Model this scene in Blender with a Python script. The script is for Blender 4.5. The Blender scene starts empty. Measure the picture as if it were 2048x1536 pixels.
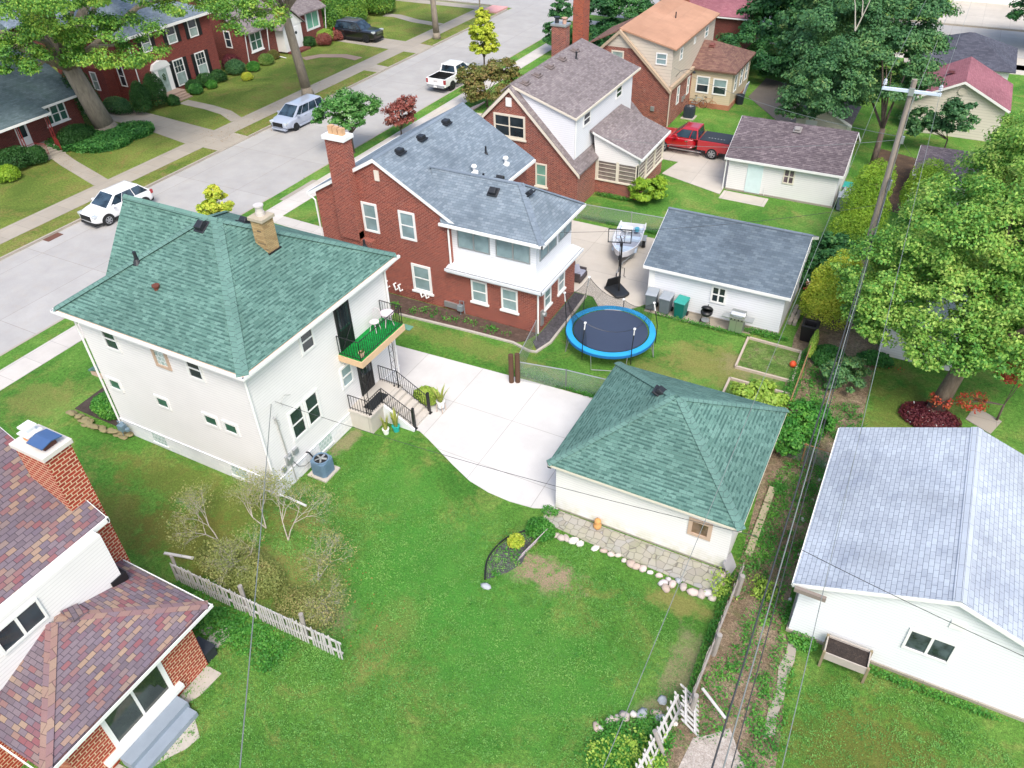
import bpy, math, random
import numpy as np
from mathutils import Vector, Matrix
R = math.radians
S = bpy.context.scene
C = S.collection

# ------------------------------------------------------------------ camera, sky, sun, exposure
FPX, YAW, PIT, ROL, CAMH = 1568.195, -0.50352, 0.67015, -0.031694, 23.0
_f = Vector((math.sin(YAW)*math.cos(PIT), math.cos(YAW)*math.cos(PIT), -math.sin(PIT)))
_r = Vector((math.cos(YAW), -math.sin(YAW), 0)); _u = _r.cross(_f)
RT = _r*math.cos(ROL) + _u*math.sin(ROL); UP = -_r*math.sin(ROL) + _u*math.cos(ROL); FW = _f
cd = bpy.data.cameras.new("camera"); cam = bpy.data.objects.new("camera", cd); C.objects.link(cam)
cam.matrix_world = Matrix(((RT.x, UP.x, -FW.x, 0), (RT.y, UP.y, -FW.y, 0), (RT.z, UP.z, -FW.z, CAMH), (0, 0, 0, 1)))
cd.sensor_width = 36; cd.lens = 36*FPX/2048; cd.clip_end = 2000; cd.clip_start = .1
S.camera = cam
SUN_EL, SUN_DX, SUN_DY = R(54), 0.8, -1.0
w = bpy.data.worlds.new("World"); S.world = w; w.use_nodes = True
sky = w.node_tree.nodes.new("ShaderNodeTexSky"); sky.sky_type = 'NISHITA'; sky.sun_disc = False
sky.sun_elevation = SUN_EL; sky.sun_rotation = math.atan2(SUN_DX, SUN_DY); sky.air_density = 1.0; sky.dust_density = 3.5; sky.ozone_density = 1.0
bg = w.node_tree.nodes["Background"]; bg.inputs[1].default_value = 0.15
w.node_tree.links.new(sky.outputs[0], bg.inputs[0])
sl = bpy.data.lights.new("sun", 'SUN'); sl.energy = 1.3; sl.angle = R(22); sl.color = (1, .96, .9)
so = bpy.data.objects.new("sun", sl); C.objects.link(so)
h_ = math.hypot(SUN_DX, SUN_DY)
sd = Vector((SUN_DX/h_*math.cos(SUN_EL), SUN_DY/h_*math.cos(SUN_EL), math.sin(SUN_EL)))
so.rotation_euler = sd.to_track_quat('Z', 'Y').to_euler(); so.location = (0, 0, 60)
S.view_settings.view_transform = 'Standard'; S.view_settings.look = 'None'; S.view_settings.gamma = 1
S.view_settings.exposure = 1.02

# ------------------------------------------------------------------ helpers
def G(px, py, z=0.0):
    """point of the photograph (2048 x 1536) on the horizontal plane at height z"""
    d = RT*(px-1024)/FPX - UP*(py-768)/FPX + FW
    return Vector((0, 0, CAMH)) + d*((z-CAMH)/d.z)
def G2(px, py, z=0.0):
    g = G(px, py, z); return (g.x, g.y)
def hexc(h, k=.85):
    h = h.lstrip('#'); c = [int(h[i:i+2], 16)/255 for i in (0, 2, 4)]
    return tuple((x/12.92 if x <= .04045 else ((x+.055)/1.055)**2.4)*k for x in c) + (1,)

class MB:
    def __init__(s): s.v = []; s.f = []; s.m = []; s.mi = 0
    def add(s, vs, fs, M=None):
        o = len(s.v)
        s.v += [tuple(M @ Vector(p)) if M else tuple(p) for p in vs]
        s.f += [tuple(i+o for i in f) for f in fs]; s.m += [s.mi]*len(fs); return s
    def box(s, x0, x1, y0, y1, z0, z1, M=None):
        x0, x1 = min(x0, x1), max(x0, x1); y0, y1 = min(y0, y1), max(y0, y1); z0, z1 = min(z0, z1), max(z0, z1)
        return s.add([(x0,y0,z0),(x1,y0,z0),(x1,y1,z0),(x0,y1,z0),(x0,y0,z1),(x1,y0,z1),(x1,y1,z1),(x0,y1,z1)],
                     [(0,3,2,1),(4,5,6,7),(0,1,5,4),(1,2,6,5),(2,3,7,6),(3,0,4,7)], M)
    def poly(s, pts): return s.add(pts, [tuple(range(len(pts)))])
    def prism(s, pts, z0, z1, M=None):
        a = sum(pts[i][0]*pts[(i+1) % len(pts)][1]-pts[(i+1) % len(pts)][0]*pts[i][1] for i in range(len(pts)))
        if a < 0: pts = pts[::-1]
        n = len(pts)
        return s.add([(p[0], p[1], z0) for p in pts]+[(p[0], p[1], z1) for p in pts],
                     [tuple(range(n))[::-1], tuple(range(n, 2*n))]+[(i, (i+1) % n, n+(i+1) % n, n+i) for i in range(n)], M)
    def slab(s, pts, t=.08):
        n = len(pts)
        nz = sum((Vector(pts[(i+1) % n])-Vector(pts[0])).cross(Vector(pts[(i+2) % n])-Vector(pts[0])).z for i in range(n-2))
        if nz < 0: pts = pts[::-1]
        return s.add([tuple(p) for p in pts]+[(p[0], p[1], p[2]-t) for p in pts],
                     [tuple(range(n)), tuple(range(n, 2*n))[::-1]]+[(i, n+i, n+(i+1) % n, (i+1) % n) for i in range(n)])
    def wallpoly(s, axis, P, pts, t):
        """upright slab: outline (u,z) in the plane y=P ('S') or x=P ('E'), t thick behind the face"""
        n = len(pts)
        if axis == 'S':
            a = [(u, P, z) for u, z in pts]; b = [(u, P+t, z) for u, z in pts]
        else:
            a = [(P, u, z) for u, z in pts]; b = [(P-t, u, z) for u, z in pts]
        ar = sum(pts[i][0]*pts[(i+1) % n][1]-pts[(i+1) % n][0]*pts[i][1] for i in range(n))
        fl = ar < 0
        F = [tuple(range(n)), tuple(range(n, 2*n))[::-1]]+[(i, n+i, n+(i+1) % n, (i+1) % n) for i in range(n)]
        if fl: F = [f[::-1] for f in F]
        return s.add(a+b, F)
    def tube(s, pts, r, n=6, r1=None, caps=True):
        pts = [Vector(p) for p in pts]; L = len(pts); rings = []
        for i, p in enumerate(pts):
            d = (pts[min(i+1, L-1)]-pts[max(i-1, 0)])
            d = d.normalized() if d.length > 1e-9 else Vector((0, 0, 1))
            a = d.orthogonal().normalized() if abs(d.z) > .99 else d.cross(Vector((0, 0, 1))).normalized()
            b = d.cross(a); rr = r if r1 is None else r+(r1-r)*i/(L-1)
            rings.append([p+a*rr*math.cos(2*math.pi*k/n)+b*rr*math.sin(2*math.pi*k/n) for k in range(n)])
        vs = [v for q in rings for v in q]
        fs = [(i*n+k, i*n+(k+1) % n, (i+1)*n+(k+1) % n, (i+1)*n+k) for i in range(L-1) for k in range(n)]
        if caps: fs += [tuple(range(n))[::-1], tuple(range((L-1)*n, L*n))]
        return s.add(vs, fs)
    def cyl(s, c, r, h, n=20, r1=None, M=None):
        r1 = r if r1 is None else r1; x, y, z = c
        vs = [(x+r*math.cos(2*math.pi*k/n), y+r*math.sin(2*math.pi*k/n), z) for k in range(n)]+[(x+r1*math.cos(2*math.pi*k/n), y+r1*math.sin(2*math.pi*k/n), z+h) for k in range(n)]
        return s.add(vs, [tuple(range(n))[::-1], tuple(range(n, 2*n))]+[(k, (k+1) % n, n+(k+1) % n, n+k) for k in range(n)], M)
    def lathe(s, c, prof, n=20, M=None):
        x, y, z = c; vs = []; L = len(prof)
        for r, h in prof: vs += [(x+r*math.cos(2*math.pi*k/n), y+r*math.sin(2*math.pi*k/n), z+h) for k in range(n)]
        fs = [(i*n+k, i*n+(k+1) % n, (i+1)*n+(k+1) % n, (i+1)*n+k) for i in range(L-1) for k in range(n)]
        return s.add(vs, fs+[tuple(range(n))[::-1], tuple(range((L-1)*n, L*n))], M)
    def rock(s, c, rx, ry, rz, rnd, rot=0, rough=.18):
        vs = []; fs = []; n, m = 8, 5
        for j in range(1, m):
            th = math.pi*j/m
            for k in range(n):
                ph = 2*math.pi*k/n+rot; q = 1+rnd.uniform(-rough, rough)
                a, b = rx*math.sin(th)*math.cos(ph-rot)*q, ry*math.sin(th)*math.sin(ph-rot)*q
                vs.append((c[0]+a*math.cos(rot)-b*math.sin(rot), c[1]+a*math.sin(rot)+b*math.cos(rot), c[2]+rz*math.cos(th)*q))
        vs += [(c[0], c[1], c[2]+rz), (c[0], c[1], c[2]-rz)]; t, b = len(vs)-2, len(vs)-1
        for j in range(m-2):
            for k in range(n): fs.append((j*n+k, (j+1)*n+k, (j+1)*n+(k+1) % n, j*n+(k+1) % n))
        for k in range(n): fs.append((t, k, (k+1) % n)); fs.append((b, (m-2)*n+(k+1) % n, (m-2)*n+k))
        return s.add(vs, fs)
    def cap(s, p0, p1, wd=.17, drop=.09, lift=.03):
        """ridge or hip cap folded over the line p0-p1"""
        p0, p1 = Vector(p0), Vector(p1); d = (p1-p0).normalized(); a = Vector((d.y, -d.x, 0)).normalized()
        q = []
        for p in (p0, p1):
            q += [p+a*wd+Vector((0, 0, lift-drop)), p+Vector((0, 0, lift)), p-a*wd+Vector((0, 0, lift-drop)), p-Vector((0, 0, .05))]
        return s.add(q, [(0, 4, 5, 1), (1, 5, 6, 2), (2, 6, 7, 3), (3, 7, 4, 0), (0, 1, 2, 3), (7, 6, 5, 4)])

ORG = {}
def tagp(o, label=None, cat=None, group=None, kind=None):
    if label: o['label'] = label
    if cat: o['category'] = cat
    if group: o['group'] = group
    if kind: o['kind'] = kind
    return o
def thing(name, label, cat, loc=(0, 0, 0), group=None):
    o = bpy.data.objects.new(name, None); C.objects.link(o); o.location = loc; o.empty_display_size = .3
    ORG[o.name] = Vector(loc); return tagp(o, label, cat, group)
def obj(name, mb, mat, parent=None, smooth=False, bevel=0, label=None):
    V = np.array(mb.v, dtype=float).reshape(-1, 3)
    if parent is not None: org = ORG[parent.name]
    else: org = Vector(((V[:, 0].min()+V[:, 0].max())/2, (V[:, 1].min()+V[:, 1].max())/2, V[:, 2].min()))
    me = bpy.data.meshes.new(name); me.from_pydata((V-np.array(org)).tolist(), [], mb.f)
    mats = mat if isinstance(mat, (list, tuple)) else [mat]
    for m in mats: me.materials.append(m)
    if len(mats) > 1: me.polygons.foreach_set('material_index', mb.m)
    uv = me.uv_layers.new(name="UVMap"); data = np.zeros((len(me.loops), 2))
    Z = Vector((0, 0, 1))
    for p in me.polygons:
        n = p.normal
        if abs(n.z) > .985: u, v = Vector((1, 0, 0)), Vector((0, 1, 0))
        else: u = Z.cross(n).normalized(); v = n.cross(u)
        for li in p.loop_indices:
            q = mb.v[me.loops[li].vertex_index]; q = Vector(q); data[li] = (q.dot(u), q.dot(v))
    uv.data.foreach_set('uv', data.ravel())
    if smooth: me.polygons.foreach_set('use_smooth', [True]*len(me.polygons))
    o = bpy.data.objects.new(name, me); C.objects.link(o)
    if parent is not None: o.parent = parent; ORG[o.name] = org
    else: o.location = org; ORG[o.name] = org
    if bevel:
        b = o.modifiers.new('bevel', 'BEVEL'); b.width = bevel; b.segments = 2; b.limit_method = 'ANGLE'
    if label: o['label'] = label
    return o
def top(name, mb, mat, label, cat, group=None, kind=None, **k):
    return tagp(obj(name, mb, mat, None, **k), label, cat, group, kind)
def struct(name, mb, mat, **k):
    o = obj(name, mb, mat, None, **k); o['kind'] = 'structure'; return o
def dup(root, loc, rz=0, label=None, group=None, scale=None):
    r = root.copy(); C.objects.link(r); r.location = loc; r.rotation_euler = (0, 0, rz)
    if scale: r.scale = (scale,)*3
    if label: r['label'] = label
    if group: r['group'] = group
    for ch in [c for c in bpy.data.objects if c.parent == root]:
        c = ch.copy(); C.objects.link(c); c.parent = r
        for g in [q for q in bpy.data.objects if q.parent == ch]:
            d = g.copy(); C.objects.link(d); d.parent = c
    return r
def npmesh(name, V, Q, mat, parent=None):
    """mesh from numpy: V (n,3), Q (m,4) quads"""
    if parent is not None: org = np.array(ORG[parent.name])
    else: org = np.array([V[:, 0].mean(), V[:, 1].mean(), V[:, 2].min()])
    me = bpy.data.meshes.new(name); n = len(Q)
    me.vertices.add(len(V)); me.vertices.foreach_set('co', (V-org).ravel())
    me.loops.add(n*4); me.loops.foreach_set('vertex_index', Q.ravel())
    me.polygons.add(n); me.polygons.foreach_set('loop_start', np.arange(0, n*4, 4)); me.polygons.foreach_set('loop_total', np.full(n, 4))
    me.update(calc_edges=True); me.materials.append(mat)
    o = bpy.data.objects.new(name, me); C.objects.link(o)
    if parent is not None: o.parent = parent
    else: o.location = org
    ORG[o.name] = Vector(org); return o

# ------------------------------------------------------------------ materials
MATS = {}
class N:
    def __init__(s, name):
        s.m = bpy.data.materials.new(name); s.m.use_nodes = True; s.t = s.m.node_tree; s.b = s.t.nodes["Principled BSDF"]
    def n(s, typ, ins=None, **props):
        nd = s.t.nodes.new(typ)
        for k, v in props.items(): setattr(nd, k, v)
        for k, v in (ins or {}).items():
            if isinstance(v, bpy.types.NodeSocket): s.t.links.new(v, nd.inputs[k])
            else: nd.inputs[k].default_value = v
        return nd
    def set(s, k, v):
        if isinstance(v, bpy.types.NodeSocket): s.t.links.new(v, s.b.inputs[k])
        else: s.b.inputs[k].default_value = v
    def uv(s): return s.n("ShaderNodeUVMap").outputs[0]
    def pos(s): return s.n("ShaderNodeNewGeometry").outputs['Position']
    def noise(s, scale, detail=3, rough=.55, vec=None, dist=0):
        i = {'Scale': scale, 'Detail': detail, 'Roughness': rough, 'Distortion': dist}
        if vec is not None: i['Vector'] = vec
        return s.n("ShaderNodeTexNoise", i).outputs[0]
    def ramp(s, fac, stops, interp='LINEAR'):
        r = s.n("ShaderNodeValToRGB", {'Fac': fac}); cr = r.color_ramp; cr.interpolation = interp
        while len(cr.elements) < len(stops): cr.elements.new(.5)
        for e, (p, c) in zip(cr.elements, stops): e.position = p; e.color = c if isinstance(c, tuple) else hexc(c) if isinstance(c, str) else (c, c, c, 1)
        return r.outputs[0]
    def mix(s, fac, a, b, mode='MIX'):
        nd = s.t.nodes.new("ShaderNodeMix"); nd.data_type = 'RGBA'; nd.blend_type = mode
        for idx, v in ((0, fac), (6, a), (7, b)):
            if isinstance(v, bpy.types.NodeSocket): s.t.links.new(v, nd.inputs[idx])
            else: nd.inputs[idx].default_value = v
        return nd.outputs[2]
    def math(s, op, a, b=0.0, c=0.0):
        nd = s.t.nodes.new("ShaderNodeMath"); nd.operation = op
        for i, v in enumerate((a, b, c)):
            if isinstance(v, bpy.types.NodeSocket): s.t.links.new(v, nd.inputs[i])
            else: nd.inputs[i].default_value = v
        return nd.outputs[0]
    def bump(s, h, strength=.5, dist=.01): s.set('Normal', s.n("ShaderNodeBump", {'Height': h, 'Strength': strength, 'Distance': dist}).outputs[0])

def cached(f):
    def g(name, *a, **k):
        if name not in MATS: MATS[name] = f(name, *a, **k)
        return MATS[name]
    return g
@cached
def plain(name, col, rough=.6, metal=0, var=.12, scale=3., spec=.5, bump=0, coat=0):
    m = N(name); c = hexc(col) if isinstance(col, str) else col
    nz = m.noise(scale, 4, .6, m.pos())
    m.set('Base Color', m.mix(m.math('MULTIPLY', nz, 1.0), tuple(x*(1-var) for x in c[:3])+(1,), tuple(min(1, x*(1+var)) for x in c[:3])+(1,)))
    m.set('Roughness', rough); m.set('Metallic', metal); m.set('Specular IOR Level', spec)
    if coat: m.set('Coat Weight', coat); m.set('Coat Roughness', .05)
    if bump: m.bump(m.noise(scale*12, 4, .6, m.pos()), bump, .01)
    return m.m
@cached
def brickm(name, c1, c2, mort, c3=None, bw=.215, bh=.075, ms=.008):
    m = N(name); uv = m.uv()
    b = m.n("ShaderNodeTexBrick", {'Vector': uv, 'Color1': (0, 0, 0, 1), 'Color2': (1, 1, 1, 1), 'Mortar': (.5, .5, .5, 1), 'Scale': 1.0, 'Mortar Size': ms, 'Mortar Smooth': .3, 'Bias': 0., 'Brick Width': bw, 'Row Height': bh}, offset=.5)
    st = [(0, c1), (.55, c2)]+([(.93, c2), (1, c3)] if c3 else [])
    col = m.ramp(b.outputs[0], st)
    big = m.ramp(m.noise(.45, 4, .6, m.pos()), [(.25, .78), (.7, 1.08)]); col = m.mix(1.0, col, big, 'MULTIPLY')
    wear = m.ramp(m.noise(2.2, 5, .65, m.pos()), [(.62, 0), (.8, .35)]); col = m.mix(wear, col, hexc(mort))
    m.set('Base Color', m.mix(b.outputs[1], col, hexc(mort))); m.set('Roughness', .88)
    m.bump(m.math('SUBTRACT', m.noise(40, 2, .5, m.pos()), b.outputs[1]), .6, .01)
    return m.m
@cached
def shingle(name, stops, tab=.3, row=.14, band=None, stain=None, gap=.35):
    m = N(name); uv = m.uv()
    b = m.n("ShaderNodeTexBrick", {'Vector': uv, 'Color1': (0, 0, 0, 1), 'Color2': (1, 1, 1, 1), 'Mortar': (.5, .5, .5, 1), 'Scale': 1.0, 'Mortar Size': .008, 'Mortar Smooth': .2, 'Bias': 0., 'Brick Width': tab, 'Row Height': row}, offset=.5)
    col = m.ramp(b.outputs[0], stops, 'LINEAR')
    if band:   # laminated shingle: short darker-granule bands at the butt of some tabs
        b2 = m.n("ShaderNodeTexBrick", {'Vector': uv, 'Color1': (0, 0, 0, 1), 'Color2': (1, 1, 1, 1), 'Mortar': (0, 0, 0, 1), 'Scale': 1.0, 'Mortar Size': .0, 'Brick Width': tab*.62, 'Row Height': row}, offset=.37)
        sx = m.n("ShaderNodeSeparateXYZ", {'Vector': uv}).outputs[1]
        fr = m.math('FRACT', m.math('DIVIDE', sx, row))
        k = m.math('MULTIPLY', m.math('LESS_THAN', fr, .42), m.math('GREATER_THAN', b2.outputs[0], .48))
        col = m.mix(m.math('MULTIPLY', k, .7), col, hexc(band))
    gr = m.ramp(m.noise(60, 2, .7, m.pos()), [(.3, .85), (.7, 1.12)]); col = m.mix(1., col, gr, 'MULTIPLY')
    big = m.ramp(m.noise(.35, 4, .6, m.pos(), .3), [(.3, .8), (.72, 1.1)]); col = m.mix(1., col, big, 'MULTIPLY')
    if stain: col = m.mix(m.ramp(m.noise(.55, 5, .62, m.pos(), .4), [(.5, 0), (.72, .7)]), col, hexc(stain))
    col = m.mix(m.math('MULTIPLY', b.outputs[1], gap), col, (.02, .02, .025, 1))
    m.set('Base Color', col); m.set('Roughness', .93); m.set('Specular IOR Level', .25)
    sy = m.n("ShaderNodeSeparateXYZ", {'Vector': uv}).outputs[1]
    hh = m.math('SUBTRACT', 1.0, m.math('FRACT', m.math('DIVIDE', sy, row)))
    m.bump(m.math('SUBTRACT', hh, b.outputs[1]), .55, .02)
    return m.m
@cached
def siding(name, col, pitch=.11, dirt=None, vert=False):
    m = N(name); s = m.n("ShaderNodeSeparateXYZ", {'Vector': m.uv()}).outputs[0 if vert else 1]
    fr = m.math('FRACT', m.math('DIVIDE', s, pitch)); c = hexc(col) if isinstance(col, str) else col
    nz = m.noise(.9, 4, .6, m.pos()); cc = m.mix(nz, tuple(x*.88 for x in c[:3])+(1,), c)
    if dirt:
        z = m.n("ShaderNodeSeparateXYZ", {'Vector': m.pos()}).outputs[2]
        k = m.math('MULTIPLY', m.ramp(z, [(0, .75), (.8, 0)]), m.ramp(m.noise(3, 5, .6, m.pos()), [(.35, 0), (.65, 1)])); cc = m.mix(k, cc, hexc(dirt))
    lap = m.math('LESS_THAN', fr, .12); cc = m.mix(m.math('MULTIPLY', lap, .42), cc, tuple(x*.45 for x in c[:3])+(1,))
    m.set('Base Color', cc); m.set('Roughness', .55)
    m.bump(m.math('SUBTRACT', 1., fr), .5, .015); return m.m
@cached
def concrete(name, col, jx=1.5, jy=1.5, off=(0, 0), stain=.5, joint='#6f6a60', jw=.02, warm='#b7a68a'):
    m = N(name); mp = m.n("ShaderNodeMapping", {'Vector': m.uv(), 'Location': (off[0], off[1], 0)}).outputs[0]
    b = m.n("ShaderNodeTexBrick", {'Vector': mp, 'Color1': (0, 0, 0, 1), 'Color2': (1, 1, 1, 1), 'Mortar': (.5, .5, .5, 1), 'Scale': 1., 'Mortar Size': jw/2, 'Mortar Smooth': .4, 'Brick Width': jx, 'Row Height': jy}, offset=0.)
    c = hexc(col); k = m.ramp(b.outputs[0], [(0, .93), (1, 1.03)])
    cc = m.mix(1., c, k, 'MULTIPLY')
    cc = m.mix(1., cc, m.ramp(m.noise(.6, 5, .65, m.pos(), .2), [(.3, .88), (.7, 1.04)]), 'MULTIPLY')
    cc = m.mix(m.math('MULTIPLY', m.ramp(m.noise(1.7, 6, .7, m.pos(), .5), [(.5, 0), (.85, .6)]), stain), cc, hexc(warm))
    cc = m.mix(1., cc, m.ramp(m.noise(35, 3, .7, m.pos()), [(.3, .93), (.7, 1.05)]), 'MULTIPLY')
    cc = m.mix(m.math('MULTIPLY', b.outputs[1], .7), cc, hexc(joint))
    m.set('Base Color', cc); m.set('Roughness', .9); m.bump(m.noise(30, 4, .7, m.pos()), .25, .006); return m.m
@cached
def leafm(name, stops, patch=.35, trans=.3, rough=.55):
    """leaf colours: random from leaf to leaf, drifting in patches through the crown"""
    m = N(name); rnd = m.n("ShaderNodeNewGeometry").outputs['Random Per Island']
    f = m.math('ADD', m.math('MULTIPLY', rnd, .5), m.math('MULTIPLY', m.ramp(m.noise(patch, 3, .6, m.pos()), [(.3, 0), (.7, 1)]), .5))
    col = m.ramp(f, stops); m.set('Base Color', col); m.set('Roughness', rough); m.set('Specular IOR Level', .35)
    tr = m.n("ShaderNodeBsdfTranslucent", {'Color': col}); mx = m.n("ShaderNodeMixShader", {0: trans, 1: m.b.outputs[0], 2: tr.outputs[0]})
    out = m.t.nodes["Material Output"]; m.t.links.new(mx.outputs[0], out.inputs[0]); return m.m
@cached
def glass(name, col='#20292c', var=.8, rough=.06, sc=.9):
    m = N(name); c = hexc(col)
    cc = m.mix(m.ramp(m.noise(sc, 3, .5, m.pos()), [(.35, 0), (.65, 1)]), c, tuple(min(1, x*(1+var)+.012) for x in c[:3])+(1,))
    m.set('Base Color', cc); m.set('Roughness', rough); m.set('Specular IOR Level', .8); return m.m
@cached
def seethru(name, col, alpha=.35, pitch=.05):
    m = N(name); uv = m.uv(); s = m.n("ShaderNodeSeparateXYZ", {'Vector': uv})
    a = m.math('ADD', s.outputs[0], s.outputs[1]); b = m.math('SUBTRACT', s.outputs[0], s.outputs[1])
    f = lambda q: m.math('LESS_THAN', m.math('FRACT', m.math('DIVIDE', q, pitch)), alpha/2)
    k = m.math('MAXIMUM', f(a), f(b)); m.set('Base Color', hexc(col)); m.set('Roughness', .5); m.set('Alpha', k); return m.m
@cached
def bark(name, c1, c2, sc=6):
    m = N(name); mp = m.n("ShaderNodeMapping", {'Vector': m.pos(), 'Scale': (1, 1, .25)}).outputs[0]
    nz = m.noise(sc, 6, .7, mp, .5); m.set('Base Color', m.ramp(nz, [(.3, c1), (.7, c2)])); m.set('Roughness', .95)
    m.bump(nz, .9, .04); return m.m
@cached
def soil(name, c1, c2, c3, sc=1.2):
    m = N(name); a = m.ramp(m.noise(sc, 6, .7, m.pos(), .5), [(.3, c1), (.55, c2), (.75, c3)])
    a = m.mix(1., a, m.ramp(m.noise(28, 4, .75, m.pos()), [(.3, .6), (.7, 1.35)]), 'MULTIPLY')
    m.set('Base Color', a); m.set('Roughness', .97); m.bump(m.noise(20, 5, .8, m.pos()), .9, .04); return m.m
# ------------------------------------------------------------------ grass and ground
@cached
def grassm(name, dark, mid, light, dry, dryamt=.5, patches=(), dirt='#b39d82', sc=.28):
    m = N(name); P = m.pos()
    base = m.ramp(m.noise(sc, 5, .62, P, .6), [(.3, dark), (.5, mid), (.7, light)])
    d = m.ramp(m.noise(sc*2.1, 6, .68, m.n("ShaderNodeMapping", {'Vector': P, 'Location': (31, 7, 0)}).outputs[0], .8), [(.5, 0), (.7, 1)])
    col = m.mix(m.math('MULTIPLY', d, dryamt), base, hexc(dry))
    tuft = m.ramp(m.noise(7, 5, .8, P), [(.32, .6), (.5, 1.), (.68, 1.5)]); col = m.mix(1., col, tuft, 'MULTIPLY')
    fine = m.ramp(m.noise(26, 3, .8, P), [(.3, .55), (.7, 1.55)]); col = m.mix(1., col, fine, 'MULTIPLY')
    wob = m.noise(1.3, 5, .7, P)
    for (cx, cy, rx, ry, kind, amt) in patches:
        q = m.n("ShaderNodeMapping", {'Vector': P, 'Location': (-cx/rx, -cy/ry, 0), 'Scale': (1/rx, 1/ry, 0)}).outputs[0]
        L = m.n("ShaderNodeVectorMath", {0: q}, operation='LENGTH').outputs[1]
        k = m.math('ADD', L, m.math('MULTIPLY', m.math('SUBTRACT', wob, .5), 2.2))
        k = m.math('MULTIPLY', m.ramp(k, [(.55, 1), (1., 0)]), amt)
        tgt = {'dirt': dirt, 'dry': dry, 'lush': '#569c3e', 'olive': '#7d7a3c'}[kind]
        tc = m.mix(1., hexc(tgt), m.ramp(m.noise(14, 4, .8, P), [(.3, .65), (.7, 1.3)]), 'MULTIPLY')
        col = m.mix(k, col, tc)
    m.set('Base Color', col); m.set('Roughness', .95); m.set('Specular IOR Level', .15)
    m.bump(m.math('ADD', m.noise(9, 5, .8, P), m.noise(30, 3, .8, P)), 1., .06); return m.m

west_grass = grassm('west_grass', '#566f2e', '#72853c', '#8a984a', '#8f7d4e', .7, sc=.22)
verge_grass = grassm('verge_grass', '#53732c', '#75843c', '#87904a', '#97805a', .85, sc=.4)
north_grass = grassm('north_grass', '#50772f', '#6c8c3c', '#839c4a', '#938c55', .5)
yp = [(-8.0, 16.15, 1.9, .85, 'dirt', 1.), (-9.6, 16.3, .7, 1.3, 'olive', .5), (-3.2, 17.2, 1.4, .6, 'dry', .8), (-2.3, 14.8, .7, 1.7, 'dirt', .6), (-2.4, 12.6, .8, 1.2, 'dirt', .6),
      (-17.4, 14.2, 1.5, .7, 'dry', .8), (-22, 13.6, 6, 1.3, 'olive', .55), (-20.2, 11.6, 3.8, 1.6, 'olive', .8), (-16, 12, 2.4, 1.7, 'dry', .7), (-13.8, 11.4, 1.5, 1.1, 'dirt', .6), (-24.5, 11, 3, 1.6, 'olive', .6),
      (-28.5, 10.5, 3, 2.5, 'dry', .6), (-29.5, 9.5, 1.8, 1.2, 'dirt', .6), (-12, 14, 3.6, 3.4, 'lush', .8), (-7, 12.5, 4.2, 3, 'lush', .75), (-15, 17.2, 2.6, 1.7, 'lush', .6),
      (-6, 31, 2.6, 2, 'dry', .65), (-8.4, 29.2, 1.6, 1.2, 'dry', .5), (-17.2, 27.2, 5, .8, 'dry', .4), (-33.6, 14.6, 2.2, 1.6, 'dry', .45), (-18.6, 18.6, .5, 1.2, 'dirt', .6),
      (-8.5, 43.6, 2.5, 1.2, 'dry', .5), (-4.5, 31.5, 1.6, 1.1, 'dirt', .35), (3.8, 14.2, 3.2, 2.4, 'olive', .7), (7.5, 13.5, 2.5, 3, 'dry', .5), (2.6, 31, 2, 3, 'olive', .5), (-11.4, 11.4, .9, 2.4, 'dry', .35)]
yard_grass = grassm('yard_grass', '#43792d', '#5e8f3a', '#7ba24b', '#9c9558', .62, yp)

# the ground sheet reaches the horizon; the lots lie a kerb's height above the street bed
g = MB(); g.poly([(-900, -400, -.16), (900, -400, -.16), (900, 1500, -.16), (-900, 1500, -.16)]); struct('ground', g, north_grass)
SX0, SX1, SY0, SY1 = -47.9, -38.6, 90.0, 100.5
g = MB(); g.prism([(SX1+.15, -60), (140, -60), (140, SY0), (SX1+.15, SY0)], -.3, 0); struct('lawn', g, yard_grass)
g = MB(); g.prism([(-49.6, -60), (-49.6, 89), (-120, 89), (-120, -60)], -.3, 0); struct('lawn', g, west_grass)
g = MB(); g.prism([(-120, SY1+.2), (140, SY1+.2), (140, 220), (-120, 220)], -.3, 0); struct('lawn', g, north_grass)
conc_street = concrete('street_concrete', '#b2b0ad', 4.6, 6.1, (0.4, 0), .45, '#837c70', .035)
conc_old = concrete('old_concrete', '#aaa295', 1.55, 1.55, (0, .3), .6)
conc_new = concrete('new_concrete', '#d3d1cd', 3.05, 3.0, (.55, .95), .12, '#8f8a80', .03)
conc_mid = concrete('drive_concrete', '#c9c2b6', 2.6, 3.1, (.3, .5), .4)
conc_walk = concrete('walk_concrete', '#cfcac3', 1.55, 1.55, (0, .5), .2)
g = MB(); g.prism([(SX0, -60), (SX1, -60), (SX1, SY0), (SX0, SY0)], -.5, -.13); g.prism([(-120, SY0), (140, SY0), (140, SY1), (-120, SY1)], -.5, -.13)
struct('street', g, conc_street)
kerbm = concrete('kerb_concrete', '#b3ab9e', 3.0, 3.0, (0, 0), .6)
aprons_w, aprons_e = [(41.2, 44.6), (69.2, 72.3)], [(36.4, 40.0), (26.5, 28.7), (62.6, 66.0)]
def kerb_runs(aprons, y0, y1):
    ys = [y0]; out = []
    for a, b in sorted(aprons): out.append((ys[-1], a)); ys.append(b)
    out.append((ys[-1], y1)); return out
for (x0, x1, ap) in ((SX0-.16, SX0, aprons_w), (SX1, SX1+.15, aprons_e)):
    g = MB()
    for a, b in kerb_runs(ap, -60, SY0-1.2): g.box(x0, x1, a, b, -.4, .012)
    for a, b in ap: g.box(x0, x1, a, b, -.4, -.07)
    struct('kerb', g, kerbm)
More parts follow.
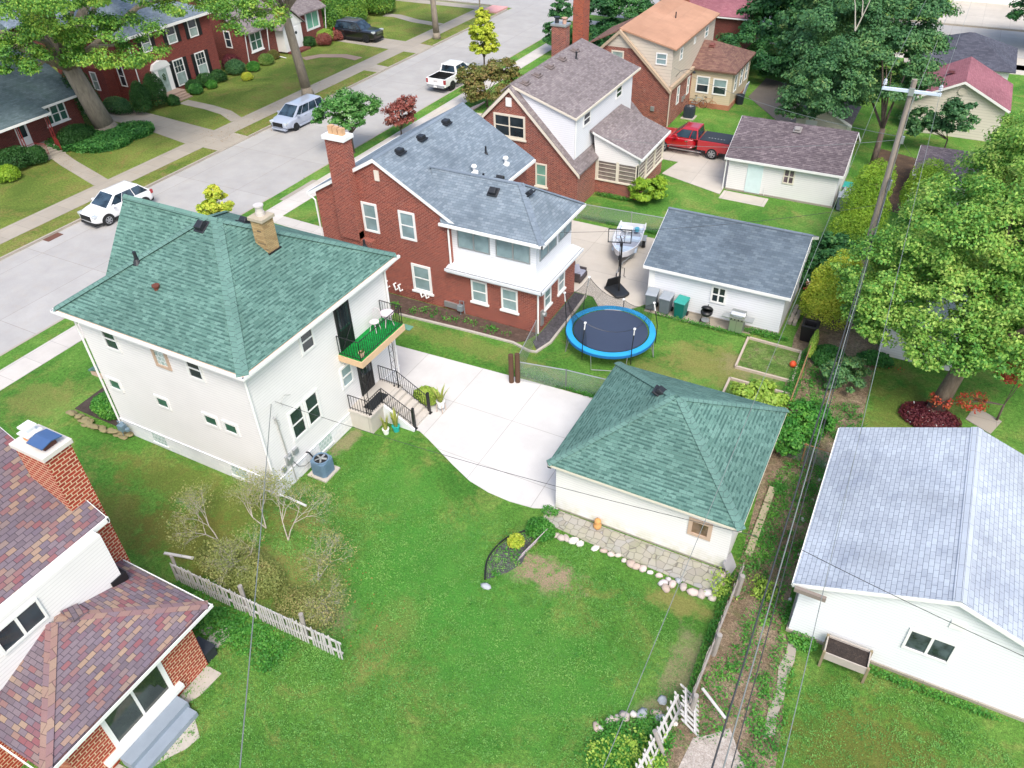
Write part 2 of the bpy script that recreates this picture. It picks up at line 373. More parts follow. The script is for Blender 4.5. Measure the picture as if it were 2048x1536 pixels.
g = MB(); g.box(-36, 140, SY0-.15, SY0, -.4, .01); g.box(-120, -50, SY0-.15, SY0, -.4, .01); g.box(-120, 140, SY1, SY1+.2, -.4, .012); struct('kerb', g, kerbm)
# verges (tree lawns) between kerb and pavement
g = MB()
for a, b in kerb_runs(aprons_w+[(62.4, 64.4)], -60, 86): g.box(-49.6, SX0-.16, a, b, -.4, .006)
struct('verge', g, verge_grass)
g = MB()
for a, b in aprons_w+[(62.4, 64.4)]: g.slab([(-49.6, a, .02), (SX0-.16, a, -.05), (SX0-.16, b, -.05), (-49.6, b, .02)], .1)
for a, b in aprons_e: g.slab([(-37.3, a, .03), (SX1+.15, a, -.05), (SX1+.15, b, -.05), (-37.3, b, .03)], .1)
struct('driveway_apron', g, conc_old)
g = MB(); g.box(-51.5, -49.6, -60, 87.4, -.2, .022); g.box(-120, -48.6, 87.4, 89, -.2, .02); struct('pavement', g, conc_old)
g = MB(); g.box(-37.35, -35.85, -60, 86, -.2, .022); g.box(-37.35, 120, 86, 87.6, -.2, .02); struct('pavement', g, conc_walk)
g = MB(); g.box(-50.5, -48.4, 87.0, 89.8, -.2, .024); struct('kerb_ramp', g, plain('ramp_pink', '#d9a3a0', .9))
# far driveways and garden walks
def path(name, pts, mat, z=.03):
    g = MB(); g.prism([tuple(p) for p in pts], -.15, z); return struct(name, g, mat)
def ribbon(name, pts, wd, mat, z=.03):
    g = MB(); L = []; Rr = []
    P = [Vector((p[0], p[1])) for p in pts]
    for i, p in enumerate(P):
        d = (P[min(i+1, len(P)-1)]-P[max(i-1, 0)]).normalized(); n = Vector((-d.y, d.x))*wd/2; L.append(p+n); Rr.append(p-n)
    for i in range(len(P)-1): g.slab([(L[i].x, L[i].y, z), (Rr[i].x, Rr[i].y, z), (Rr[i+1].x, Rr[i+1].y, z), (L[i+1].x, L[i+1].y, z)], .15)
    return struct(name, g, mat)
path('driveway', [(-51.5, 41.2), (-51.5, 44.3), (-59.5, 45), (-70, 45.6), (-70, 42.6), (-58, 42.3)], conc_old, .026)
path('driveway', [(-51.5, 69.3), (-51.5, 72.4), (-75, 73.4), (-75, 70.6)], conc_old, .026)
ribbon('garden_path', [(-51.4, 33.1), (-54, 33.8), (-57, 34.6), (-59.4, 35.4), (-61.2, 36.2)], 1.15, conc_old)
ribbon('garden_path', [(-51.4, 46.9), (-53.6, 47.9), (-56, 48.3), (-59.2, 48.45)], 1.05, conc_old)
ribbon('garden_path', [G(950/4.096+600-115, 118)[:2], G(688, 112)[:2], G(640, 112)[:2], G(608, 118)[:2]], 1.1, plain('brown_path', '#a38c7c', .9))
ribbon('garden_path', [G(880, 50)[:2], G(830, 42)[:2], G(795, 32)[:2], G(770, 30)[:2]], 1.2, conc_old)
# near side: drives and walks
path('driveway', [(-20.9, 25.62), (-9.3, 26.15), (-8.7, 25.6), (-8.7, 19.2), (-9.6, 18.82), (-10.6, 18.72), (-11.6, 18.78), (-12.6, 19.0), (-13.7, 19.5), (-14.7, 20.0), (-15.5, 20.4), (-16.1, 20.66), (-19, 20.66), (-19, 23.4), (-37.3, 23.6), (-37.3, 26.5), (-30, 26.1)], conc_new, .03)
path('driveway', [(-14.65, 34.2), (-13.6, 34.15), (-12.9, 33.3), (-12.2, 33.15), (-11.4, 33.7), (-10.7, 34.7), (-10.7, 41.7), (-14, 41.9), (-37.3, 42.3), (-37.3, 39.4), (-19.4, 39.2), (-19.4, 34.3)], conc_mid, .028)
path('driveway', [(-11.0, 49.6), (-11.2, 56.3), (-37.3, 56.6), (-37.3, 54.2), (-15.2, 53.6), (-15.6, 51.2)], conc_mid, .028)
path('driveway', [(-14.2, 69.4), (-8.4, 61.6), (-5.8, 62.4), (-7, 72), (-14, 75)], plain('damp_asphalt', '#6f685f', .8, 0, .2, 1.), .026)
path('walk', [(-37.3, 33.6), (-28.3, 33.2), (-28.3, 34.2), (-37.3, 34.6)], conc_walk, .03)
path('walk', [(-10.9, 49.0), (-7.9, 48.9), (-7.9, 50.2), (-10.9, 50.3)], conc_mid, .026)
path('driveway', [(-3.5, 84.6), (7.5, 84.6), (8.5, SY0-.2), (-4, SY0-.2)], conc_mid, .02)
path('driveway', [(-2, SY1+.25), (10, SY1+.25), (12, 122), (-3, 122)], conc_mid, .02)
# lot behind: dirt lane between fences and the strip of old concrete in it
lane = grassm('lane_soil', '#7b6a54', '#93806a', '#a8967f', '#6a7f48', .5, sc=.9); bed_soil = soil('bed_soil', '#3a302b', '#4d423b', '#5d5248', 3.)
mulch = soil('mulch', '#3c3a3c', '#57555a', '#77757a', 5.); gravel = soil('gravel', '#a0958a', '#bdb3a9', '#d2cac2', 6.)
path('dirt_lane', [(-1.75, 10), (1.4, 10), (1.1, 14), (.6, 17.4), (.25, 17.6), (.25, 27.0), (1.0, 30), (.9, 36), (-2.9, 40), (-3.0, 34.9), (-2.2, 28), (-2.0, 24), (-1.7, 20)], lane, .012)
path('gravel', [(-1.55, 8), (.9, 8), (.75, 10.6), (.5, 11.6), (.62, 12.4), (.1, 12.9), (-.3, 13.5), (-.8, 13.0), (-1.2, 12.7), (-1.35, 11.2)], gravel, .018)
path('concrete_strip', [(.6, 17.3), (.88, 17.2), (.93, 16.6), (.84, 15.9), (.92, 15.2), (.86, 14.4), (.95, 13.9), (.66, 13.6), (.58, 14.5), (.66, 15.3), (.52, 16.2), (.62, 16.8)], conc_old, .03)
path('dirt_lane', [(-2.6, 52), (3, 51), (3.5, 60), (-2.5, 62)], soil('leaf_litter', '#4a3a2e', '#5f4b3a', '#7a634c'), .012)
path('flower_bed', [(-31.4, 14.9), (-27.95, 14.9), (-27.95, 22), (-30.5, 22), (-31.6, 18)], bed_soil, .03)
path('flower_bed', [(-28.2, 29.6), (-28.2, 28.1), (-22.2, 28.12), (-15.5, 28.45), (-15.0, 28.8), (-14.75, 29.65)], soil('bed_mulch', '#45362f', '#5f4c42', '#7a665a', 4.), .03)
path('flower_bed', [(-14.65, 34.1), (-14.0, 34.1), (-13.75, 29.3), (-14.15, 28.35), (-14.65, 28.9)], mulch, .03)
path('flower_bed', [(-9.55, 15.0), (-9.05, 15.6), (-8.75, 16.2), (-8.95, 17.6), (-9.3, 17.7), (-9.8, 16.9), (-9.95, 16.2), (-9.9, 15.5)], mulch, .015)
path('concrete_pad', [(-10.65, 34.83), (-10.6, 34.0), (-8.4, 33.95), (-6.8, 34.15), (-5.0, 34.3), (-4.9, 34.83)], plain('worn_pad', '#9d9484', .9, 0, .2, 2.), .024)
path('concrete_slab', [(5.0, 31.9), (6.0, 31.3), (6.4, 32.4), (5.3, 33.0)], conc_old, .03)
ribbon('bed_edging', [(-22.2, 28.05), (-18, 28.3), (-15.5, 28.38), (-14.5, 28.1), (-14.1, 28.15), (-13.8, 29.2), (-13.85, 31.5), (-13.95, 34.0)], .13, plain('edging_stone', '#b9b3a8', .9, 0, .25, 6), .09)
# stamped stone patio beside the green-roofed garage
@cached
def patio(name):
    m = N(name); v = m.n("ShaderNodeTexVoronoi", {'Vector': m.n("ShaderNodeMapping", {'Vector': m.pos(), 'Scale': (1, 1, 0)}).outputs[0], 'Scale': 3.5, 'Randomness': .55}, feature='DISTANCE_TO_EDGE')
    v2 = m.n("ShaderNodeTexVoronoi", {'Vector': m.n("ShaderNodeMapping", {'Vector': m.pos(), 'Scale': (1, 1, 0)}).outputs[0], 'Scale': 3.5, 'Randomness': .55})
    c = m.ramp(m.n("ShaderNodeSeparateColor", {0: v2.outputs[1]}).outputs[0], [(0, '#9b978d'), (.5, '#aaa697'), (1, '#a09f9d')])
    c = m.mix(m.ramp(m.noise(1.4, 5, .6, m.pos()), [(.45, 0), (.7, .5)]), c, hexc('#8d9469'))
    k = m.ramp(v.outputs[0], [(.015, 0), (.04, 1)]); m.set('Base Color', m.mix(k, hexc('#7a776c'), c)); m.set('Roughness', .9)
    m.bump(k, .6, .02); return m.m
path('stone_patio', [(-8.95, 19.15), (-9.15, 18.85), (-8.9, 18.35), (-7.2, 18.2), (-5.2, 18.12), (-3, 18.05), (-2.0, 18.0), (-1.95, 19.15)], patio('stamped_stone'), .03)
path('flower_bed', [(-31.6, 36.0), (-28.0, 36), (-28, 42), (-30, 42)], bed_soil, .02)

# storm drain grate
g = MB(); x, y = -47.62, 26.1
g.box(x-.28, x+.28, y-.55, y+.55, -.14, -.11)
for k in range(9): g.box(x-.24, x+.24, y-.5+k*.12, y-.45+k*.12, -.11, -.095)
top('storm_drain', g, plain('rust_iron', '#6d4a3d', .8), 'rusty iron storm drain grate set in the street at the kerb', 'drain')
# ------------------------------------------------------------------ building parts
white_trim = plain('white_trim', '#f1f1ee', .5, 0, .04); cream_trim = plain('cream_trim', '#e4dccb', .55, 0, .05); tan_trim = plain('tan_trim', '#c9ae98', .6, 0, .06)
grey_trim = plain('weathered_trim', '#8a7f76', .8, 0, .15); black_iron = plain('black_iron', '#1c1d20', .45, 0, .1); dark_vent = plain('dark_vent', '#23262b', .5, 0, .1)
gl_dark = glass('dark_glass', '#1f2b31'); gl_blue = glass('blind_glass', '#7f9598', .35, .12, 1.6); gl_green = glass('reflecting_glass', '#2c5045', .9); gl_pale = glass('curtain_glass', '#8ea09a', .4, .15, 2.5)
galv = plain('galvanised', '#b6babb', .4, .6, .1)
def uvn(side, P, u, o, z): return (u, P-o, z) if side == 'S' else (P+o, u, z)
def wbox(g, side, P, u0, u1, z0, z1, o0, o1):
    a, b = uvn(side, P, u0, o0, z0), uvn(side, P, u1, o1, z1); g.box(a[0], b[0], a[1], b[1], a[2], b[2])
def win(par, side, P, u0, u1, z0, z1, trim=.1, mt=None, sash='h', pane=None, sill=None, name='window', label=None, lower=None, cols=1):
    """window in a wall: trim and sash bars (the window) with its panes as a child; z0 < z1"""
    mt = mt or white_trim; g = MB(); t = trim
    wbox(g, side, P, u0, u1, z1-t, z1, -.03, .045); wbox(g, side, P, u0, u1, z0, z0+t, -.03, .045)
    wbox(g, side, P, u0, u0+t, z0+t, z1-t, -.03, .045); wbox(g, side, P, u1-t, u1, z0+t, z1-t, -.03, .045)
    a, b, c, d = u0+t, u1-t, z0+t, z1-t
    if 'h' in sash: wbox(g, side, P, a, b, (c+d)/2-.03, (c+d)/2+.03, -.02, .03)
    if 'v' in sash: wbox(g, side, P, (a+b)/2-.04, (a+b)/2+.04, c, d, -.02, .035)
    if 'm' in sash:
        for k in (1, 2): wbox(g, side, P, a+(b-a)*k/3-.012, a+(b-a)*k/3+.012, (c+d)/2+.03, d, -.02, .02)
        wbox(g, side, P, a, b, (c+3*d)/4-.012, (c+3*d)/4+.012, -.02, .021)
    if sill: wbox(g, side, P, u0-.08, u1+.08, z0-.1, z0-.002, -.03, .1)
    o = obj(name, g, mt, par, label=label)
    pn = MB(); wbox(pn, side, P, a, b, c, d, -.02, .008); obj('pane', pn, pane or gl_dark, o)
    if lower is not None:
        q = MB(); wbox(q, side, P, a+.02, b-.02, c+.02, (c+d)/2-.03, .007, .013); obj('blind', q, lower, o)
    return o
def block(par, side, P, u0, u1, z0, z1, frame=None, t=.06, rows=4):
    g = MB()
    if frame:
        wbox(g, side, P, u0-t, u1+t, z1, z1+t, -.03, .05); wbox(g, side, P, u0-t, u1+t, z0-t, z0, -.03, .05)
        wbox(g, side, P, u0-t, u0, z0, z1, -.03, .05); wbox(g, side, P, u1, u1+t, z0, z1, -.03, .05)
    else: wbox(g, side, P, u0-.05, u1+.05, z0-.06, z0, -.02, .06); frame = white_trim
    o = obj('window', g, frame, par, label='glass block window'); q = MB(); wbox(q, side, P, u0, u1, z0, z1, -.02, .012)
    m = brickm('glass_block', '#9db3ac', '#b9cbc4', '#e6ebe8', None, .2, .2, .02); obj('pane', q, m, o); return o
def roof_box(par, pos, sz=(.38, .42, .2), mat=None, rz=0, tilt=0, name='roof_vent'):
    M = Matrix.Translation(pos) @ Matrix.Rotation(rz, 4, 'Z') @ Matrix.Rotation(tilt, 4, 'X'); a, b, c = sz; g = MB()
    g.box(-a*.7, a*.7, -b*.7, b*.7, -.06, .02, M)
    g.add([(-a/2, -b/2, .02), (a/2, -b/2, .02), (a/2, b/2, .02), (-a/2, b/2, .02), (-a/2*.95, -b/2*.9, c*.9), (a/2*.95, -b/2*.9, c*.9), (a/2*.8, b/2*.75, c), (-a/2*.8, b/2*.75, c)],
          [(0, 3, 2, 1), (4, 5, 6, 7), (0, 1, 5, 4), (1, 2, 6, 5), (2, 3, 7, 6), (3, 0, 4, 7)], M)
    return obj(name, g, mat or dark_vent, par, bevel=.02)
def pipe_vent(par, x, y, z, h=.45, r=.06, mat=None, cone=True):
    g = MB(); g.cyl((x, y, z-.1), r, h+.1, 12)
    if cone: g.cyl((x, y, z-.12), r*3, .2, 12, r*1.3)
    return obj('vent_pipe', g, mat or dark_vent, par)
def chimney(par, x0, x1, y0, y1, z0, z1, mb, capm, ov=.08, ch=.16, name='chimney'):
    g = MB(); g.box(x0, x1, y0, y1, z0, z1); o = obj(name, g, mb, par)
    g = MB(); g.box(x0-ov, x1+ov, y0-ov, y1+ov, z1, z1+ch); obj('cap', g, capm, o, bevel=.015); return o
def fascia(g, pts, z0, z1, t=.03):
    for a, b in zip(pts[:-1], pts[1:]):
        a, b = Vector(a), Vector(b); d = (b-a).normalized(); n = Vector((-d.y, d.x))*t
        q = [(a.x-n.x, a.y-n.y), (b.x-n.x, b.y-n.y), (b.x+n.x, b.y+n.y), (a.x+n.x, a.y+n.y)]; g.prism(q, z0, z1)
def gutter_pipe(par, pts, r=.045, mat=None): g = MB(); g.tube(pts, r, 6); return obj('downspout', g, mat or white_trim, par)

brick_red = brickm('red_brick', '#702a20', '#91402f', '#c79a8a', '#a8543e')
brick_hc = brickm('mixed_brick', '#6b2c24', '#934534', '#ccab9c', '#b5684e'); brick_far = brickm('far_brick', '#5a2320', '#722e26', '#8f675c', '#864436')
brick_ha = brickm('orange_brick', '#99301e', '#ad3a24', '#d8b898', '#bb4a30', .28, .125, .019)
brick_tan = brickm('tan_brick', '#a8895c', '#c4a675', '#8d7a60', '#6b5a44'); brick_dk = brickm('orange_dark_brick', '#8f3d28', '#b35537', '#a38272', '#5c3a34')
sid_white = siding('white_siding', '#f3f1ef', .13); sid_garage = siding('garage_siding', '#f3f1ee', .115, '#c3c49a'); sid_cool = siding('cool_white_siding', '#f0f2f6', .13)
sid_tan = siding('tan_siding', '#d6ccbc', .24); sid_cream = siding('cream_siding', '#e3ddcc', .14); stone_white = brickm('painted_block', '#eceef0', '#f6f6f6', '#dadde0', None, .4, .2, .012)
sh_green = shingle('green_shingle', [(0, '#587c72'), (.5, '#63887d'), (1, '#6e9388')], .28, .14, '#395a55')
sh_blue = shingle('slate_shingle', [(0, '#76848f'), (.5, '#82909b'), (1, '#8f9ca6')], .3, .14, None, '#5c6975')
sh_brown = shingle('taupe_shingle', [(0, '#7a7070'), (.5, '#898080'), (1, '#978e8c')], .25, .14)
sh_multi = shingle('multi_shingle', [(0, '#6f646c'), (.3, '#7f7279'), (.5, '#736873'), (.66, '#8a5a5e'), (.76, '#8a6a6a'), (.88, '#a08a76'), (1, '#7b6d74')], .28, .15, None, None, .7)
sh_garg = shingle('dark_grey_shingle', [(0, '#5d6b76'), (.5, '#697783'), (1, '#75838d')], .3, .14, None, '#4b5661')
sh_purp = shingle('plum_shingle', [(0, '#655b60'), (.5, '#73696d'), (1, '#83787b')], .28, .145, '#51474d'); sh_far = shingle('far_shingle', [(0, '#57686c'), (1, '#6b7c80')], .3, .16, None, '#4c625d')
sh_pale = shingle('pale_shingle', [(0, '#adb6c1'), (.5, '#b5bec9'), (1, '#bcc6d0')], .3, .15, None, '#8a94a4', .55)
sh_rust = shingle('rust_shingle', [(0, '#74564f'), (.5, '#85655b'), (1, '#927263')], .3, .15); sh_tanp = shingle('tan_roll', [(0, '#b98d72'), (1, '#c0957a')], 4, 1.0, None, '#ad846b', .1)
sh_red = shingle('red_shingle', [(0, '#96606a'), (1, '#a56f78')], .3, .15); sh_slate2 = shingle('dark_slate', [(0, '#4c4e5a'), (1, '#5f616d')], .3, .15)

# ================================================================== two-storey white house, green hip roof
H = thing('white_house', 'two storey white sided house with green hip roof, balcony and rear steps', 'house', (-23.4, 19.1, 0))
X0, X1, Y0, Y1, ZE = -27.9, -19.0, 14.85, 23.42, 6.25
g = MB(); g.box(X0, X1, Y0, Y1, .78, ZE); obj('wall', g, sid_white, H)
g = MB(); g.box(X0-.02, X1+.02, Y0-.02, Y1+.02, -.2, .78); g.box(X0-.05, X1+.05, Y0-.05, Y1+.05, .78, .83); obj('foundation', g, stone_white, H, label='white painted block foundation')
ex0, ex1, ey0, ey1, ze, zr = -28.62, -18.72, 14.55, 24.0, 6.5, 9.35
A1, A2 = (-24.0, 19.2, zr), (-23.5, 19.2, zr)
g = MB()
g.slab([(ex0, ey0, ze), (ex1, ey0, ze), A2, A1]); g.slab([(ex1, ey0, ze), (ex1, ey1, ze), A2]); g.slab([(ex1, ey1, ze), (ex0, ey1, ze), A1, A2]); g.slab([(ex0, ey1, ze), (ex0, ey0, ze), A1])
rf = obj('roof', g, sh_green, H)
gx, gh, gz = -28.62, 2.15, 6.55
g = MB(); g.slab([(gx, 19.2-gh, gz), (A1[0], 19.2-gh, gz), (A1[0], 19.2, zr+.03), (gx, 19.2, zr+.03)]); g.slab([(gx, 19.2+gh, gz), (gx, 19.2, zr+.03), (A1[0], 19.2, zr+.03), (A1[0], 19.2+gh, gz)])
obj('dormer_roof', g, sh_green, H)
g = MB(); g.prism([(gx+.3, 19.2-gh+.15), (gx+.5, 19.2-gh+.15), (gx+.5, 19.2+gh-.15), (gx+.3, 19.2+gh-.15)], 6.2, 6.56); g.wallpoly('E', gx+.4, [(19.2-gh+.15, 6.5), (19.2+gh-.15, 6.5), (19.2, 9.2)], .15); obj('dormer_wall', g, sid_white, H)
g = MB()
for p, q in (((ex0, ey0, ze), A1), ((ex1, ey0, ze), A2), ((ex1, ey1, ze), A2), ((ex0, ey1, ze), A1)): g.cap(p, q, .22, .06, .04)
g.cap((gx, 19.2, zr+.03), (A2[0]+.1, 19.2, zr+.03), .17, .13, .035)
obj('ridge_cap', g, shingle('green_cap', [(0, '#62867c'), (1, '#6c9086')], .9, .2, None, None, .6), H)
g = MB(); fascia(g, [(ex0, ey0), (ex1, ey0), (ex1, ey1), (ex0, ey1), (ex0, ey0)], ze-.2, ze-.03); obj('fascia', g, tan_trim, H)
g = MB()
for y in (ey0-.07,): g.box(ex0-.1, ex1+.1, y-.06, y+.05, ze-.16, ze-.05)
g.box(ex1+.02, ex1+.13, ey0-.1, ey1+.1, ze-.16, ze-.05); g.box(ex0-.13, ex0-.02, ey0-.1, ey1, ze-.16, ze-.05); obj('gutter', g, white_trim, H)
g = MB(); g.box(ex0+.02, ex1-.02, ey0+.02, ey1-.02, ze-.2, ze-.17); obj('soffit', g, white_trim, H)
for (a, b, c, d) in ((-26.62, -25.76, 5.03, 6.1), (-22.05, -21.23, 5.1, 6.12)): win(H, 'S', Y0, a, b, c, d, .1, None, 'h', gl_dark)
win(H, 'S', Y0, -27.58, -26.78, 2.63, 3.28, .11, None, '', gl_green); win(H, 'S', Y0, -24.78, -23.98, 2.68, 3.3, .11, None, '', gl_green)
win(H, 'S', Y0, -22.12, -21.3, 2.74, 3.36, .11, None, '', gl_green); win(H, 'S', Y0, -21.06, -20.26, 2.74, 3.36, .11, None, '', gl_green)
block(H, 'S', Y0, -23.68, -23.12, 5.2, 6.08, tan_trim, .13); block(H, 'S', Y0-.02, -26.0, -25.2, .24, .74); block(H, 'S', Y0-.02, -21.44, -20.6, .24, .76); block(H, 'E', X1+.02, 17.45, 18.25, .24, .76)
win(H, 'E', X1, 17.7, 18.52, 5.15, 6.2, .1, None, 'h', gl_dark); win(H, 'E', X1, 19.5, 20.3, 2.15, 3.25, .1, None, 'h', gl_blue)
win(H, 'E', X1, 16.24, 17.08, 1.85, 3.32, .1, None, 'h', gl_dark); win(H, 'E', X1, 17.18, 18.02, 1.85, 3.34, .1, None, 'h', gl_dark)
for (u0, u1, z0, z1, nm, lb) in ((19.83, 20.78, 3.95, 6.12, 'door', 'black upper screen door onto the balcony'), (20.6, 21.55, 1.02, 3.1, 'door', 'black lower screen door at the porch')):
    g = MB(); wbox(g, 'E', X1, u0, u1, z0, z1, -.02, .05); d = obj(nm, g, black_iron, H, label=lb, bevel=.01)
    g = MB(); wbox(g, 'E', X1, u0+.12, u1-.12, z0+.95, z1-.15, .04, .058); obj('pane', g, gl_dark, d)
    g = MB()
    for k in range(5): g.tube([uvn('E', X1, u0+.12+k*(u1-u0-.24)/4, .065, z0+.1), uvn('E', X1, u0+.12+k*(u1-u0-.24)/4, .065, z1-.15)], .009, 4)
    g.tube([uvn('E', X1, u0+.12, .065, z0+.1), uvn('E', X1, u1-.12, .065, z0+.9)], .012, 4); g.tube([uvn('E', X1, u1-.12, .065, z0+.1), uvn('E', X1, u0+.12, .065, z0+.9)], .012, 4); obj('grille', g, black_iron, d)
# roof furniture
ch = chimney(H, -22.05, -21.45, 19.55, 20.15, 7.4, 9.45, brick_tan, plain('chimney_stone', '#b3a894', .9), .07, .14)
g = MB(); g.cyl((-21.75, 19.85, 9.59), .17, .16, 14); g.cyl((-21.75, 19.85, 9.75), .15, .2, 14); g.cyl((-21.75, 19.85, 9.97), .2, .05, 14); g.cyl((-21.75, 19.85, 9.93), .1, .05, 10); obj('flue_pot', g, plain('flue_metal', '#d9d2cc', .5, .2), ch)
g = MB(); g.box(-22.11, -21.39, 19.49, 20.21, 7.5, 8.15); obj('flashing', g, black_iron, ch)
def on(px, py, z): return tuple(G(px, py, z))
roof_box(H, (-23.95, 18.8, 9.12), (.36, .4, .22), None, 0, R(30)); roof_box(H, (-23.1, 20.2, 8.85), (.36, .4, .22), None, R(180), R(30))
pipe_vent(H, -26.0, 17.0, 8.03, .4, .07); pipe_vent(H, -20.0, 23.55, 6.85, .3, .05)
g = MB(); g.cyl((-24.35, 16.3, 7.5), .1, .18, 10); g.cyl((-24.35, 16.3, 7.68), .15, .06, 10); obj('vent_pipe', g, plain('rusty_vent', '#6b3a2c', .8), H, label='rusty round vent')
gutter_pipe(H, [(ex0+.1, ey0-.05, 6.35), (X0-.02, Y0-.1, 6.0), (X0-.02, Y0-.09, .35)]); gutter_pipe(H, [(ex1-.05, ey0-.06, 6.35), (X1+.01, Y0-.08, 6.0), (X1+.02, Y0-.08, .25), (X1+.25, Y0+.02, .14), (X1+1.3, Y0+.02, .07)], .055)
gutter_pipe(H, [(ex1+.05, ey1-.05, 6.35), (X1+.08, Y1-.12, 6.0), (X1+.08, Y1-.12, .2)])
# electric meter and conduits by the near corner
g = MB(); g.box(X1, X1+.12, 15.55, 15.85, 1.15, 1.6); g.box(X1, X1+.1, 15.25, 15.45, 1.0, 1.25); g.box(X1, X1+.12, 16.0, 16.25, 1.35, 1.6); g.cyl((0, 0, 0), .1, .12, 14, None, Matrix.Translation((X1+.1, 15.7, 1.45)) @ Matrix.Rotation(R(90), 4, 'Y')); obj('meter', g, galv, H)
g = MB(); g.tube([(X1+.05, 15.7, 1.6), (X1+.05, 15.62, 3.6)], .025); g.tube([(X1+.05, 15.78, 1.15), (X1+.05, 15.8, .15)], .02)
for k in range(3): g.tube([(X1+.06+.03*math.sin(i*1.3+k), 15.62+.12*math.sin(i*.9+k*2), 3.4+.09*i*(1 if k else -1)) for i in range(5)], .008, 4)
g.tube([(X1+.05, 16.1, 3.85), (X1+.12, 16.0, 4.15), (X1+.1, 16.25, 4.3), (X1+.06, 16.6, 4.05)], .01, 4); obj('conduit', g, plain('conduit_grey', '#a9aaa4', .6), H)
# gas meter at the left corner
g = MB(); g.box(-27.75, -27.45, 14.45, 14.7, .45, .75); g.tube([(-27.7, 14.55, .0), (-27.7, 14.55, .95), (-27.4, 14.6, .95), (-27.4, 14.7, .5)], .025); g.cyl((-27.3, 14.6, .5), .1, .12, 12); obj('gas_meter', g, plain('meter_blue', '#7f97a5', .5, .3), H)
# balcony
bx1, by0, by1, bz = -17.78, 19.62, 22.75, 3.95
g = MB(); g.box(X1, bx1, by0, by1, bz-.32, bz-.03); bl = obj('balcony', g, plain('balcony_tan', '#d9b893', .6), H, label='tan framed balcony with green turf')
g = MB(); g.box(X1, bx1-.06, by0+.05, by1-.05, bz-.03, bz+.012); obj('turf', g, grassm('balcony_turf', '#18883c', '#1c9a45', '#25a850', '#157a35', .3), bl)
def railing(pts, zb, hgt=.95, pitch=.13, slope=None, r=.011):
    g = MB()
    for (a, b) in zip(pts[:-1], pts[1:]):
        a, b = Vector(a), Vector(b); L = (b-a).length; n = max(2, int(L/pitch))
        za = zb if len(a) == 2 else a.z; zb2 = zb if len(b) == 2 else b.z
        for i in range(n+1):
            t = i/n; x, y, z = a.x+(b.x-a.x)*t, a.y+(b.y-a.y)*t, za+(zb2-za)*t; rr = .02 if i in (0, n) else r
            g.tube([(x, y, z), (x, y, z+hgt)], rr, 5)
        g.tube([(a.x, a.y, za+hgt), (b.x, b.y, zb2+hgt)], .02, 5); g.tube([(a.x, a.y, za+.1), (b.x, b.y, zb2+.1)], .013, 5)
    return g
obj('railing', railing([(X1+.05, by0+.06), (bx1-.08, by0+.06), (bx1-.08, by1-.06), (X1+.05, by1-.06)], bz, .92), black_iron, bl)
# rear porch and steps
pz = 1.0
g = MB(); g.box(X1, -17.85, 19.62, 22.0, -.1, pz-.1); g.box(X1, -17.8, 19.57, 22.05, pz-.1, pz)
for k in range(5): g.box(-17.85+k*.3, -17.55+k*.3, 20.62, 21.98, -.1, pz-(k+1)*.17)
g.prism([(0, 0), (0, 0), (0, 0)], 0, 0) if False else None
pc = obj('porch', g, concrete('porch_concrete', '#ccc6bc', 9, 9, (0, 0), .3), H)
g = MB()
for yy in (20.52,): g.wallpoly('S', yy, [(-17.85, -.1), (-16.3, -.1), (-16.3, .12), (-17.85, 1.0)], .1)
obj('stringer', g, plain('white_masonry', '#e6e8ea', .7), pc)
g = railing([(X1+.05, 19.66), (-17.92, 19.66), (-17.92, 20.6)], pz, .8); obj('railing', g, black_iron, pc)
g = railing([Vector((-17.88, 20.62, 1.0)), Vector((-16.35, 20.7, .12))], 0, .85, .12); g.box(-16.41, -16.31, 20.65, 20.75, 0, 1.2); g.box(-16.46, -16.26, 20.6, 20.8, 0, .05); obj('railing', g, black_iron, pc)
g = railing([Vector((X1+.05, 21.92, 1.0)), Vector((-17.92, 21.92, 1.0)), Vector((-16.35, 21.9, .12))], 0, .85, .12); g.box(-16.41, -16.31, 21.85, 21.95, 0, 1.2); g.box(-16.46, -16.26, 21.8, 22, 0, .05); obj('railing', g, black_iron, pc)
for yy in (19.75, 21.85):
    g = MB(); a = (-18.12, -17.9)
    for x in a: g.tube([(x, yy, pz), (x, yy, bz-.32)], .018, 5); g.cyl((x, yy, pz), .05, .03, 8)
    n = 9
    for i in range(n):
        z0, z1 = pz+.15+i*.28, pz+.15+(i+1)*.28
        if z1 < bz-.3: g.tube([(a[i % 2], yy, z0), (a[(i+1) % 2], yy, z1)], .009, 4)
    obj('porch_column', g, black_iron, H)
g = MB(); g.box(-18.5, -18.0, 20.0, 21.2, pz+.002, pz+.02); top('door_mat', g, plain('black_rubber', '#22262c', .8), 'black rubber mat on the white house rear porch landing', 'mat')
# front porch roof, low at the west corner
g = MB(); g.slab([(-29.05, 15.0, 3.0), (-27.9, 15.0, 3.45), (-27.9, 18.6, 3.45), (-29.05, 18.6, 3.0)], .09); po = obj('porch_roof', g, sh_green, H)
g = MB(); g.box(-28.95, -27.9, 15.02, 15.1, 2.75, 2.95); obj('porch_beam', g, tan_trim, H)


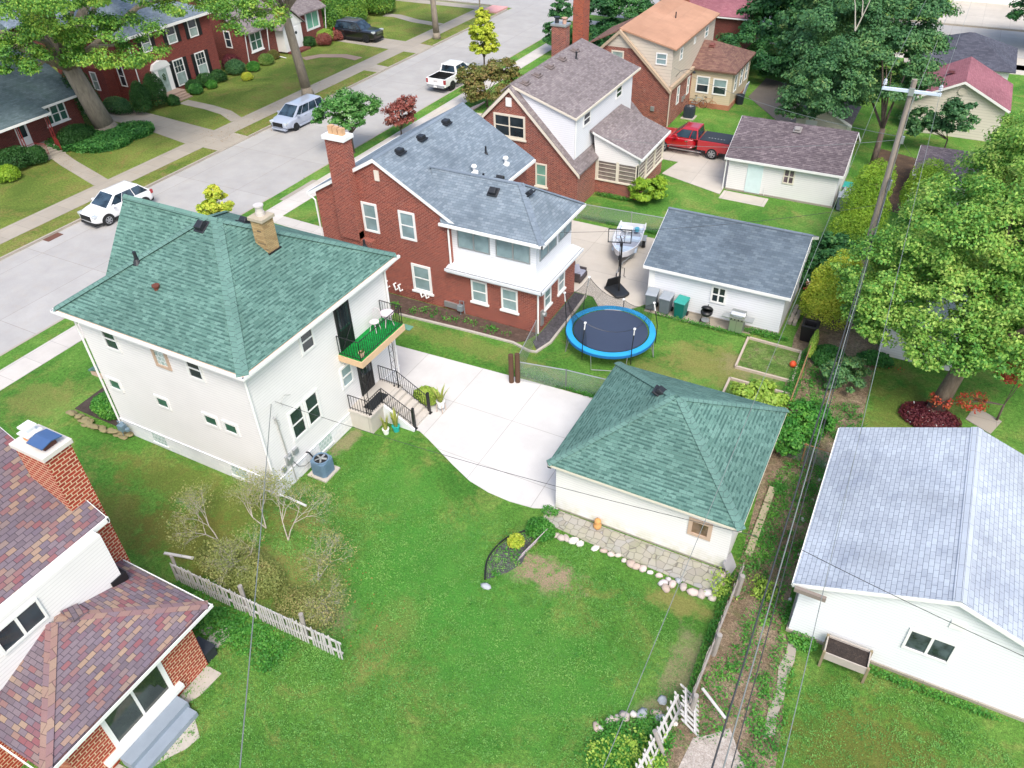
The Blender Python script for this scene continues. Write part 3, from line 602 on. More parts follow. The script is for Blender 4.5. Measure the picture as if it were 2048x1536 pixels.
# ================================================================== white garage with green hip roof
H = thing('garage', 'white sided garage with a green hip roof and one tan framed window', 'garage', (-5.4, 22.2, 0))
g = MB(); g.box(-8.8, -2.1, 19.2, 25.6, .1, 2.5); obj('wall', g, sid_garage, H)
g = MB(); g.box(-8.78, -2.12, 19.22, 25.58, -.1, .1); obj('foundation', g, conc_old, H)
a, b, c, d, e, z2 = -9.02, -1.8, 18.92, 25.85, 2.62, 4.55
A1, A2 = (-5.55, 22.38, z2), (-5.3, 22.38, z2)
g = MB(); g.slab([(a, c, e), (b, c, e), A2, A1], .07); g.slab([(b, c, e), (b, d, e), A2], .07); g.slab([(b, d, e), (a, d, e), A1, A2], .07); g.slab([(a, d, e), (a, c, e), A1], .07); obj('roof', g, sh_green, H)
g = MB()
for p, q in (((a, c, e), A1), ((b, c, e), A2), ((b, d, e), A2), ((a, d, e), A1)): g.cap(p, q, .17, .04, .03)
obj('ridge_cap', g, MATS['green_cap'], H)
g = MB(); fascia(g, [(a+.02, c+.02), (b-.02, c+.02), (b-.02, d-.02), (a+.02, d-.02), (a+.02, c+.02)], e-.15, e-.05); g.box(a+.05, b-.05, c+.05, d-.05, e-.14, e-.11); obj('fascia', g, cream_trim, H)
win(H, 'S', 19.2, -3.62, -2.78, 1.25, 2.1, .14, tan_trim, '', glass('amber_glass', '#5a4a38', 1.2, .08, 2.5))
roof_box(H, (-6.15, 22.75, 4.22), (.36, .4, .2), None, R(90), R(28))
g = MB(); g.box(-8.9, -8.8, 19.9, 23, .1, 2.25); obj('door', g, sid_cool, H, label='white overhead door'); g = MB(); g.box(-9.1, -8.8, 19.3, 19.42, 2.05, 2.15); g.box(-9.2, -9.05, 19.28, 19.44, 2.0, 2.2); obj('lamp', g, dark_vent, H)

# ================================================================== brick house with slate-blue roof
H = thing('brick_house', 'red brick house with slate blue roof, tall chimney and white upper sunroom', 'house', (-22, 33.5, 0))
px, ya, yb, zp, zL = -23.8, 29.7, 38.3, 7.85, 5.5
g = MB(); g.box(-28, -19.7, ya, yb, -.1, 5.3); g.wallpoly('S', ya, [(-28, 5.3), (-19.7, 5.3), (px, 7.72)], .25); g.wallpoly('S', yb-.3, [(-28, 5.3), (-19.7, 5.3), (px, 7.72)], .25); obj('wall', g, brick_red, H)
g = MB(); g.slab([(-28.45, ya-.12, 5.22), (px, ya-.12, zp), (px, yb+.15, zp), (-28.45, yb+.15, 5.22)], .1); g.slab([(px, ya-.12, zp), (-19.25, ya-.12, 5.3), (-19.25, yb+.15, 5.3), (px, yb+.15, zp)], .1); obj('roof', g, sh_blue, H)
g = MB(); g.cap((px, ya-.1, zp), (px, yb+.13, zp), .15, .08, .03); obj('ridge_cap', g, shingle('blue_cap', [(0, '#788592'), (1, '#84919d')], .9, .25), H)
g = MB()
for (p, q) in (((-28.45, 5.22), (px, zp)), ((px, zp), (-19.25, 5.3))):
    g.wallpoly('S', ya-.13, [(p[0], p[1]-.22), (q[0], q[1]-.22), (q[0], q[1]-.02), (p[0], p[1]-.02)], .05)
g.box(-28.52, -28.4, ya-.15, yb+.1, 5.05, 5.2); g.box(-19.28, -19.14, 34.6, yb+.1, 5.12, 5.27); obj('fascia', g, white_trim, H)
gutter_pipe(H, [(-28.45, ya-.1, 5.1), (-28.05, ya-.08, 4.8), (-28.05, ya-.08, .1)]); gutter_pipe(H, [(-19.6, ya-.12, 5.1), (-19.66, ya-.1, 4.8), (-19.66, ya-.1, 2.9)], .05)
# chimney: wide shoulder below, stack above
ch = chimney(H, -26.28, -25.12, 29.2, 29.85, 3.2, 8.6, brick_red, white_trim, .1, .2)
g = MB(); g.box(-26.28, -24.4, 29.3, 29.7, -.1, 3.2); g.prism([(-26.28, 29.3), (-25.12, 29.3), (-25.12, 29.7), (-26.28, 29.7)], 3.2, 3.6); obj('shoulder', g, brick_red, ch)
for k, xx in enumerate((-26.02, -25.72, -25.4)):
    g = MB(); g.box(xx-.13, xx+.13, 29.4, 29.66, 8.8, 9.2-.03*k); g.box(xx-.08, xx+.08, 29.45, 29.61, 9.2-.03*k, 9.21-.03*k); obj('flue_pot', g, plain('clay_pot', '#c9a27c', .8), ch)
g = MB(); wbox(g, 'S', ya, -23.87, -23.58, 6.65, 7.2, -.02, .04); obj('vent', g, plain('cream_paint', '#e9dfd0', .6), H)
win(H, 'S', ya, -25.0, -24.02, 3.62, 5.3, .12, None, 'h', gl_blue); win(H, 'S', ya, -22.68, -21.68, 3.68, 5.28, .12, None, 'h', gl_blue, lower=None); win(H, 'S', ya, -22.24, -21.04, .68, 2.32, .14, None, 'h', gl_blue, True)
win(H, 'E', -19.7, 35.0, 36.1, 3.7, 5.0, .1, None, 'h', gl_blue); win(H, 'E', -19.7, 36.6, 37.4, .9, 2.2, .1, None, 'h', gl_blue)
# sunroom wing
g = MB(); g.box(-19.7, -14.7, 29.68, 34.1, -.1, 2.45); obj('wall', g, brick_red, H, label='brick ground floor of the rear wing')
g = MB(); g.box(-19.7, -14.95, 29.95, 34.1, 2.75, 5.0); obj('upper_wall', g, sid_cool, H, label='white sided upper sunroom')
g = MB(); g.slab([(-19.95, 29.32, 2.62), (-14.35, 29.32, 2.62), (-14.35, 34.25, 2.62), (-14.9, 34.25, 2.8), (-14.9, 29.95, 2.8), (-19.95, 29.95, 2.8)], .08) if False else None
g.box(-19.85, -14.4, 29.38, 34.25, 2.5, 2.76); g.slab([(-19.85, 29.38, 2.77), (-14.4, 29.38, 2.77), (-14.95, 29.95, 2.88), (-19.85, 29.95, 2.88)], .1); g.slab([(-14.4, 29.38, 2.77), (-14.4, 34.25, 2.77), (-14.95, 34.25, 2.88), (-14.95, 29.95, 2.88)], .1)
g.box(-19.9, -14.32, 29.3, 29.36, 2.6, 2.74); g.box(-14.38, -14.3, 29.3, 34.3, 2.6, 2.74); obj('ledge_roof', g, plain('ledge_white', '#dfe3e6', .5, 0, .12, 1.5), H)
e2, ex, ey = 5.22, -14.42, 29.5
Z0 = (-21.9, 31.85, 6.95); Z1 = (-16.7, 31.85, 6.95)
g = MB(); g.slab([(-20.0, ey, e2), (ex, ey, e2), Z1, Z0], .08); g.slab([(ex, ey, e2), (ex, 34.45, e2), Z1], .08); g.slab([(ex, 34.45, e2), (-20.0, 34.45, e2), Z0, Z1], .08); obj('wing_roof', g, sh_blue, H, label='hip roof of the sunroom wing')
g = MB(); g.cap((ex, ey, e2), Z1, .16, .03, .025); g.cap((ex, 34.45, e2), Z1, .16, .03, .025); g.cap(Z0, Z1, .14, .07, .025); obj('ridge_cap', g, MATS['blue_cap'], H)
g = MB(); g.box(-20.1, ex+.1, ey-.09, ey+.0, e2-.16, e2-.02); g.box(ex+.0, ex+.09, ey-.09, 34.5, e2-.16, e2-.02); g.box(-19.9, ex, ey, 34.4, e2-.13, e2-.1); obj('gutter', g, white_trim, H)
for (a, b) in ((-19.36, -17.5), (-17.16, -15.26)): win(H, 'S', 29.95, a, b, 3.8, 4.95, .05, galv, 'v', gl_blue)
for (a, b) in ((30.32, 32.2), (32.5, 34.0)): win(H, 'E', -14.95, a, b, 3.82, 4.95, .05, galv, 'v', gl_blue)
win(H, 'S', 29.68, -18.56, -17.62, .98, 2.26, .09, None, 'h', gl_blue, True); win(H, 'S', 29.68, -16.8, -15.86, .96, 2.26, .09, None, 'h', gl_blue, True)
win(H, 'E', -14.7, 30.3, 31.1, 1.1, 2.2, .09, None, 'h', gl_blue, True); win(H, 'E', -14.7, 31.95, 32.75, 1.1, 2.2, .09, None, 'h', gl_blue, True)
gutter_pipe(H, [(-14.68, 29.6, 2.5), (-14.68, 29.58, .1)], .05)
g = MB(); wbox(g, 'E', -14.7, 29.85, 30.1, .4, 1.25, 0, .1); g.cyl((0, 0, 0), .12, .1, 12, None, Matrix.Translation((-14.6, 30.15, .95)) @ Matrix.Rotation(R(90), 4, 'Y')); obj('meter', g, galv, H)
g = MB(); wbox(g, 'S', ya, -20.3, -19.4, .18, .5, -.02, .1); obj('window_well', g, galv, H); g = MB(); g.box(-19.35, -19.05, 29.35, 29.6, .3, .6); g.tube([(-19.2, 29.45, 0), (-19.2, 29.45, .9), (-19.0, 29.5, .9), (-19, 29.55, .1)], .025); obj('gas_meter', g, plain('meter_grey', '#93a2a8', .5, .3), H)
for x in (-24.0, -23.45, -23.15, -21.75, -21.45): g = MB(); g.tube([(x, 29.7, .75), (x, 29.5, .78), (x+.12, 29.42, .7), (x+.16, 29.42, .5), (x+.3, 29.45, .62)], .045, 7); obj('exhaust_pipe', g, white_trim, H)
for (y) in (31.3, 33.3, 35.8): roof_box(H, (-23.35, y, 7.62), (.42, .4, .2), None, R(90), 0)
roof_box(H, (-17.9, 31.2, 6.55), (.4, .36, .2), None, 0, R(35)); roof_box(H, (-16.1, 31.6, 6.6), (.36, .36, .18), None, R(90), R(-40)); roof_box(H, (-18.6, 33.2, 6.3), (.4, .3, .18), None, 0, R(-30))
pipe_vent(H, -20.95, 35.9, 6.25, .4, .05); pipe_vent(H, -20.0, 33.9, 5.75, .3, .06)
for (x, y, z) in ((-20.55, 33.9, 6.05), (-19.95, 36.3, 5.7)):
    g = MB(); g.cyl((x, y, z-.1), .22, .12, 14); g.cyl((x, y, z), .08, .2, 10); g.lathe((x, y, z+.2), [(.08, 0), (.14, .03), (.16, .1), (.12, .18), (.02, .22)], 12); obj('vent_pipe', g, white_trim, H, label='white round-capped roof vent')

# ================================================================== brick gable house with taupe roof
H = thing('brick_house', 'brick gable house with taupe shingles, white siding dormer and low sunroom', 'house', (-23.4, 49, 0))
ya, yb, px, zp = 43.4, 54.5, -23.4, 7.35; xe, zx = 4.9, 2.55
g = MB(); g.box(-28.1, -18.7, ya, yb, -.1, 2.6)
for y in (ya, yb-.25): g.wallpoly('S', y, [(-28.1, 2.6), (-18.7, 2.6), (px, 7.15)], .25)
obj('wall', g, brick_hc, H)
g = MB(); g.slab([(px-xe, ya-.15, zx), (px, ya-.15, zp), (px, yb+.2, zp), (px-xe, yb+.2, zx)], .12); g.slab([(px, ya-.15, zp), (px+xe, ya-.15, zx), (px+xe, ya+.55, zx), (px, ya+.55, zp)], .12)
g.slab([(-19.95, ya+.5, 3.95), (px+xe, ya+.5, zx), (px+xe, yb+.2, zx), (-19.95, yb+.2, 3.95)], .12); g.slab([(px, yb-.3, zp), (px+xe, yb-.3, zx), (px+xe, yb+.2, zx), (px, yb+.2, zp)], .12)
obj('roof', g, sh_brown, H)
g = MB()
for sx in (-1, 1): g = MB(); g.wallpoly('S', ya-.17, [(px+sx*xe, zx-.3), (px, zp-.3), (px, zp-.06), (px+sx*xe, zx-.06)], .06); obj('fascia', g, cream_trim, H)
dx = -19.15
g = MB(); g.wallpoly('S', ya+.4, [(px, 7.1), (px+.4, 6.7), (dx, 3.0), (dx, 5.85)], 9.9); obj('dormer_wall', g, sid_cool, H)
g = MB(); g.slab([(px-.15, ya+.25, 7.42), (dx+.14, ya+.25, 5.92), (dx+.14, 54.7, 5.92), (px-.15, 54.7, 7.42)], .1); g.slab([(px-.12, ya+.25, 7.42), (px-.8, ya+.25, 6.9), (px-.8, 54.7, 6.9), (px-.12, 54.7, 7.42)], .1) ; obj('dormer_roof', g, sh_brown, H)
g = MB(); g.box(dx+.12, dx+.2, ya+.2, 54.75, 5.76, 5.9); g.wallpoly('S', ya+.23, [(px, 7.18), (dx+.14, 5.76), (dx+.14, 5.9), (px, 7.34)], .04); obj('fascia', g, cream_trim, H, label='dormer eave boards')
g = MB(); wbox(g, 'S', ya, -23.7, -23.3, 6.1, 6.65, -.02, .05); obj('vent', g, white_trim, H)
win(H, 'S', ya, -24.62, -22.36, 4.1, 5.6, .13, cream_trim, 'hv', gl_dark, True); win(H, 'S', ya, -21.66, -20.84, 1.2, 2.75, .1, cream_trim, 'h', glass('green_glass', '#6f9a8a', .4, .1), True)
win(H, 'E', dx, 45.1, 46.25, 4.8, 5.66, .1, None, 'h', gl_dark); win(H, 'E', dx, 50.6, 51.7, 4.85, 5.66, .1, None, 'h', gl_dark)
gutter_pipe(H, [(dx+.05, ya+.5, 5.7), (dx+.05, ya+.45, 3.3)], .04)
# low wing roof (left) and sunroom
g = MB(); g.slab([(-18.6, 46.15, 4.15), (-15.45, 46.15, 3.0), (-15.45, 51.6, 3.0), (-19.1, 51.6, 4.3), (-19.1, 46.15, 4.3)], .1); obj('sunroom_roof', g, sh_brown, H)
g = MB(); g.wallpoly("S", 46.37, [(-18.7, 2.3), (-15.8, 2.3), (-15.8, 2.95), (-18.9, 4.0)], .15); g.box(-18.7, -15.75, 46.4, 51.4, 2.35, 2.95); obj('sunroom_gable', g, sid_white, H)
g = MB(); g.box(-18.7, -15.75, 46.42, 51.4, -.1, 1.0); obj('sunroom_wall', g, brick_hc, H)
g = MB()
for x in (-18.6, -17.15, -15.8): g.box(x-.09, x+.09, 46.35, 46.46, 1.0, 2.4)
for y in (46.4, 48.0, 49.7, 51.35): g.box(-15.8, -15.7, y-.05, y+.05, 1.0, 2.5)
g.box(-18.7, -15.7, 46.34, 46.44, .95, 1.05); g.box(-15.78, -15.68, 46.4, 51.4, .95, 1.05); sf = obj('sunroom_window', g, cream_trim, H)
g = MB()
for k in range(4): g.box(-18.6, -15.8, 46.39, 46.41, 1.3+k*.27, 1.325+k*.27); g.box(-15.76, -15.74, 46.4, 51.3, 1.3+k*.27, 1.325+k*.27)
obj('sash', g, cream_trim, sf); g = MB(); g.box(-18.6, -15.82, 46.46, 46.5, 1.0, 2.4); g.box(-15.84, -15.8, 46.5, 51.3, 1.0, 2.4); obj('pane', g, glass('brown_glass', '#7f7570', .3, .2, 2.), sf)
g = MB(); g.box(-15.5, -15.38, 46.1, 51.65, 2.82, 2.98); g.wallpoly('S', 46.14, [(-18.9, 4.1), (-15.45, 2.84), (-15.45, 2.98), (-18.9, 4.24)], .04); obj('gutter', g, white_trim, H)
ch = chimney(H, -25.95, -24.85, 54.75, 55.5, -.1, 8.0, brick_hc, galv, .08, .15)
for k, xx in enumerate((-25.7, -25.1)):
    g = MB(); g.cyl((xx, 55.12, 8.15), .15, .3, 10); g.cyl((xx, 55.12, 8.5), .22, .05, 10); obj('flue_pot', g, dark_vent if k == 0 else plain('clay_pot2', '#bf9a86', .8), ch)
for y in (44.6, 46.3, 48.2, 50.1, 52.2): roof_box(H, (px+.45, y, 7.3), (.42, .4, .17), plain('brown_vent', '#7d716e', .5), R(90), R(15))
pipe_vent(H, -22.4, 51.2, 7.0, .5, .06)
# low porch roof on the street side seen past the gable
g = MB(); g.slab([(-29.6, 44.5, 3.6), (-27.6, 44.5, 4.6), (-27.6, 47.5, 4.6), (-29.6, 47.5, 3.6)], .1); obj('porch_roof', g, sh_brown, H)

# ================================================================== house with orange-tan flat dormer roof and tan addition
H = thing('brick_house', 'brick house with broad orange tan dormer roof and small tan sided addition', 'house', (-22.5, 65, 0))
ya, yb, px, zp = 59.65, 71.5, -22.5, 6.95; xe, zx = 4.45, 2.9; dx = -18.3
g = MB(); g.box(-26.8, -18.2, ya, yb, -.1, 2.9); g.wallpoly('S', ya, [(-26.8, 2.9), (-18.2, 2.9), (-21.2, 5.66), (-23.85, 5.66)], .2); obj('wall', g, brick_hc, H)
g = MB(); g.wallpoly('S', ya, [(-21.2, 5.66), (px, 6.85), (-23.85, 5.66)], .2); g.wallpoly('S', ya+.25, [(px, 6.8), (dx, 3.0), (dx, 5.92)], 11.2); obj('dormer_wall', g, sid_tan, H)
g = MB(); g.slab([(px-xe, ya-.15, zx), (px, ya-.15, zp), (px, yb+.2, zp), (px-xe, yb+.2, zx)], .12); obj('roof', g, sh_rust, H)
g = MB(); g.slab([(px-.1, ya+.05, 7.02), (dx+.3, ya+.05, 5.95), (dx+.3, 71.2, 5.95), (px-.1, 71.2, 7.02)], .12); obj('dormer_roof', g, sh_tanp, H, label='broad orange tan dormer roof')
g = MB()
for sx in (-1, 1): g.wallpoly('S', ya-.2, [(px+sx*xe, zx-.25), (px, zp-.28), (px, zp), (px+sx*xe, zx)], .28)
g.box(dx+.05, dx+.3, ya, 65.4, 2.95, 3.2); obj('fascia', g, plain('tan_board', '#b8a48c', .6), H)
win(H, 'S', ya, -23.12, -22.1, 4.35, 5.4, .1, cream_trim, 'h', gl_pale); win(H, 'S', ya+.25, -19.6, -18.72, 4.65, 5.52, .08, None, 'h', gl_blue)
win(H, 'E', dx, 61.7, 62.35, 4.55, 5.45, .07, None, 'h', gl_blue); win(H, 'E', dx, 65.2, 65.6, 4.9, 5.4, .07, None, '', gl_blue); win(H, 'E', dx, 68.2, 69.1, 4.65, 5.5, .07, None, 'h', gl_blue)
win(H, 'E', -18.2, 61.6, 62.2, 1.2, 2.6, .08, None, 'h', gl_blue); win(H, 'E', -18.2, 64.2, 64.8, 1.2, 2.6, .08, None, 'h', gl_blue)
gutter_pipe(H, [(-18.1, ya-.1, 2.95), (-18.12, ya-.08, .1)], .05, plain('tan_pipe', '#d6c6b4', .5)); pipe_vent(H, -20.3, 66.2, 6.5, .45, .05, None, False)
g = MB(); wbox(g, 'S', ya, -19.6, -19.3, 1.2, 1.55, 0, .1); wbox(g, 'E', -18.2, 63.1, 63.3, 1.0, 1.4, 0, .12); wbox(g, 'E', -18.2, 63.6, 63.75, 1.1, 1.4, 0, .1); obj('meter', g, galv, H)
g = MB(); g.tube([(dx, 61.2, 3.5), (dx+.3, 61.3, 3.95), (dx+.7, 61.8, 4.0), (dx+1.1, 62.1, 3.8)], .02); g.lathe((dx+1.15, 62.15, 3.66), [(.13, 0), (.1, .1), (.03, .16)], 10); obj('lamp', g, dark_vent, H)
g = MB(); g.box(-18.2, -14.85, 65.4, 71.2, .4, 3.05); obj('addition_wall', g, siding('tan_lap', '#d9c9ab', .16), H); g = MB(); g.box(-18.2, -14.8, 65.35, 71.25, -.1, .4); obj('addition_foundation', g, brickm('orange_base', '#b06a4c', '#c07a58', '#b59a86'), H)
e2 = 3.12; Z0, Z1 = (-18.25, 68.2, 4.55), (-17.2, 68.2, 4.55)
g = MB(); g.slab([(-18.3, 65.15, e2), (-14.55, 65.15, e2), Z1, Z0], .08); g.slab([(-14.55, 65.15, e2), (-14.55, 71.4, e2), Z1], .08); g.slab([(-14.55, 71.4, e2), (-18.3, 71.4, e2), Z0, Z1], .08); obj('addition_roof', g, sh_rust, H)
g = MB(); fascia(g, [(-18.2, 65.17), (-14.57, 65.17), (-14.57, 71.4)], e2-.16, e2-.06); obj('gutter', g, plain('brown_gutter', '#6b4f43', .5), H)
win(H, 'S', 65.4, -17.78, -16.66, 1.15, 2.5, .1, None, 'h', gl_blue, None, lower=gl_dark); win(H, 'S', 65.4, -16.38, -15.2, 1.15, 2.45, .1, None, 'h', gl_blue, lower=gl_dark)
for y in (66.2, 68.0, 69.6): win(H, 'E', -14.85, y, y+.85, 1.2, 2.6, .09, None, 'h', gl_blue)
roof_box(H, (-17.4, 67.6, 4.35), (.36, .36, .16), plain('rust_vent', '#7c4b44', .6), 0, R(25))
chimney(H, -27.9, -27.0, 62.9, 64.2, -.1, 8.3, brick_dk, galv, .08, .2)
g = MB(); g.slab([(-27.2, 64.2, 4.3), (-27.2, 70, 4.3), (-24.5, 70, 5.6), (-24.5, 64.2, 5.6)], .1); obj('side_roof', g, sh_rust, H)

# ================================================================== corner house behind (red chimney, red shingles)
H = thing('brick_house', 'brick house mostly hidden past the orange tan roof with wide orange chimney', 'house', (-24, 82, 0))
g = MB(); g.box(-26.5, -18, 82, 89, -.1, 3.2); obj('wall', g, brick_far, H)
g = MB(); g.slab([(-26.9, 81.7, 3.2), (-17.6, 81.7, 3.2), (-17.6, 85.5, 5.4), (-26.9, 85.5, 5.4)], .1); g.slab([(-26.9, 89.3, 3.2), (-26.9, 85.5, 5.4), (-17.6, 85.5, 5.4), (-17.6, 89.3, 3.2)], .1); obj('roof', g, sh_red, H)
chimney(H, -25.2, -23.9, 81.0, 82.0, -.1, 8.6, brick_dk, galv, .05, .15); g = MB(); fascia(g, [(-26.9, 81.7), (-17.6, 81.7)], 3.0, 3.12); obj('gutter', g, white_trim, H)
win(H, 'S', 82, -23.2, -21.4, 1.4, 2.7, .1, None, 'h', gl_dark)
# ================================================================== gable garages with the ridge along X
def gable_x(name, label, cat, x0, x1, y0, y1, ze, zr, wm, rm, ov=.25, t=.08, yr=None):
    H = thing(name, label, cat, ((x0+x1)/2, (y0+y1)/2, 0)); yr = yr or (y0+y1)/2
    g = MB(); g.box(x0, x1, y0, y1, .08, ze-.05)
    for x in (x0+.15, x1): g.wallpoly('E', x, [(y0, ze-.06), (y1, ze-.06), (yr, zr-.12)], .15)
    obj('wall', g, wm, H); g = MB(); g.box(x0-.03, x1+.03, y0-.03, y1+.03, -.15, .12); obj('foundation', g, conc_old, H)
    s = (zr-ze)/(yr-y0); g = MB(); a, b = y0-ov, y1+ov; za = ze-s*ov; zb = ze-(zr-ze)/(y1-yr)*ov
    g.slab([(x0-ov, a, za), (x1+ov, a, za), (x1+ov, yr, zr), (x0-ov, yr, zr)], t); g.slab([(x0-ov, yr, zr), (x1+ov, yr, zr), (x1+ov, b, zb), (x0-ov, b, zb)], t); obj('roof', g, rm, H)
    g = MB()
    for x in (x0-ov-.02, x1+ov): g.wallpoly('E', x+.02, [(a, za-.2), (yr, zr-.2), (yr, zr-.03), (a, za-.03)], .03); g.wallpoly('E', x+.02, [(yr, zr-.2), (b, zb-.2), (b, zb-.03), (yr, zr-.03)], .03)
    g.box(x0-ov, x1+ov, a-.04, a, za-.17, za-.02); g.box(x0-ov, x1+ov, a+.01, y0, za-.15, za-.12); obj('fascia', g, white_trim, H); return H
H = gable_x('garage', 'white garage with dark slate shingles, waste bins and two grills along its wall', 'garage', -10.78, -3.78, 34.85, 41.3, 2.5, 4.05, sid_garage if False else sid_cool, sh_garg)
g = MB(); g.box(-11.05, -3.5, 38.0, 38.16, 4.04, 4.09); obj('ridge_cap', g, MATS['blue_cap'], H)
win(H, 'S', 34.85, -7.42, -6.62, .98, 1.98, .1, None, 'hv', gl_dark); g = MB(); g.box(-10.75, -10.45, 34.78, 34.84, 0.1, 2.4); obj('corner_board', g, white_trim, H)
H = gable_x('garage', 'white garage with plum coloured shingles, pale side door and one barred window', 'garage', -10.9, -3.95, 50.55, 56.6, 2.45, 4.0, sid_white, sh_purp)
g = MB(); wbox(g, 'S', 50.55, -9.62, -8.62, .1, 2.15, -.02, .05); obj('door', g, plain('pale_door', '#d8ecec', .4), H); win(H, 'S', 50.55, -7.32, -6.6, 1.1, 2.1, .08, cream_trim, 'hv', glass('plum_glass', '#5a4a55', 1, .1, 3))
roof_box(H, (-7.35, 53.0, 3.8), (.36, .36, .16), plain('grey_vent', '#8f8a88', .5), 0, R(26)); g = MB(); g.tube([(-11.05, 50.4, 2.3), (-11.05, 50.35, .1)], .04, 6); g.tube([(-8.3, 50.4, .1), (-8.3, 50.45, .7)], .015, 5); obj('downspout', g, white_trim, H)
# large right hand garage, ridge along Y
H = thing('garage', 'large white sided garage with pale grey shingles and a sliding window, lower right', 'garage', (4.5, 21.7, 0))
x0, x1, y0, y1, ze, zr, xr = .48, 8.5, 17.7, 25.4, 2.7, 4.3, 4.48
g = MB(); g.box(x0, x1, y0, y1, .12, ze); g.wallpoly('S', y0, [(x0, ze), (x1, ze), (xr, zr-.08)], .15); g.wallpoly('S', y1-.15, [(x0, ze), (x1, ze), (xr, zr-.08)], .15); obj('wall', g, siding('wide_siding', '#f0f3f5', .125), H)
g = MB(); g.box(x0-.06, x1+.03, y0-.05, y1+.03, -.15, .12); obj('foundation', g, conc_old, H)
g = MB(); g.slab([(x0-.28, y0-.22, ze-.06), (xr, y0-.22, zr), (xr, y1+.25, zr), (x0-.28, y1+.25, ze-.06)], .08); g.slab([(xr, y0-.22, zr), (x1+.28, y0-.22, ze-.06), (x1+.28, y1+.25, ze-.06), (xr, y1+.25, zr)], .08); obj('roof', g, sh_pale, H)
g = MB(); g.cap((xr, y0-.22, zr), (xr, y1+.25, zr), .2, .075, .025); obj('ridge_cap', g, shingle('pale_cap', [(0, '#b2bbc6'), (1, '#bbc4ce')], .9, .15, None, None, .5), H)
g = MB(); g.wallpoly('S', y0-.24, [(x0-.28, ze-.24), (xr, zr-.18), (xr, zr-.02), (x0-.28, ze-.08)], .03); g.wallpoly('S', y0-.24, [(x1+.28, ze-.24), (x1+.28, ze-.08), (xr, zr-.02), (xr, zr-.18)], .03); g.box(x0-.32, x0-.26, y0-.2, y1+.2, ze-.22, ze-.07); obj('fascia', g, white_trim, H)
win(H, 'S', y0, 3.68, 5.02, 1.3, 2.28, .08, None, 'v', glass('garage_glass', '#2c3438', 2.5, .08, 3.)); g = MB(); wbox(g, 'S', y0, 4.55, 4.95, 2.9, 3.25, -.01, .03); obj('vent', g, white_trim, H)
g = MB(); g.box(x0-.2, x0+.75, y0-.42, y0-.3, 2.5, 2.66); obj('bracket', g, grey_trim, H)
# small plum roofed shed by the pole, red roofed garage, dark hip garage, pale shed behind the trees
gable_x('shed', 'small shed with plum shingle rows in the yard right of the utility pole', 'shed', .25, 3.6, 53.4, 58.0, 2.1, 2.25, sid_white, sh_purp, .2, yr=57.8)
def gable_y(name, label, cat, x0, x1, y0, y1, ze, zr, wm, rm, ov=.3):
    H = thing(name, label, cat, ((x0+x1)/2, (y0+y1)/2, 0)); xr = (x0+x1)/2; s = (zr-ze)/(xr-x0)
    g = MB(); g.box(x0, x1, y0, y1, -.1, ze); g.wallpoly('S', y0, [(x0, ze), (x1, ze), (xr, zr-.1)], .15); g.wallpoly('S', y1-.15, [(x0, ze), (x1, ze), (xr, zr-.1)], .15); obj('wall', g, wm, H)
    a, b = x0-ov, x1+ov; zz = ze-s*ov; g = MB(); g.slab([(a, y0-ov, zz), (xr, y0-ov, zr), (xr, y1+ov, zr), (a, y1+ov, zz)], .08); g.slab([(xr, y0-ov, zr), (b, y0-ov, zz), (b, y1+ov, zz), (xr, y1+ov, zr)], .08); obj('roof', g, rm, H)
    g = MB(); g.wallpoly('S', y0-ov-.02, [(a, zz-.2), (xr, zr-.2), (xr, zr-.02), (a, zz-.02)], .03); g.wallpoly('S', y0-ov-.02, [(b, zz-.2), (b, zz-.02), (xr, zr-.02), (xr, zr-.2)], .03); obj('fascia', g, white_trim, H); return H
H = gable_y('garage', 'cream sided garage with dull red shingles beyond the utility pole crossarm', 'garage', -1.5, 4.8, 66.6, 72.6, 2.6, 4.15, siding('cream_lap', '#ddd6c8', .2), sh_red); roof_box(H, (.6, 69.5, 3.8), (.4, .3, .14), plain('dark_red_vent', '#6b3b40', .6)); g = MB(); g.cyl((0, 0, 0), .28, .06, 18, None, Matrix.Translation((1.65, 66.58, 3.35)) @ Matrix.Rotation(R(90), 4, 'X')); g.box(1.55, 1.75, 66.4, 66.6, 2.0, 2.15); obj('vent', g, plain('cream_vent', '#cfc8b8', .6), H)
H = thing('garage', 'garage with dark slate hip roof standing past the red roofed one', 'garage', (1.3, 79.5, 0)); g = MB(); g.box(-2.2, 4.8, 76.2, 83, -.1, 2.4); obj('wall', g, sid_white, H)
e2 = 2.5; Z0, Z1 = (1.1, 79.6, 4.3), (1.5, 79.6, 4.3); a, b, c, d = -2.6, 5.2, 75.9, 83.3
g = MB(); g.slab([(a, c, e2), (b, c, e2), Z1, Z0]); g.slab([(b, c, e2), (b, d, e2), Z1]); g.slab([(b, d, e2), (a, d, e2), Z0, Z1]); g.slab([(a, d, e2), (a, c, e2), Z0]); obj('roof', g, sh_slate2, H)
H = gable_y('shed', 'cream shed corner with pale door showing beneath the big dark tree', 'shed', -8.6, -5.0, 60.2, 64, 2.3, 3.2, sid_cream, sh_brown); g = MB(); wbox(g, 'S', 60.2, -7.9, -7.1, 0, 2.0, -.02, .05); obj('door', g, white_trim, H)
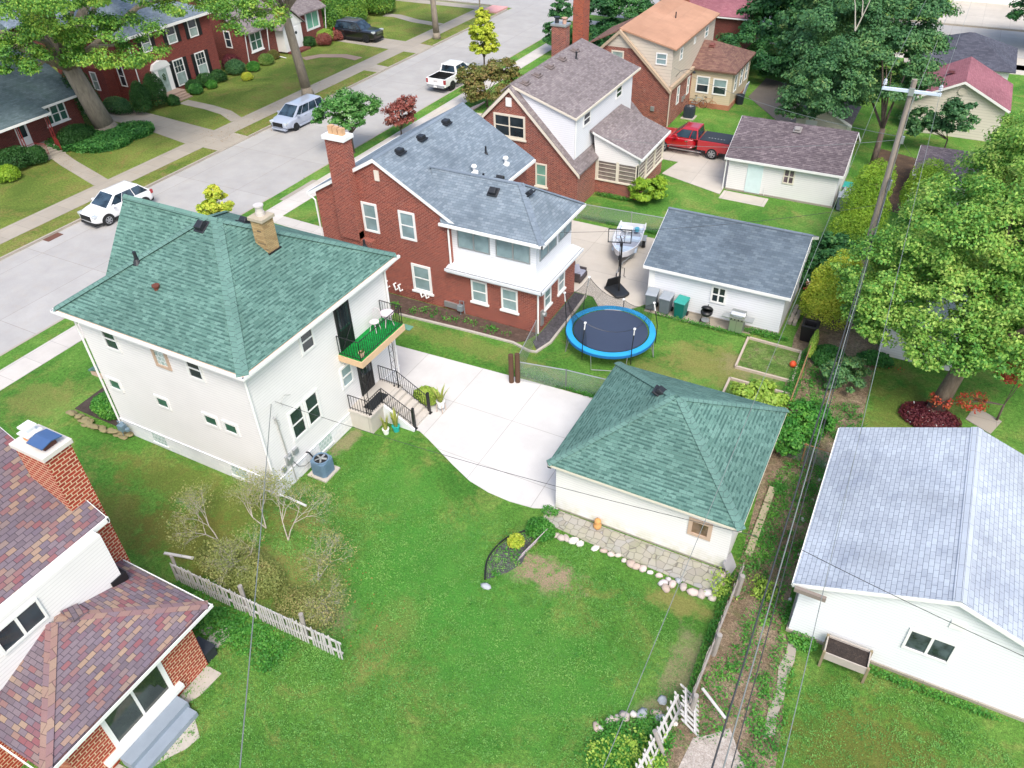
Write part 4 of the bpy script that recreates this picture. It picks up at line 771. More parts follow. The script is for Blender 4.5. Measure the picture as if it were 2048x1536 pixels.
H = thing('low_building', 'long low building with blue grey roof across the far side street', 'building', (3, 112, 0)); g = MB(); g.box(-8, 16, 111.5, 120, -.1, 2.6); obj('wall', g, sid_white, H); g = MB(); g.slab([(-8.4, 111, 2.6), (16.4, 111, 2.6), (16.4, 116, 4.4), (-8.4, 116, 4.4)]); g.slab([(-8.4, 116, 4.4), (16.4, 116, 4.4), (16.4, 121, 2.6), (-8.4, 121, 2.6)]); obj('roof', g, plain('bluegrey_roof', '#8c97ad', .8), H)
# neighbour's white building glimpsed under the big maple
H = thing('playhouse', 'white boarded outbuilding almost hidden under the big maple beside a hosta bed', 'outbuilding', (2.6, 36.3, 0)); g = MB(); g.box(.9, 4.4, 35.3, 38, -.1, 1.9); obj('wall', g, sid_white, H); g = MB(); g.slab([(.6, 35, 1.9), (4.7, 35, 1.9), (4.7, 38.3, 2.5), (.6, 38.3, 2.5)]); obj('roof', g, sid_white, H)

# ================================================================== brick house at the lower left, mixed colour shingles
H = thing('brick_house', 'brick house with mixed red, tan and purple shingles and a tall chimney, lower left', 'house', (-20.5, 4, 0))
g = MB(); g.box(-27, -16.08, 3.3, 7.9, -.1, 2.55); g.box(-27, -18.6, -4, 3.3, -.1, 3.1); obj('wall', g, brick_ha, H)
g = MB(); g.box(-27, -18.55, -4, 7.85, 3.1, 5.2); obj('upper_wall', g, sid_white, H, label='white sided upper storey')
e2, zt = 2.72, 3.85; ex, ey = -15.72, 8.5; sy = 2.72
NA = (-18.55, 5.67, zt)
g = MB(); g.slab([(-27, ey, e2), (ex, ey, e2), NA, (-18.6, 6.2, 3.64), (-18.6, 7.9, 3.0), (-27, 7.9, 2.97)], .08)
g.slab([(ex, sy, e2), (-18.4, 5.5, zt), NA, (ex, ey, e2)], .08); g.slab([(ex, sy, e2), (-27, sy, e2), (-27, 5.5, zt), (-18.4, 5.5, zt)], .08); obj('roof', g, sh_multi, H, label='lower hip roof of mixed shingles')
g = MB(); g.cap((ex, ey, e2), NA, .17, .03, .03); g.cap((ex, sy, e2), (-18.45, 5.5, zt), .17, .03, .03); obj('ridge_cap', g, shingle('multi_cap', [(0, '#7b6d76'), (.5, '#8f6f6d'), (1, '#9a8474')], .9, .28, None, None, .6), H)
g = MB(); g.slab([(-27, 8.6, 5.15), (-19.1, 8.35, 5.15), (-19.1, 4.0, 7.1), (-27, 4.0, 7.1)], .1) if False else None
g = MB(); g.slab([(-18.95, 8.4, 5.25), (-18.95, -4, 5.25), (-22.6, -4, 7.6), (-22.6, 8.4, 7.6)], .1); g.slab([(-22.6, 8.4, 7.6), (-22.6, -4, 7.6), (-26.2, -4, 5.25), (-26.2, 8.4, 5.25)], .1); obj('upper_roof', g, sh_multi, H)
g = MB(); g.box(-19.0, -18.9, -4, 8.45, 5.05, 5.22); g.wallpoly('S', 8.38, [(-18.9, 5.0), (-22.6, 7.4), (-22.6, 7.56), (-18.9, 5.2)], .05); g.box(ex+.06, ex+.09, sy-.1, ey+.1, e2-.16, e2-.03); g.box(-27, ex+.06, ey+.05, ey+.08, e2-.16, e2-.03); g.box(-27, ex+.06, sy-.1, sy-.07, e2-.16, e2-.03); obj('gutter', g, white_trim, H); g = MB(); g.box(ex-.02, ex+.06, sy-.07, ey+.05, e2-.17, e2-.13); g.box(-27, ex-.02, ey-.02, ey+.05, e2-.17, e2-.13); obj('gutter_floor', g, plain('gutter_dark', '#3b3734', .9), H)  # gutter floor: plain dark strip along the inside of the gutter
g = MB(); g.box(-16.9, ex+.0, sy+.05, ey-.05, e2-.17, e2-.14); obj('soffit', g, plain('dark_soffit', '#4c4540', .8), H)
ch = chimney(H, -20.95, -19.6, 7.9, 8.75, -.1, 7.75, brick_ha, plain('chimney_cap', '#d8d3cb', .8), .07, .16)
g = MB(); g.box(-20.15, -19.75, 8.1, 8.5, 7.91, 8.06); obj('damper', g, plain('rust_dark', '#59352c', .8), ch); g = MB(); g.slab([(-20.3, 7.98, 8.12), (-19.62, 7.98, 8.12), (-19.62, 8.32, 8.2), (-20.3, 8.32, 8.2)], .03); g.slab([(-20.3, 8.32, 8.2), (-19.62, 8.32, 8.2), (-19.62, 8.66, 8.12), (-20.3, 8.66, 8.12)], .03); obj('flue_cap', g, plain('blue_metal', '#4f6e9c', .4, .3), ch)
g = MB(); g.box(-20.75, -20.4, 8.15, 8.5, 7.91, 8.15); obj('flue_pot', g, plain('orange_clay', '#d9905a', .8), ch); g = MB(); g.box(-20.82, -20.33, 8.08, 8.57, 8.15, 8.19); g.box(-20.7, -20.45, 8.2, 8.45, 8.19, 8.34); g.box(-20.76, -20.39, 8.14, 8.51, 8.34, 8.4); obj('flue_cap', g, white_trim, ch)
g = MB(); g.box(-18.85, -18.5, 7.45, 8.0, 3.0, 3.35); obj('flashing', g, black_iron, H)
win(H, 'E', -18.55, 4.15, 5.55, 4.05, 4.95, .07, None, 'v', gl_dark, label='upper sliding window')
win(H, 'E', -16.08, 4.42, 6.62, .6, 2.5, .14, None, 'v', glass('door_glass', '#26302a', .9, .05, 1.2), label='large sliding glass window with white frame')
g = MB(); g.box(-16.08, -15.88, 3.95, 6.85, .42, .6); obj('ledge', g, white_trim, H, bevel=.01)
g = MB(); g.box(-15.88, -15.42, 4.3, 6.5, 0, .42); g.box(-15.42, -15.05, 4.35, 6.45, 0, .22); obj('step', g, plain('grey_step', '#8d99a5', .7, 0, .15), H)
g = MB(); g.slab([(-18.5, 6.35, 3.72), (-18.0, 6.35, 3.66), (-18.0, 5.85, 3.86), (-18.5, 5.85, 3.94)], .12); obj('roof_saddle', g, sh_multi, H)
g = MB(); g.lathe((-16.02, 3.6, 2.3), [(.02, 0), (.07, .02), (.05, .1), (.02, .12)], 10); obj('lamp', g, white_trim, H)
g = MB(); g.box(-16.8, -16.1, 7.95, 8.35, 0, .45); g.slab([(-16.83, 7.93, .52), (-16.07, 7.93, .52), (-16.07, 8.38, .47), (-16.83, 8.38, .47)], .05)
top('storage_box', g, plain('dark_box', '#2b3036', .6), 'dark lidded box against the brick wall near the picket fence', 'box')
rc = plain('rough_concrete', '#b9b2a6', .95, 0, .18, 5, bump=.4)
path('concrete_slab', [(-16.08, 7.85), (-15.45, 7.85), (-15.5, 7.0), (-15.7, 6.45), (-16.08, 6.5)], rc, .03); path('concrete_slab', [(-15.05, 6.3), (-14.5, 5.95), (-14.6, 5.5), (-14.85, 5.1), (-15.05, 4.7)], rc, .02); path('concrete_slab', [(-16.07, 4.25), (-15.15, 4.28), (-15.3, 3.7), (-15.7, 3.3), (-16.07, 3.2)], rc, .02)
g = MB(); rnd = random.Random(5)
for i, (x, y, a, b) in enumerate(((-16.5, 8.75, .32, .5), (-17.15, 8.85, .28, .22), (-16.35, 8.15, .22, .3))):
    pts = [(x+a*math.cos(t)*rnd.uniform(.75, 1.1), y+b*math.sin(t)*rnd.uniform(.75, 1.1)) for t in [k*math.pi/4 for k in range(8)]]
    q = MB(); q.prism(pts, -.05, .04); top('stepping_stone', q, rc, ('large flat stepping stone in ivy near the brick wall', 'broken mossy stepping stone nearest the picket fence', 'stepping stone touching the slab at the brick corner')[i], 'stone', 'stepping stones by the brick house')

# ================================================================== houses across the street
H = thing('brick_house', 'brick bungalow with large weathered green grey roof and corner porch, upper left', 'house', (-66, 32, 0))
g = MB(); g.box(-78, -61.6, 18, 40.1, -.1, 2.95); g.wallpoly('S', 39.85, [(-78, 2.9), (-61.6, 2.9), (-70, 8.1)], .25); obj('wall', g, brick_far, H)
g = MB(); g.slab([(-61.05, 40.45, 3.0), (-61.05, 18, 3.0), (-70, 18, 8.65), (-70, 40.45, 8.65)], .12); g.slab([(-70, 40.45, 8.65), (-70, 18, 8.65), (-79, 18, 3.0), (-79, 40.45, 3.0)], .12); obj('roof', g, sh_far, H)
g = MB(); g.slab([(-59.6, 36.3, 2.95), (-59.6, 30, 2.95), (-64, 30, 4.3), (-64, 36.3, 4.3)], .12) ; obj('porch_roof', g, sh_far, H)
g = MB(); g.box(-61.1, -61.0, 36.3, 40.5, 2.8, 2.97); g.box(-59.65, -59.55, 30, 36.35, 2.75, 2.92); g.wallpoly('S', 36.3, [(-59.6, 2.72), (-61.3, 3.25), (-61.3, 3.4), (-59.6, 2.9)], .06); obj('gutter', g, white_trim, H)
win(H, 'E', -61.6, 36.95, 38.95, 1.3, 2.8, .1, None, '', gl_green, True); g = MB()
for y in (37.6, 38.28): g.box(-61.62, -61.53, y-.05, y+.05, 1.4, 2.7)
g.box(-61.6, -61.54, 37, 38.9, 2.0, 2.05); obj('mullion', g, white_trim, H)
g = MB(); wbox(g, 'E', -61.6, 34.3, 35.3, .4, 2.5, -.02, .06); obj('door', g, white_trim, H); g = MB(); wbox(g, 'E', -61.6, 34.5, 35.1, 1.2, 2.2, .05, .07); obj('door_light', g, gl_dark, H)
rd = plain('red_iron', '#8a2f2c', .5)
for (x, y) in ((-59.9, 36.1), (-59.9, 33.6)):
    g = MB()
    for dy in (-.1, .1): g.box(x-.03, x+.03, y+dy-.03, y+dy+.03, .4, 2.8)
    for k in range(8): g.tube([(x, y-.1 if k % 2 else y+.1, .5+k*.28), (x, y+.1 if k % 2 else y-.1, .78+k*.28)], .012, 4)
    obj('porch_column', g, rd, H)
obj('railing', railing([(-59.9, 33.6), (-59.9, 34.4), (-58.9, 34.6)], .35, .8, .12, r=.014), rd, H); obj('railing', railing([(-59.85, 36.0), (-58.9, 35.7)], .3, .8, .12, r=.014), rd, H)
g = MB(); g.box(-61.6, -59.7, 33, 36.3, -.1, .4); [g.box(-59.7+k*.3, -59.4+k*.3, 34.3, 35.9, -.1, .3-k*.12) for k in range(3)]; obj('porch_floor', g, conc_old, H)
H = thing('brick_house', 'two storey brick colonial with black shutters and white arched doorway across the street', 'house', (-66, 51, 0))
g = MB(); g.box(-72, -61.8, 46.6, 56, -.1, 5.7); g.box(-71, -64.8, 42.5+3, 46.6, -.1, 2.9); obj('wall', g, brickm('colonial_brick', '#6a2722', '#803027', '#8f6258', '#964438'), H)
e2 = 5.75; a, b, c, d = -72.4, -61.4, 46.2, 56.4; Z0, Z1 = (-67, 51, 8.0), (-67, 51.6, 8.0)
g = MB(); g.slab([(a, c, e2), (b, c, e2), Z0]); g.slab([(b, c, e2), (b, d, e2), Z1, Z0]); g.slab([(b, d, e2), (a, d, e2), Z1]); g.slab([(a, d, e2), (a, c, e2), Z0, Z1]); obj('roof', g, sh_blue, H)
g = MB(); g.box(b-.05, b+.05, c, d, 5.5, 5.72); g.box(a, b, c-.05, c+.05, 5.5, 5.72); g.box(a+.1, b-.1, c+.1, d-.1, 5.55, 5.6); obj('gutter', g, white_trim, H)
for (y0_, y1_, z0_, z1_, s_) in ((50.55, 51.75, .4, 2.68, 'm'), (53.2, 54.42, .4, 2.62, 'm'), (50.75, 51.8, 4.0, 5.45, 'h'), (53.3, 54.35, 3.95, 5.5, 'h'), (47.9, 48.9, 4.0, 5.45, 'h')):
    w_ = win(H, 'E', -61.8, y0_, y1_, z0_, z1_, .1, None, 'h'+s_, gl_dark, None, lower=gl_pale)
    for yy in (y0_-.42, y1_+.04):
        g = MB(); wbox(g, 'E', -61.8, yy, yy+.38, z0_, z1_, 0, .05)
        for k in range(10): wbox(g, 'E', -61.8, yy+.04, yy+.34, z0_+.08+k*(z1_-z0_-.1)/10, z0_+.12+k*(z1_-z0_-.1)/10, .05, .06)
        obj('shutter', g, black_iron, w_)
g = MB(); wbox(g, 'E', -61.8, 48.05, 49.95, .3, 2.55, 0, .25); g.wallpoly('E', -61.5, [(47.95, 2.5), (50.05, 2.5), (49.75, 2.95), (49, 3.15), (48.25, 2.95)], .3); dr = obj('doorway', g, white_trim, H, label='white arched door surround'); g = MB(); wbox(g, 'E', -61.8, 48.55, 49.45, .32, 2.4, .25, .29); obj('door', g, gl_pale, dr); g = MB(); [g.rock((-61.48, 49+.12*math.sin(k*2.4), 1.5+.06*k), .05, .07, .07, random.Random(k)) for k in range(9)]; obj('wreath', g, plain('wreath_green', '#3c5a3a', .8), dr)
win(H, 'S', 46.6, -64.3, -63.5, 1.3, 3.1, .1, None, 'h', gl_dark); win(H, 'S', 45.5, -66.6, -65.8, 1.0, 2.6, .1, None, 'h', gl_pale); gutter_pipe(H, [(-61.75, 46.55, 5.5), (-61.75, 46.55, .1)])
g = MB(); g.box(-61.8, -60.5, 47.9, 50.1, -.1, .45); [g.box(-60.5+k*.32, -60.18+k*.32, 48, 49.9, -.1, .32-k*.12) for k in range(3)]; obj('porch', g, plain('brown_step', '#a58f7f', .9), H)
H = thing('brick_house', 'brick cottage with white pedimented entry and picture windows across the street', 'house', (-66, 65, 0))
g = MB(); g.box(-74, -61.3, 59.3, 71.2, -.1, 3.0); g.box(-74, -62.5, 57.5, 59.3, -.1, 5.6) if False else None; g.wallpoly('S', 59.3, [(-74, 3), (-61.3, 3), (-67.6, 6.4)], .25); obj('wall', g, brickm('cottage_brick', '#602622', '#7a352c', '#936c62', '#964c3e'), H)
g = MB(); g.slab([(-60.8, 59, 2.95), (-60.8, 71.5, 2.95), (-67.6, 71.5, 6.6), (-67.6, 59, 6.6)], .12); g.slab([(-67.6, 59, 6.6), (-67.6, 71.5, 6.6), (-74.4, 71.5, 2.95), (-74.4, 59, 2.95)], .12); obj('roof', g, sh_brown, H)
win(H, 'E', -61.3, 59.9, 61.6, 1.05, 2.9, .16, None, 'hv', gl_green, True); win(H, 'S', 59.3, -63.95, -63.1, 1.4, 3.0, .1, None, 'h', gl_dark); win(H, 'E', -61.3, 68.4, 70.6, 1.0, 2.9, .2, None, 'v', glass('mint_glass', '#6fa690', .3, .1))
g = MB(); g.box(-61.3, -60.2, 63.6, 66.4, .2, 2.5); g.wallpoly('E', -60.15, [(63.3, 2.5), (66.7, 2.5), (65, 3.9)], 3); en = obj('entry', g, white_trim, H, label='white gabled entry porch'); g = MB(); wbox(g, 'E', -60.15, 64.9, 65.8, .3, 2.3, -.02, .06); obj('door', g, plain('white_door', '#f4f4f4', .4), en); g = MB(); g.cyl((0, 0, 0), .16, .02, 14, None, Matrix.Translation((-60.09, 65.35, 1.75)) @ Matrix.Rotation(R(90), 4, 'Y')); g.box(-60.14, -60.1, 64.2, 64.6, .5, 2.2); obj('door_light', g, gl_dark, en)
g = MB(); g.slab([(-59.9, 63.1, 2.45), (-59.9, 65, 4.05), (-63.2, 65, 4.05), (-63.2, 63.1, 2.45)], .08); g.slab([(-59.9, 65, 4.05), (-59.9, 66.9, 2.45), (-63.2, 66.9, 2.45), (-63.2, 65, 4.05)], .08); obj('entry_roof', g, sh_brown, H)
gutter_pipe(H, [(-60.9, 59.1, 2.9), (-61.2, 59.15, .1)]); gutter_pipe(H, [(-60.9, 62.2, 2.85), (-61.2, 62.2, .3), (-59.4, 62.5, .05)], .05); gutter_pipe(H, [(-60.9, 71.4, 2.9), (-61.2, 71.3, .2), (-60.5, 71.3, .1)])
g = MB(); g.box(-60.3, -59.3, 63.8, 66.3, -.1, .2); obj('porch', g, brick_far, H)
H = thing('brick_house', 'brick house behind shrubs past the black parked car, top of the street', 'house', (-66, 80, 0))
g = MB(); g.box(-74, -62.5, 75, 86, -.1, 3.4); obj('wall', g, brick_far, H); g = MB(); g.slab([(-62, 74.6, 3.3), (-62, 86.4, 3.3), (-68, 86.4, 6.5), (-68, 74.6, 6.5)]); g.slab([(-68, 74.6, 6.5), (-68, 86.4, 6.5), (-74.5, 86.4, 3.3), (-74.5, 74.6, 3.3)]); obj('roof', g, sh_brown, H)
win(H, 'E', -62.5, 80, 82.5, 1, 2.6, .12, None, 'v', gl_dark); g = MB(); [g.box(-62.5+k*.35, -62.1+k*.35, 77.5, 79.2, -.1, .6-k*.18) for k in range(3)]; obj('step', g, conc_old, H)
H = thing('brick_house', 'far roof and brick wall showing between the leaves above the colonial house', 'house', (-84, 52, 0)); g = MB(); g.box(-90, -80, 44, 58, -.1, 4.5); obj('wall', g, brick_far, H); g = MB(); g.slab([(-79.5, 43.6, 4.4), (-79.5, 58.4, 4.4), (-85, 58.4, 7), (-85, 43.6, 7)]); g.slab([(-85, 43.6, 7), (-85, 58.4, 7), (-90.5, 58.4, 4.4), (-90.5, 43.6, 4.4)]); obj('roof', g, sh_blue, H)
# ================================================================== vehicles (built along +x, nose at +x, then turned)
rubber = plain('tyre_rubber', '#1d1e20', .85, 0, .1); alloy = plain('alloy', '#b9bcc0', .35, .7, .08); dark_rim = plain('dark_rim', '#3a3d42', .4, .6, .1)
car_glass = glass('car_glass', '#182630', 2.2, .03, 1.6); lampred = plain('tail_red', '#a3242b', .3, 0, .05, coat=1); lampwhite = plain('headlamp', '#dfe6ea', .15, .3, .05, coat=1); blackpl = plain('black_plastic', '#1b1c1e', .6); chrome = plain('chrome', '#cfd3d6', .2, .9, .03)
def paint(name, col): return plain(name, col, .28, .0, .03, 1., .5, 0, 1.)
def loft(sts):
    """sts: (x, [(y,z)...]) half sections from top centre down to bottom centre; mirrored"""
    g = MB(); rings = []
    for x, hs in sts:
        ring = [(x, y, z) for y, z in hs]+[(x, -y, z) for y, z in hs[::-1] if y > 1e-6]; rings.append(ring)
    n = len(rings[0]); vs = [v for r in rings for v in r]; fs = []
    for i in range(len(rings)-1):
        for k in range(n): fs.append((i*n+k, (i+1)*n+k, (i+1)*n+(k+1) % n, i*n+(k+1) % n))
    fs += [tuple(range(n)), tuple(range((len(rings)-1)*n, len(rings)*n))[::-1]]
    return g.add(vs, fs)
def sect(w, zt, zb, crown=.03, rnd=.08):
    zm = zb+(zt-zb)*.55
    return [(0, zt+crown), (w*.5, zt+crown*.8), (w*.86, zt), (w*.955, zt-rnd*.55), (w, zt-rnd*1.8), (w*1.0, zm), (w*.985, zb+.12), (w*.93, zb), (0, zb)]
def shade(o, ang=35):
    me = o.data; me.polygons.foreach_set('use_smooth', [True]*len(me.polygons))
    b = o.modifiers.new('smooth', 'SUBSURF'); b.levels = b.render_levels = 1; return o
def cabin(par, bot, topr, zb, zt, wb, wt, pm, sides, wsh=(.06, .94), rear=(.1, .9), crown=.05):
    """bot=(x_rear,x_front) at the belt, topr=(x_rear,x_front) at the roof"""
    xr, xf = bot; tr, tf = topr; g = MB()
    def P(x, y, z): return (x, y, z)
    low = [P(xr, -wb, zb), P(xf, -wb, zb), P(xf, wb, zb), P(xr, wb, zb)]; up = [P(tr, -wt, zt), P(tf, -wt, zt), P(tf, wt, zt), P(tr, wt, zt)]
    midx = (tr+tf)/2
    g.add(low+up+[(tr+.12, -wt*.6, zt+crown), (tf-.15, -wt*.6, zt+crown), (tf-.15, wt*.6, zt+crown), (tr+.12, wt*.6, zt+crown)],
          [(0, 1, 5, 4), (1, 2, 6, 5), (2, 3, 7, 6), (3, 0, 4, 7), (4, 5, 9, 8), (5, 6, 10, 9), (6, 7, 11, 10), (7, 4, 8, 11), (8, 9, 10, 11), (3, 2, 1, 0)])
    obj('cabin', g, pm, par, bevel=.035)
    def panel(name, a, b, c, d, u0, u1, v0, v1, off=.012):
        a, b, c, d = map(Vector, (a, b, c, d)); n = (b-a).cross(d-a).normalized()
        f = lambda u, v: (a.lerp(b, u)).lerp(d.lerp(c, u), v)
        q = [f(u0, v0), f(u1, v0), f(u1, v1), f(u0, v1)]; m = MB(); m.add([p+n*off for p in q]+[p-n*.02 for p in q], [(0, 1, 2, 3), (7, 6, 5, 4), (0, 4, 5, 1), (1, 5, 6, 2), (2, 6, 7, 3), (3, 7, 4, 0)])
        obj(name, m, car_glass, par)
    panel('windshield', low[1], low[2], up[2], up[1], wsh[0], wsh[1], .04, .96)
    panel('rear_window', low[3], low[0], up[0], up[3], rear[0], rear[1], .12, .9)
    for u0, u1 in sides:
        panel('side_window', low[0], low[1], up[1], up[0], u0, u1, .1, .9); panel('side_window', low[2], low[3], up[3], up[2], 1-u1, 1-u0, .1, .9)
def wheel(par, x, y, r, wd, rimm, side):
    prof = [(r*.62, -wd/2), (r*.93, -wd/2), (r, -wd*.3), (r, wd*.3), (r*.93, wd/2), (r*.62, wd/2)]
    M = Matrix.Translation((x, y, r)) @ Matrix.Rotation(R(90), 4, 'X'); g = MB(); side = 1 if y > 0 else -1; g.lathe((0, 0, 0), prof, 20, M); w_ = obj('wheel', g, rubber, par)
    g = MB(); M2 = M @ Matrix.Translation((0, 0, -side*wd*.42)) @ Matrix.Rotation(R(180) if side > 0 else 0, 4, 'X'); g.lathe((0, 0, -.02), [(r*.64, 0), (r*.66, .05), (r*.58, .05), (r*.56, .02)], 20, M2)
    for k in range(6): g.box(-.035*r/.35, .035*r/.35, 0, r*.6, 0, .045, M2 @ Matrix.Rotation(k*math.pi/3, 4, 'Z'))
    g.cyl((0, 0, 0), r*.15, .06, 10, None, M2); obj('rim', g, rimm, w_)
def arches(par, xs, r, wd, mat):
    g = MB()
    for x in xs:
        for s in (-1, 1):
            pts = [(x+(r+.07)*math.cos(t), r+(r+.07)*math.sin(t)) for t in [math.pi*k/10 for k in range(11)]]; n = len(pts)
            g.prism([(0, 0), (0, 0), (0, 0)], 0, 0) if False else None
            q = [(a, s*(wd+.006), b) for a, b in pts]+[(a, s*(wd-.05), b) for a, b in pts]
            g.add(q, [tuple(range(n)) if s < 0 else tuple(range(n))[::-1], tuple(range(n, 2*n))[::-1] if s < 0 else tuple(range(n, 2*n))]+[(i, (i+1) % n, n+(i+1) % n, n+i) for i in range(n)])
    obj('wheel_arch', g, mat, par)
def boxpart(par, name, mat, *bs, bevel=.015):
    g = MB()
    for b in bs: g.box(*b)
    return obj(name, g, mat, par, bevel=bevel)
def finish(root, loc, rz, zoff=-.13):
    root.location = (loc[0], loc[1], zoff if len(loc) < 3 else loc[2]); root.rotation_euler = (0, 0, rz)
def suv(name, label, cat, L, W, pm, belt, roof, r, hood_z, xw, cab, low_mat, rimm, sides, rails=False, nose_drop=.12):
    t = thing(name, label, cat); w2 = W/2; zb = .26; h2 = L/2
    S_ = [(-h2, sect(w2*.8, belt-.12, .45)), (-h2+.12, sect(w2*.93, belt-.02, .36)), (-h2+.5, sect(w2*.99, belt, zb)), (0, sect(w2, belt, zb)), (cab[1]-.1, sect(w2, belt, zb)),
          (cab[1]+.35, sect(w2*.99, hood_z+.02, zb)), (h2-.55, sect(w2*.96, hood_z-.02, zb)), (h2-.14, sect(w2*.9, hood_z-nose_drop, .32)), (h2, sect(w2*.76, hood_z-nose_drop-.12, .42))]
    shade(obj('body', loft(S_), pm, t))
    cabin(t, cab[:2], (cab[2], cab[3]), belt-.03, roof-.05, w2*.93, w2*.72, pm, sides)
    arches(t, xw, r, w2*.995, low_mat)
    for x in xw:
        for s in (-1, 1): wheel(t, x, s*(w2-.1), r, .23, rimm, -s)
    for q_, n_ in (((xw[0]+r+.1, xw[1]-r-.1, -w2*.985, -w2*.9, .2, .36), 'sill'), ((xw[0]+r+.1, xw[1]-r-.1, w2*.9, w2*.985, .2, .36), 'sill'), ((h2-.3, h2-.02, -w2*.75, w2*.75, .22, .36), 'bumper'), ((-h2+.02, -h2+.3, -w2*.75, w2*.75, .24, .45), 'bumper')): boxpart(t, n_, low_mat, q_)
    for s in (-1, 1):
        g = MB(); g.box(h2-.42, h2-.06, s*w2*.58, s*w2*.9, hood_z-nose_drop-.13, hood_z-nose_drop+.06); obj('headlight', g, lampwhite, t, bevel=.03)
        g = MB(); g.box(-h2+.04, -h2+.24, s*w2*.8, s*w2*.955, belt-.28, belt-.02); obj('taillight', g, lampred, t, bevel=.02)
        g = MB(); g.box(cab[1]-.52, cab[1]-.34, s*w2*.98, s*(w2+.2), belt+.0, belt+.14); obj('mirror', g, pm, t, bevel=.03)
        g = MB(); [g.box(x, x+.2, s*(w2-.01), s*(w2+.02), belt-.18, belt-.14) for x in (cab[1]-1.4, cab[1]-2.5)]; obj('door_handle', g, chrome if pm is not MATS.get('car_white') else pm, t)
    g = MB(); [g.box(h2-.05, h2+.02, -w2*.5, w2*.5, hood_z-nose_drop-.3+k*.085, hood_z-nose_drop-.26+k*.085) for k in range(4)]; obj('grille', g, blackpl if nose_drop > .12 else chrome, t)
    g = MB(); g.box(h2-.03, h2+.012, -w2*.52, w2*.52, hood_z-nose_drop-.32, hood_z-nose_drop+.0); obj('grille_panel', g, blackpl, t)
    if rails: boxpart(t, 'roof_rail', chrome if rails == 1 else blackpl, (cab[2]+.2, cab[3]-.2, -w2*.7, -w2*.66, roof-.02, roof+.04), (cab[2]+.2, cab[3]-.2, w2*.66, w2*.7, roof-.02, roof+.04))
    return t
cw = paint('car_white', '#f7f7f6'); csil = paint('car_silver', '#aab3c4'); cblk = paint('car_black', '#15171b'); cred = paint('car_red', '#b0101f')
t = suv('parked_car', 'white crossover parked at the far kerb, nose to the lower left', 'car', 4.68, 1.93, cw, 1.08, 1.72, .37, 1.0, (-1.45, 1.4), (-2.15, 1.25, -1.5, .35), blackpl, alloy, ((.04, .34), (.36, .66), (.68, .93)), False, .14)
finish(t, (-46.4, 30.35), R(-94))
t = suv('parked_car', 'silver minivan parked at the far kerb beside a street tree', 'car', 5.1, 1.98, csil, 1.05, 1.75, .34, .98, (-1.6, 1.5), (-2.45, 1.55, -2.1, .55), csil, dark_rim, ((.03, .27), (.29, .54), (.56, .78), (.8, .94)), False, .16)
finish(t, (-46.3, 48.9), R(-92))
t = suv('parked_car', 'black full size sport utility car parked in the driveway across the street', 'car', 5.35, 2.05, cblk, 1.18, 1.9, .4, 1.16, (-1.6, 1.55), (-2.5, 1.1, -2.2, .35), blackpl, dark_rim, ((.03, .27), (.29, .54), (.56, .8), (.82, .94)), 1, .08)
finish(t, (-56.6, 71.2, .03), R(1))
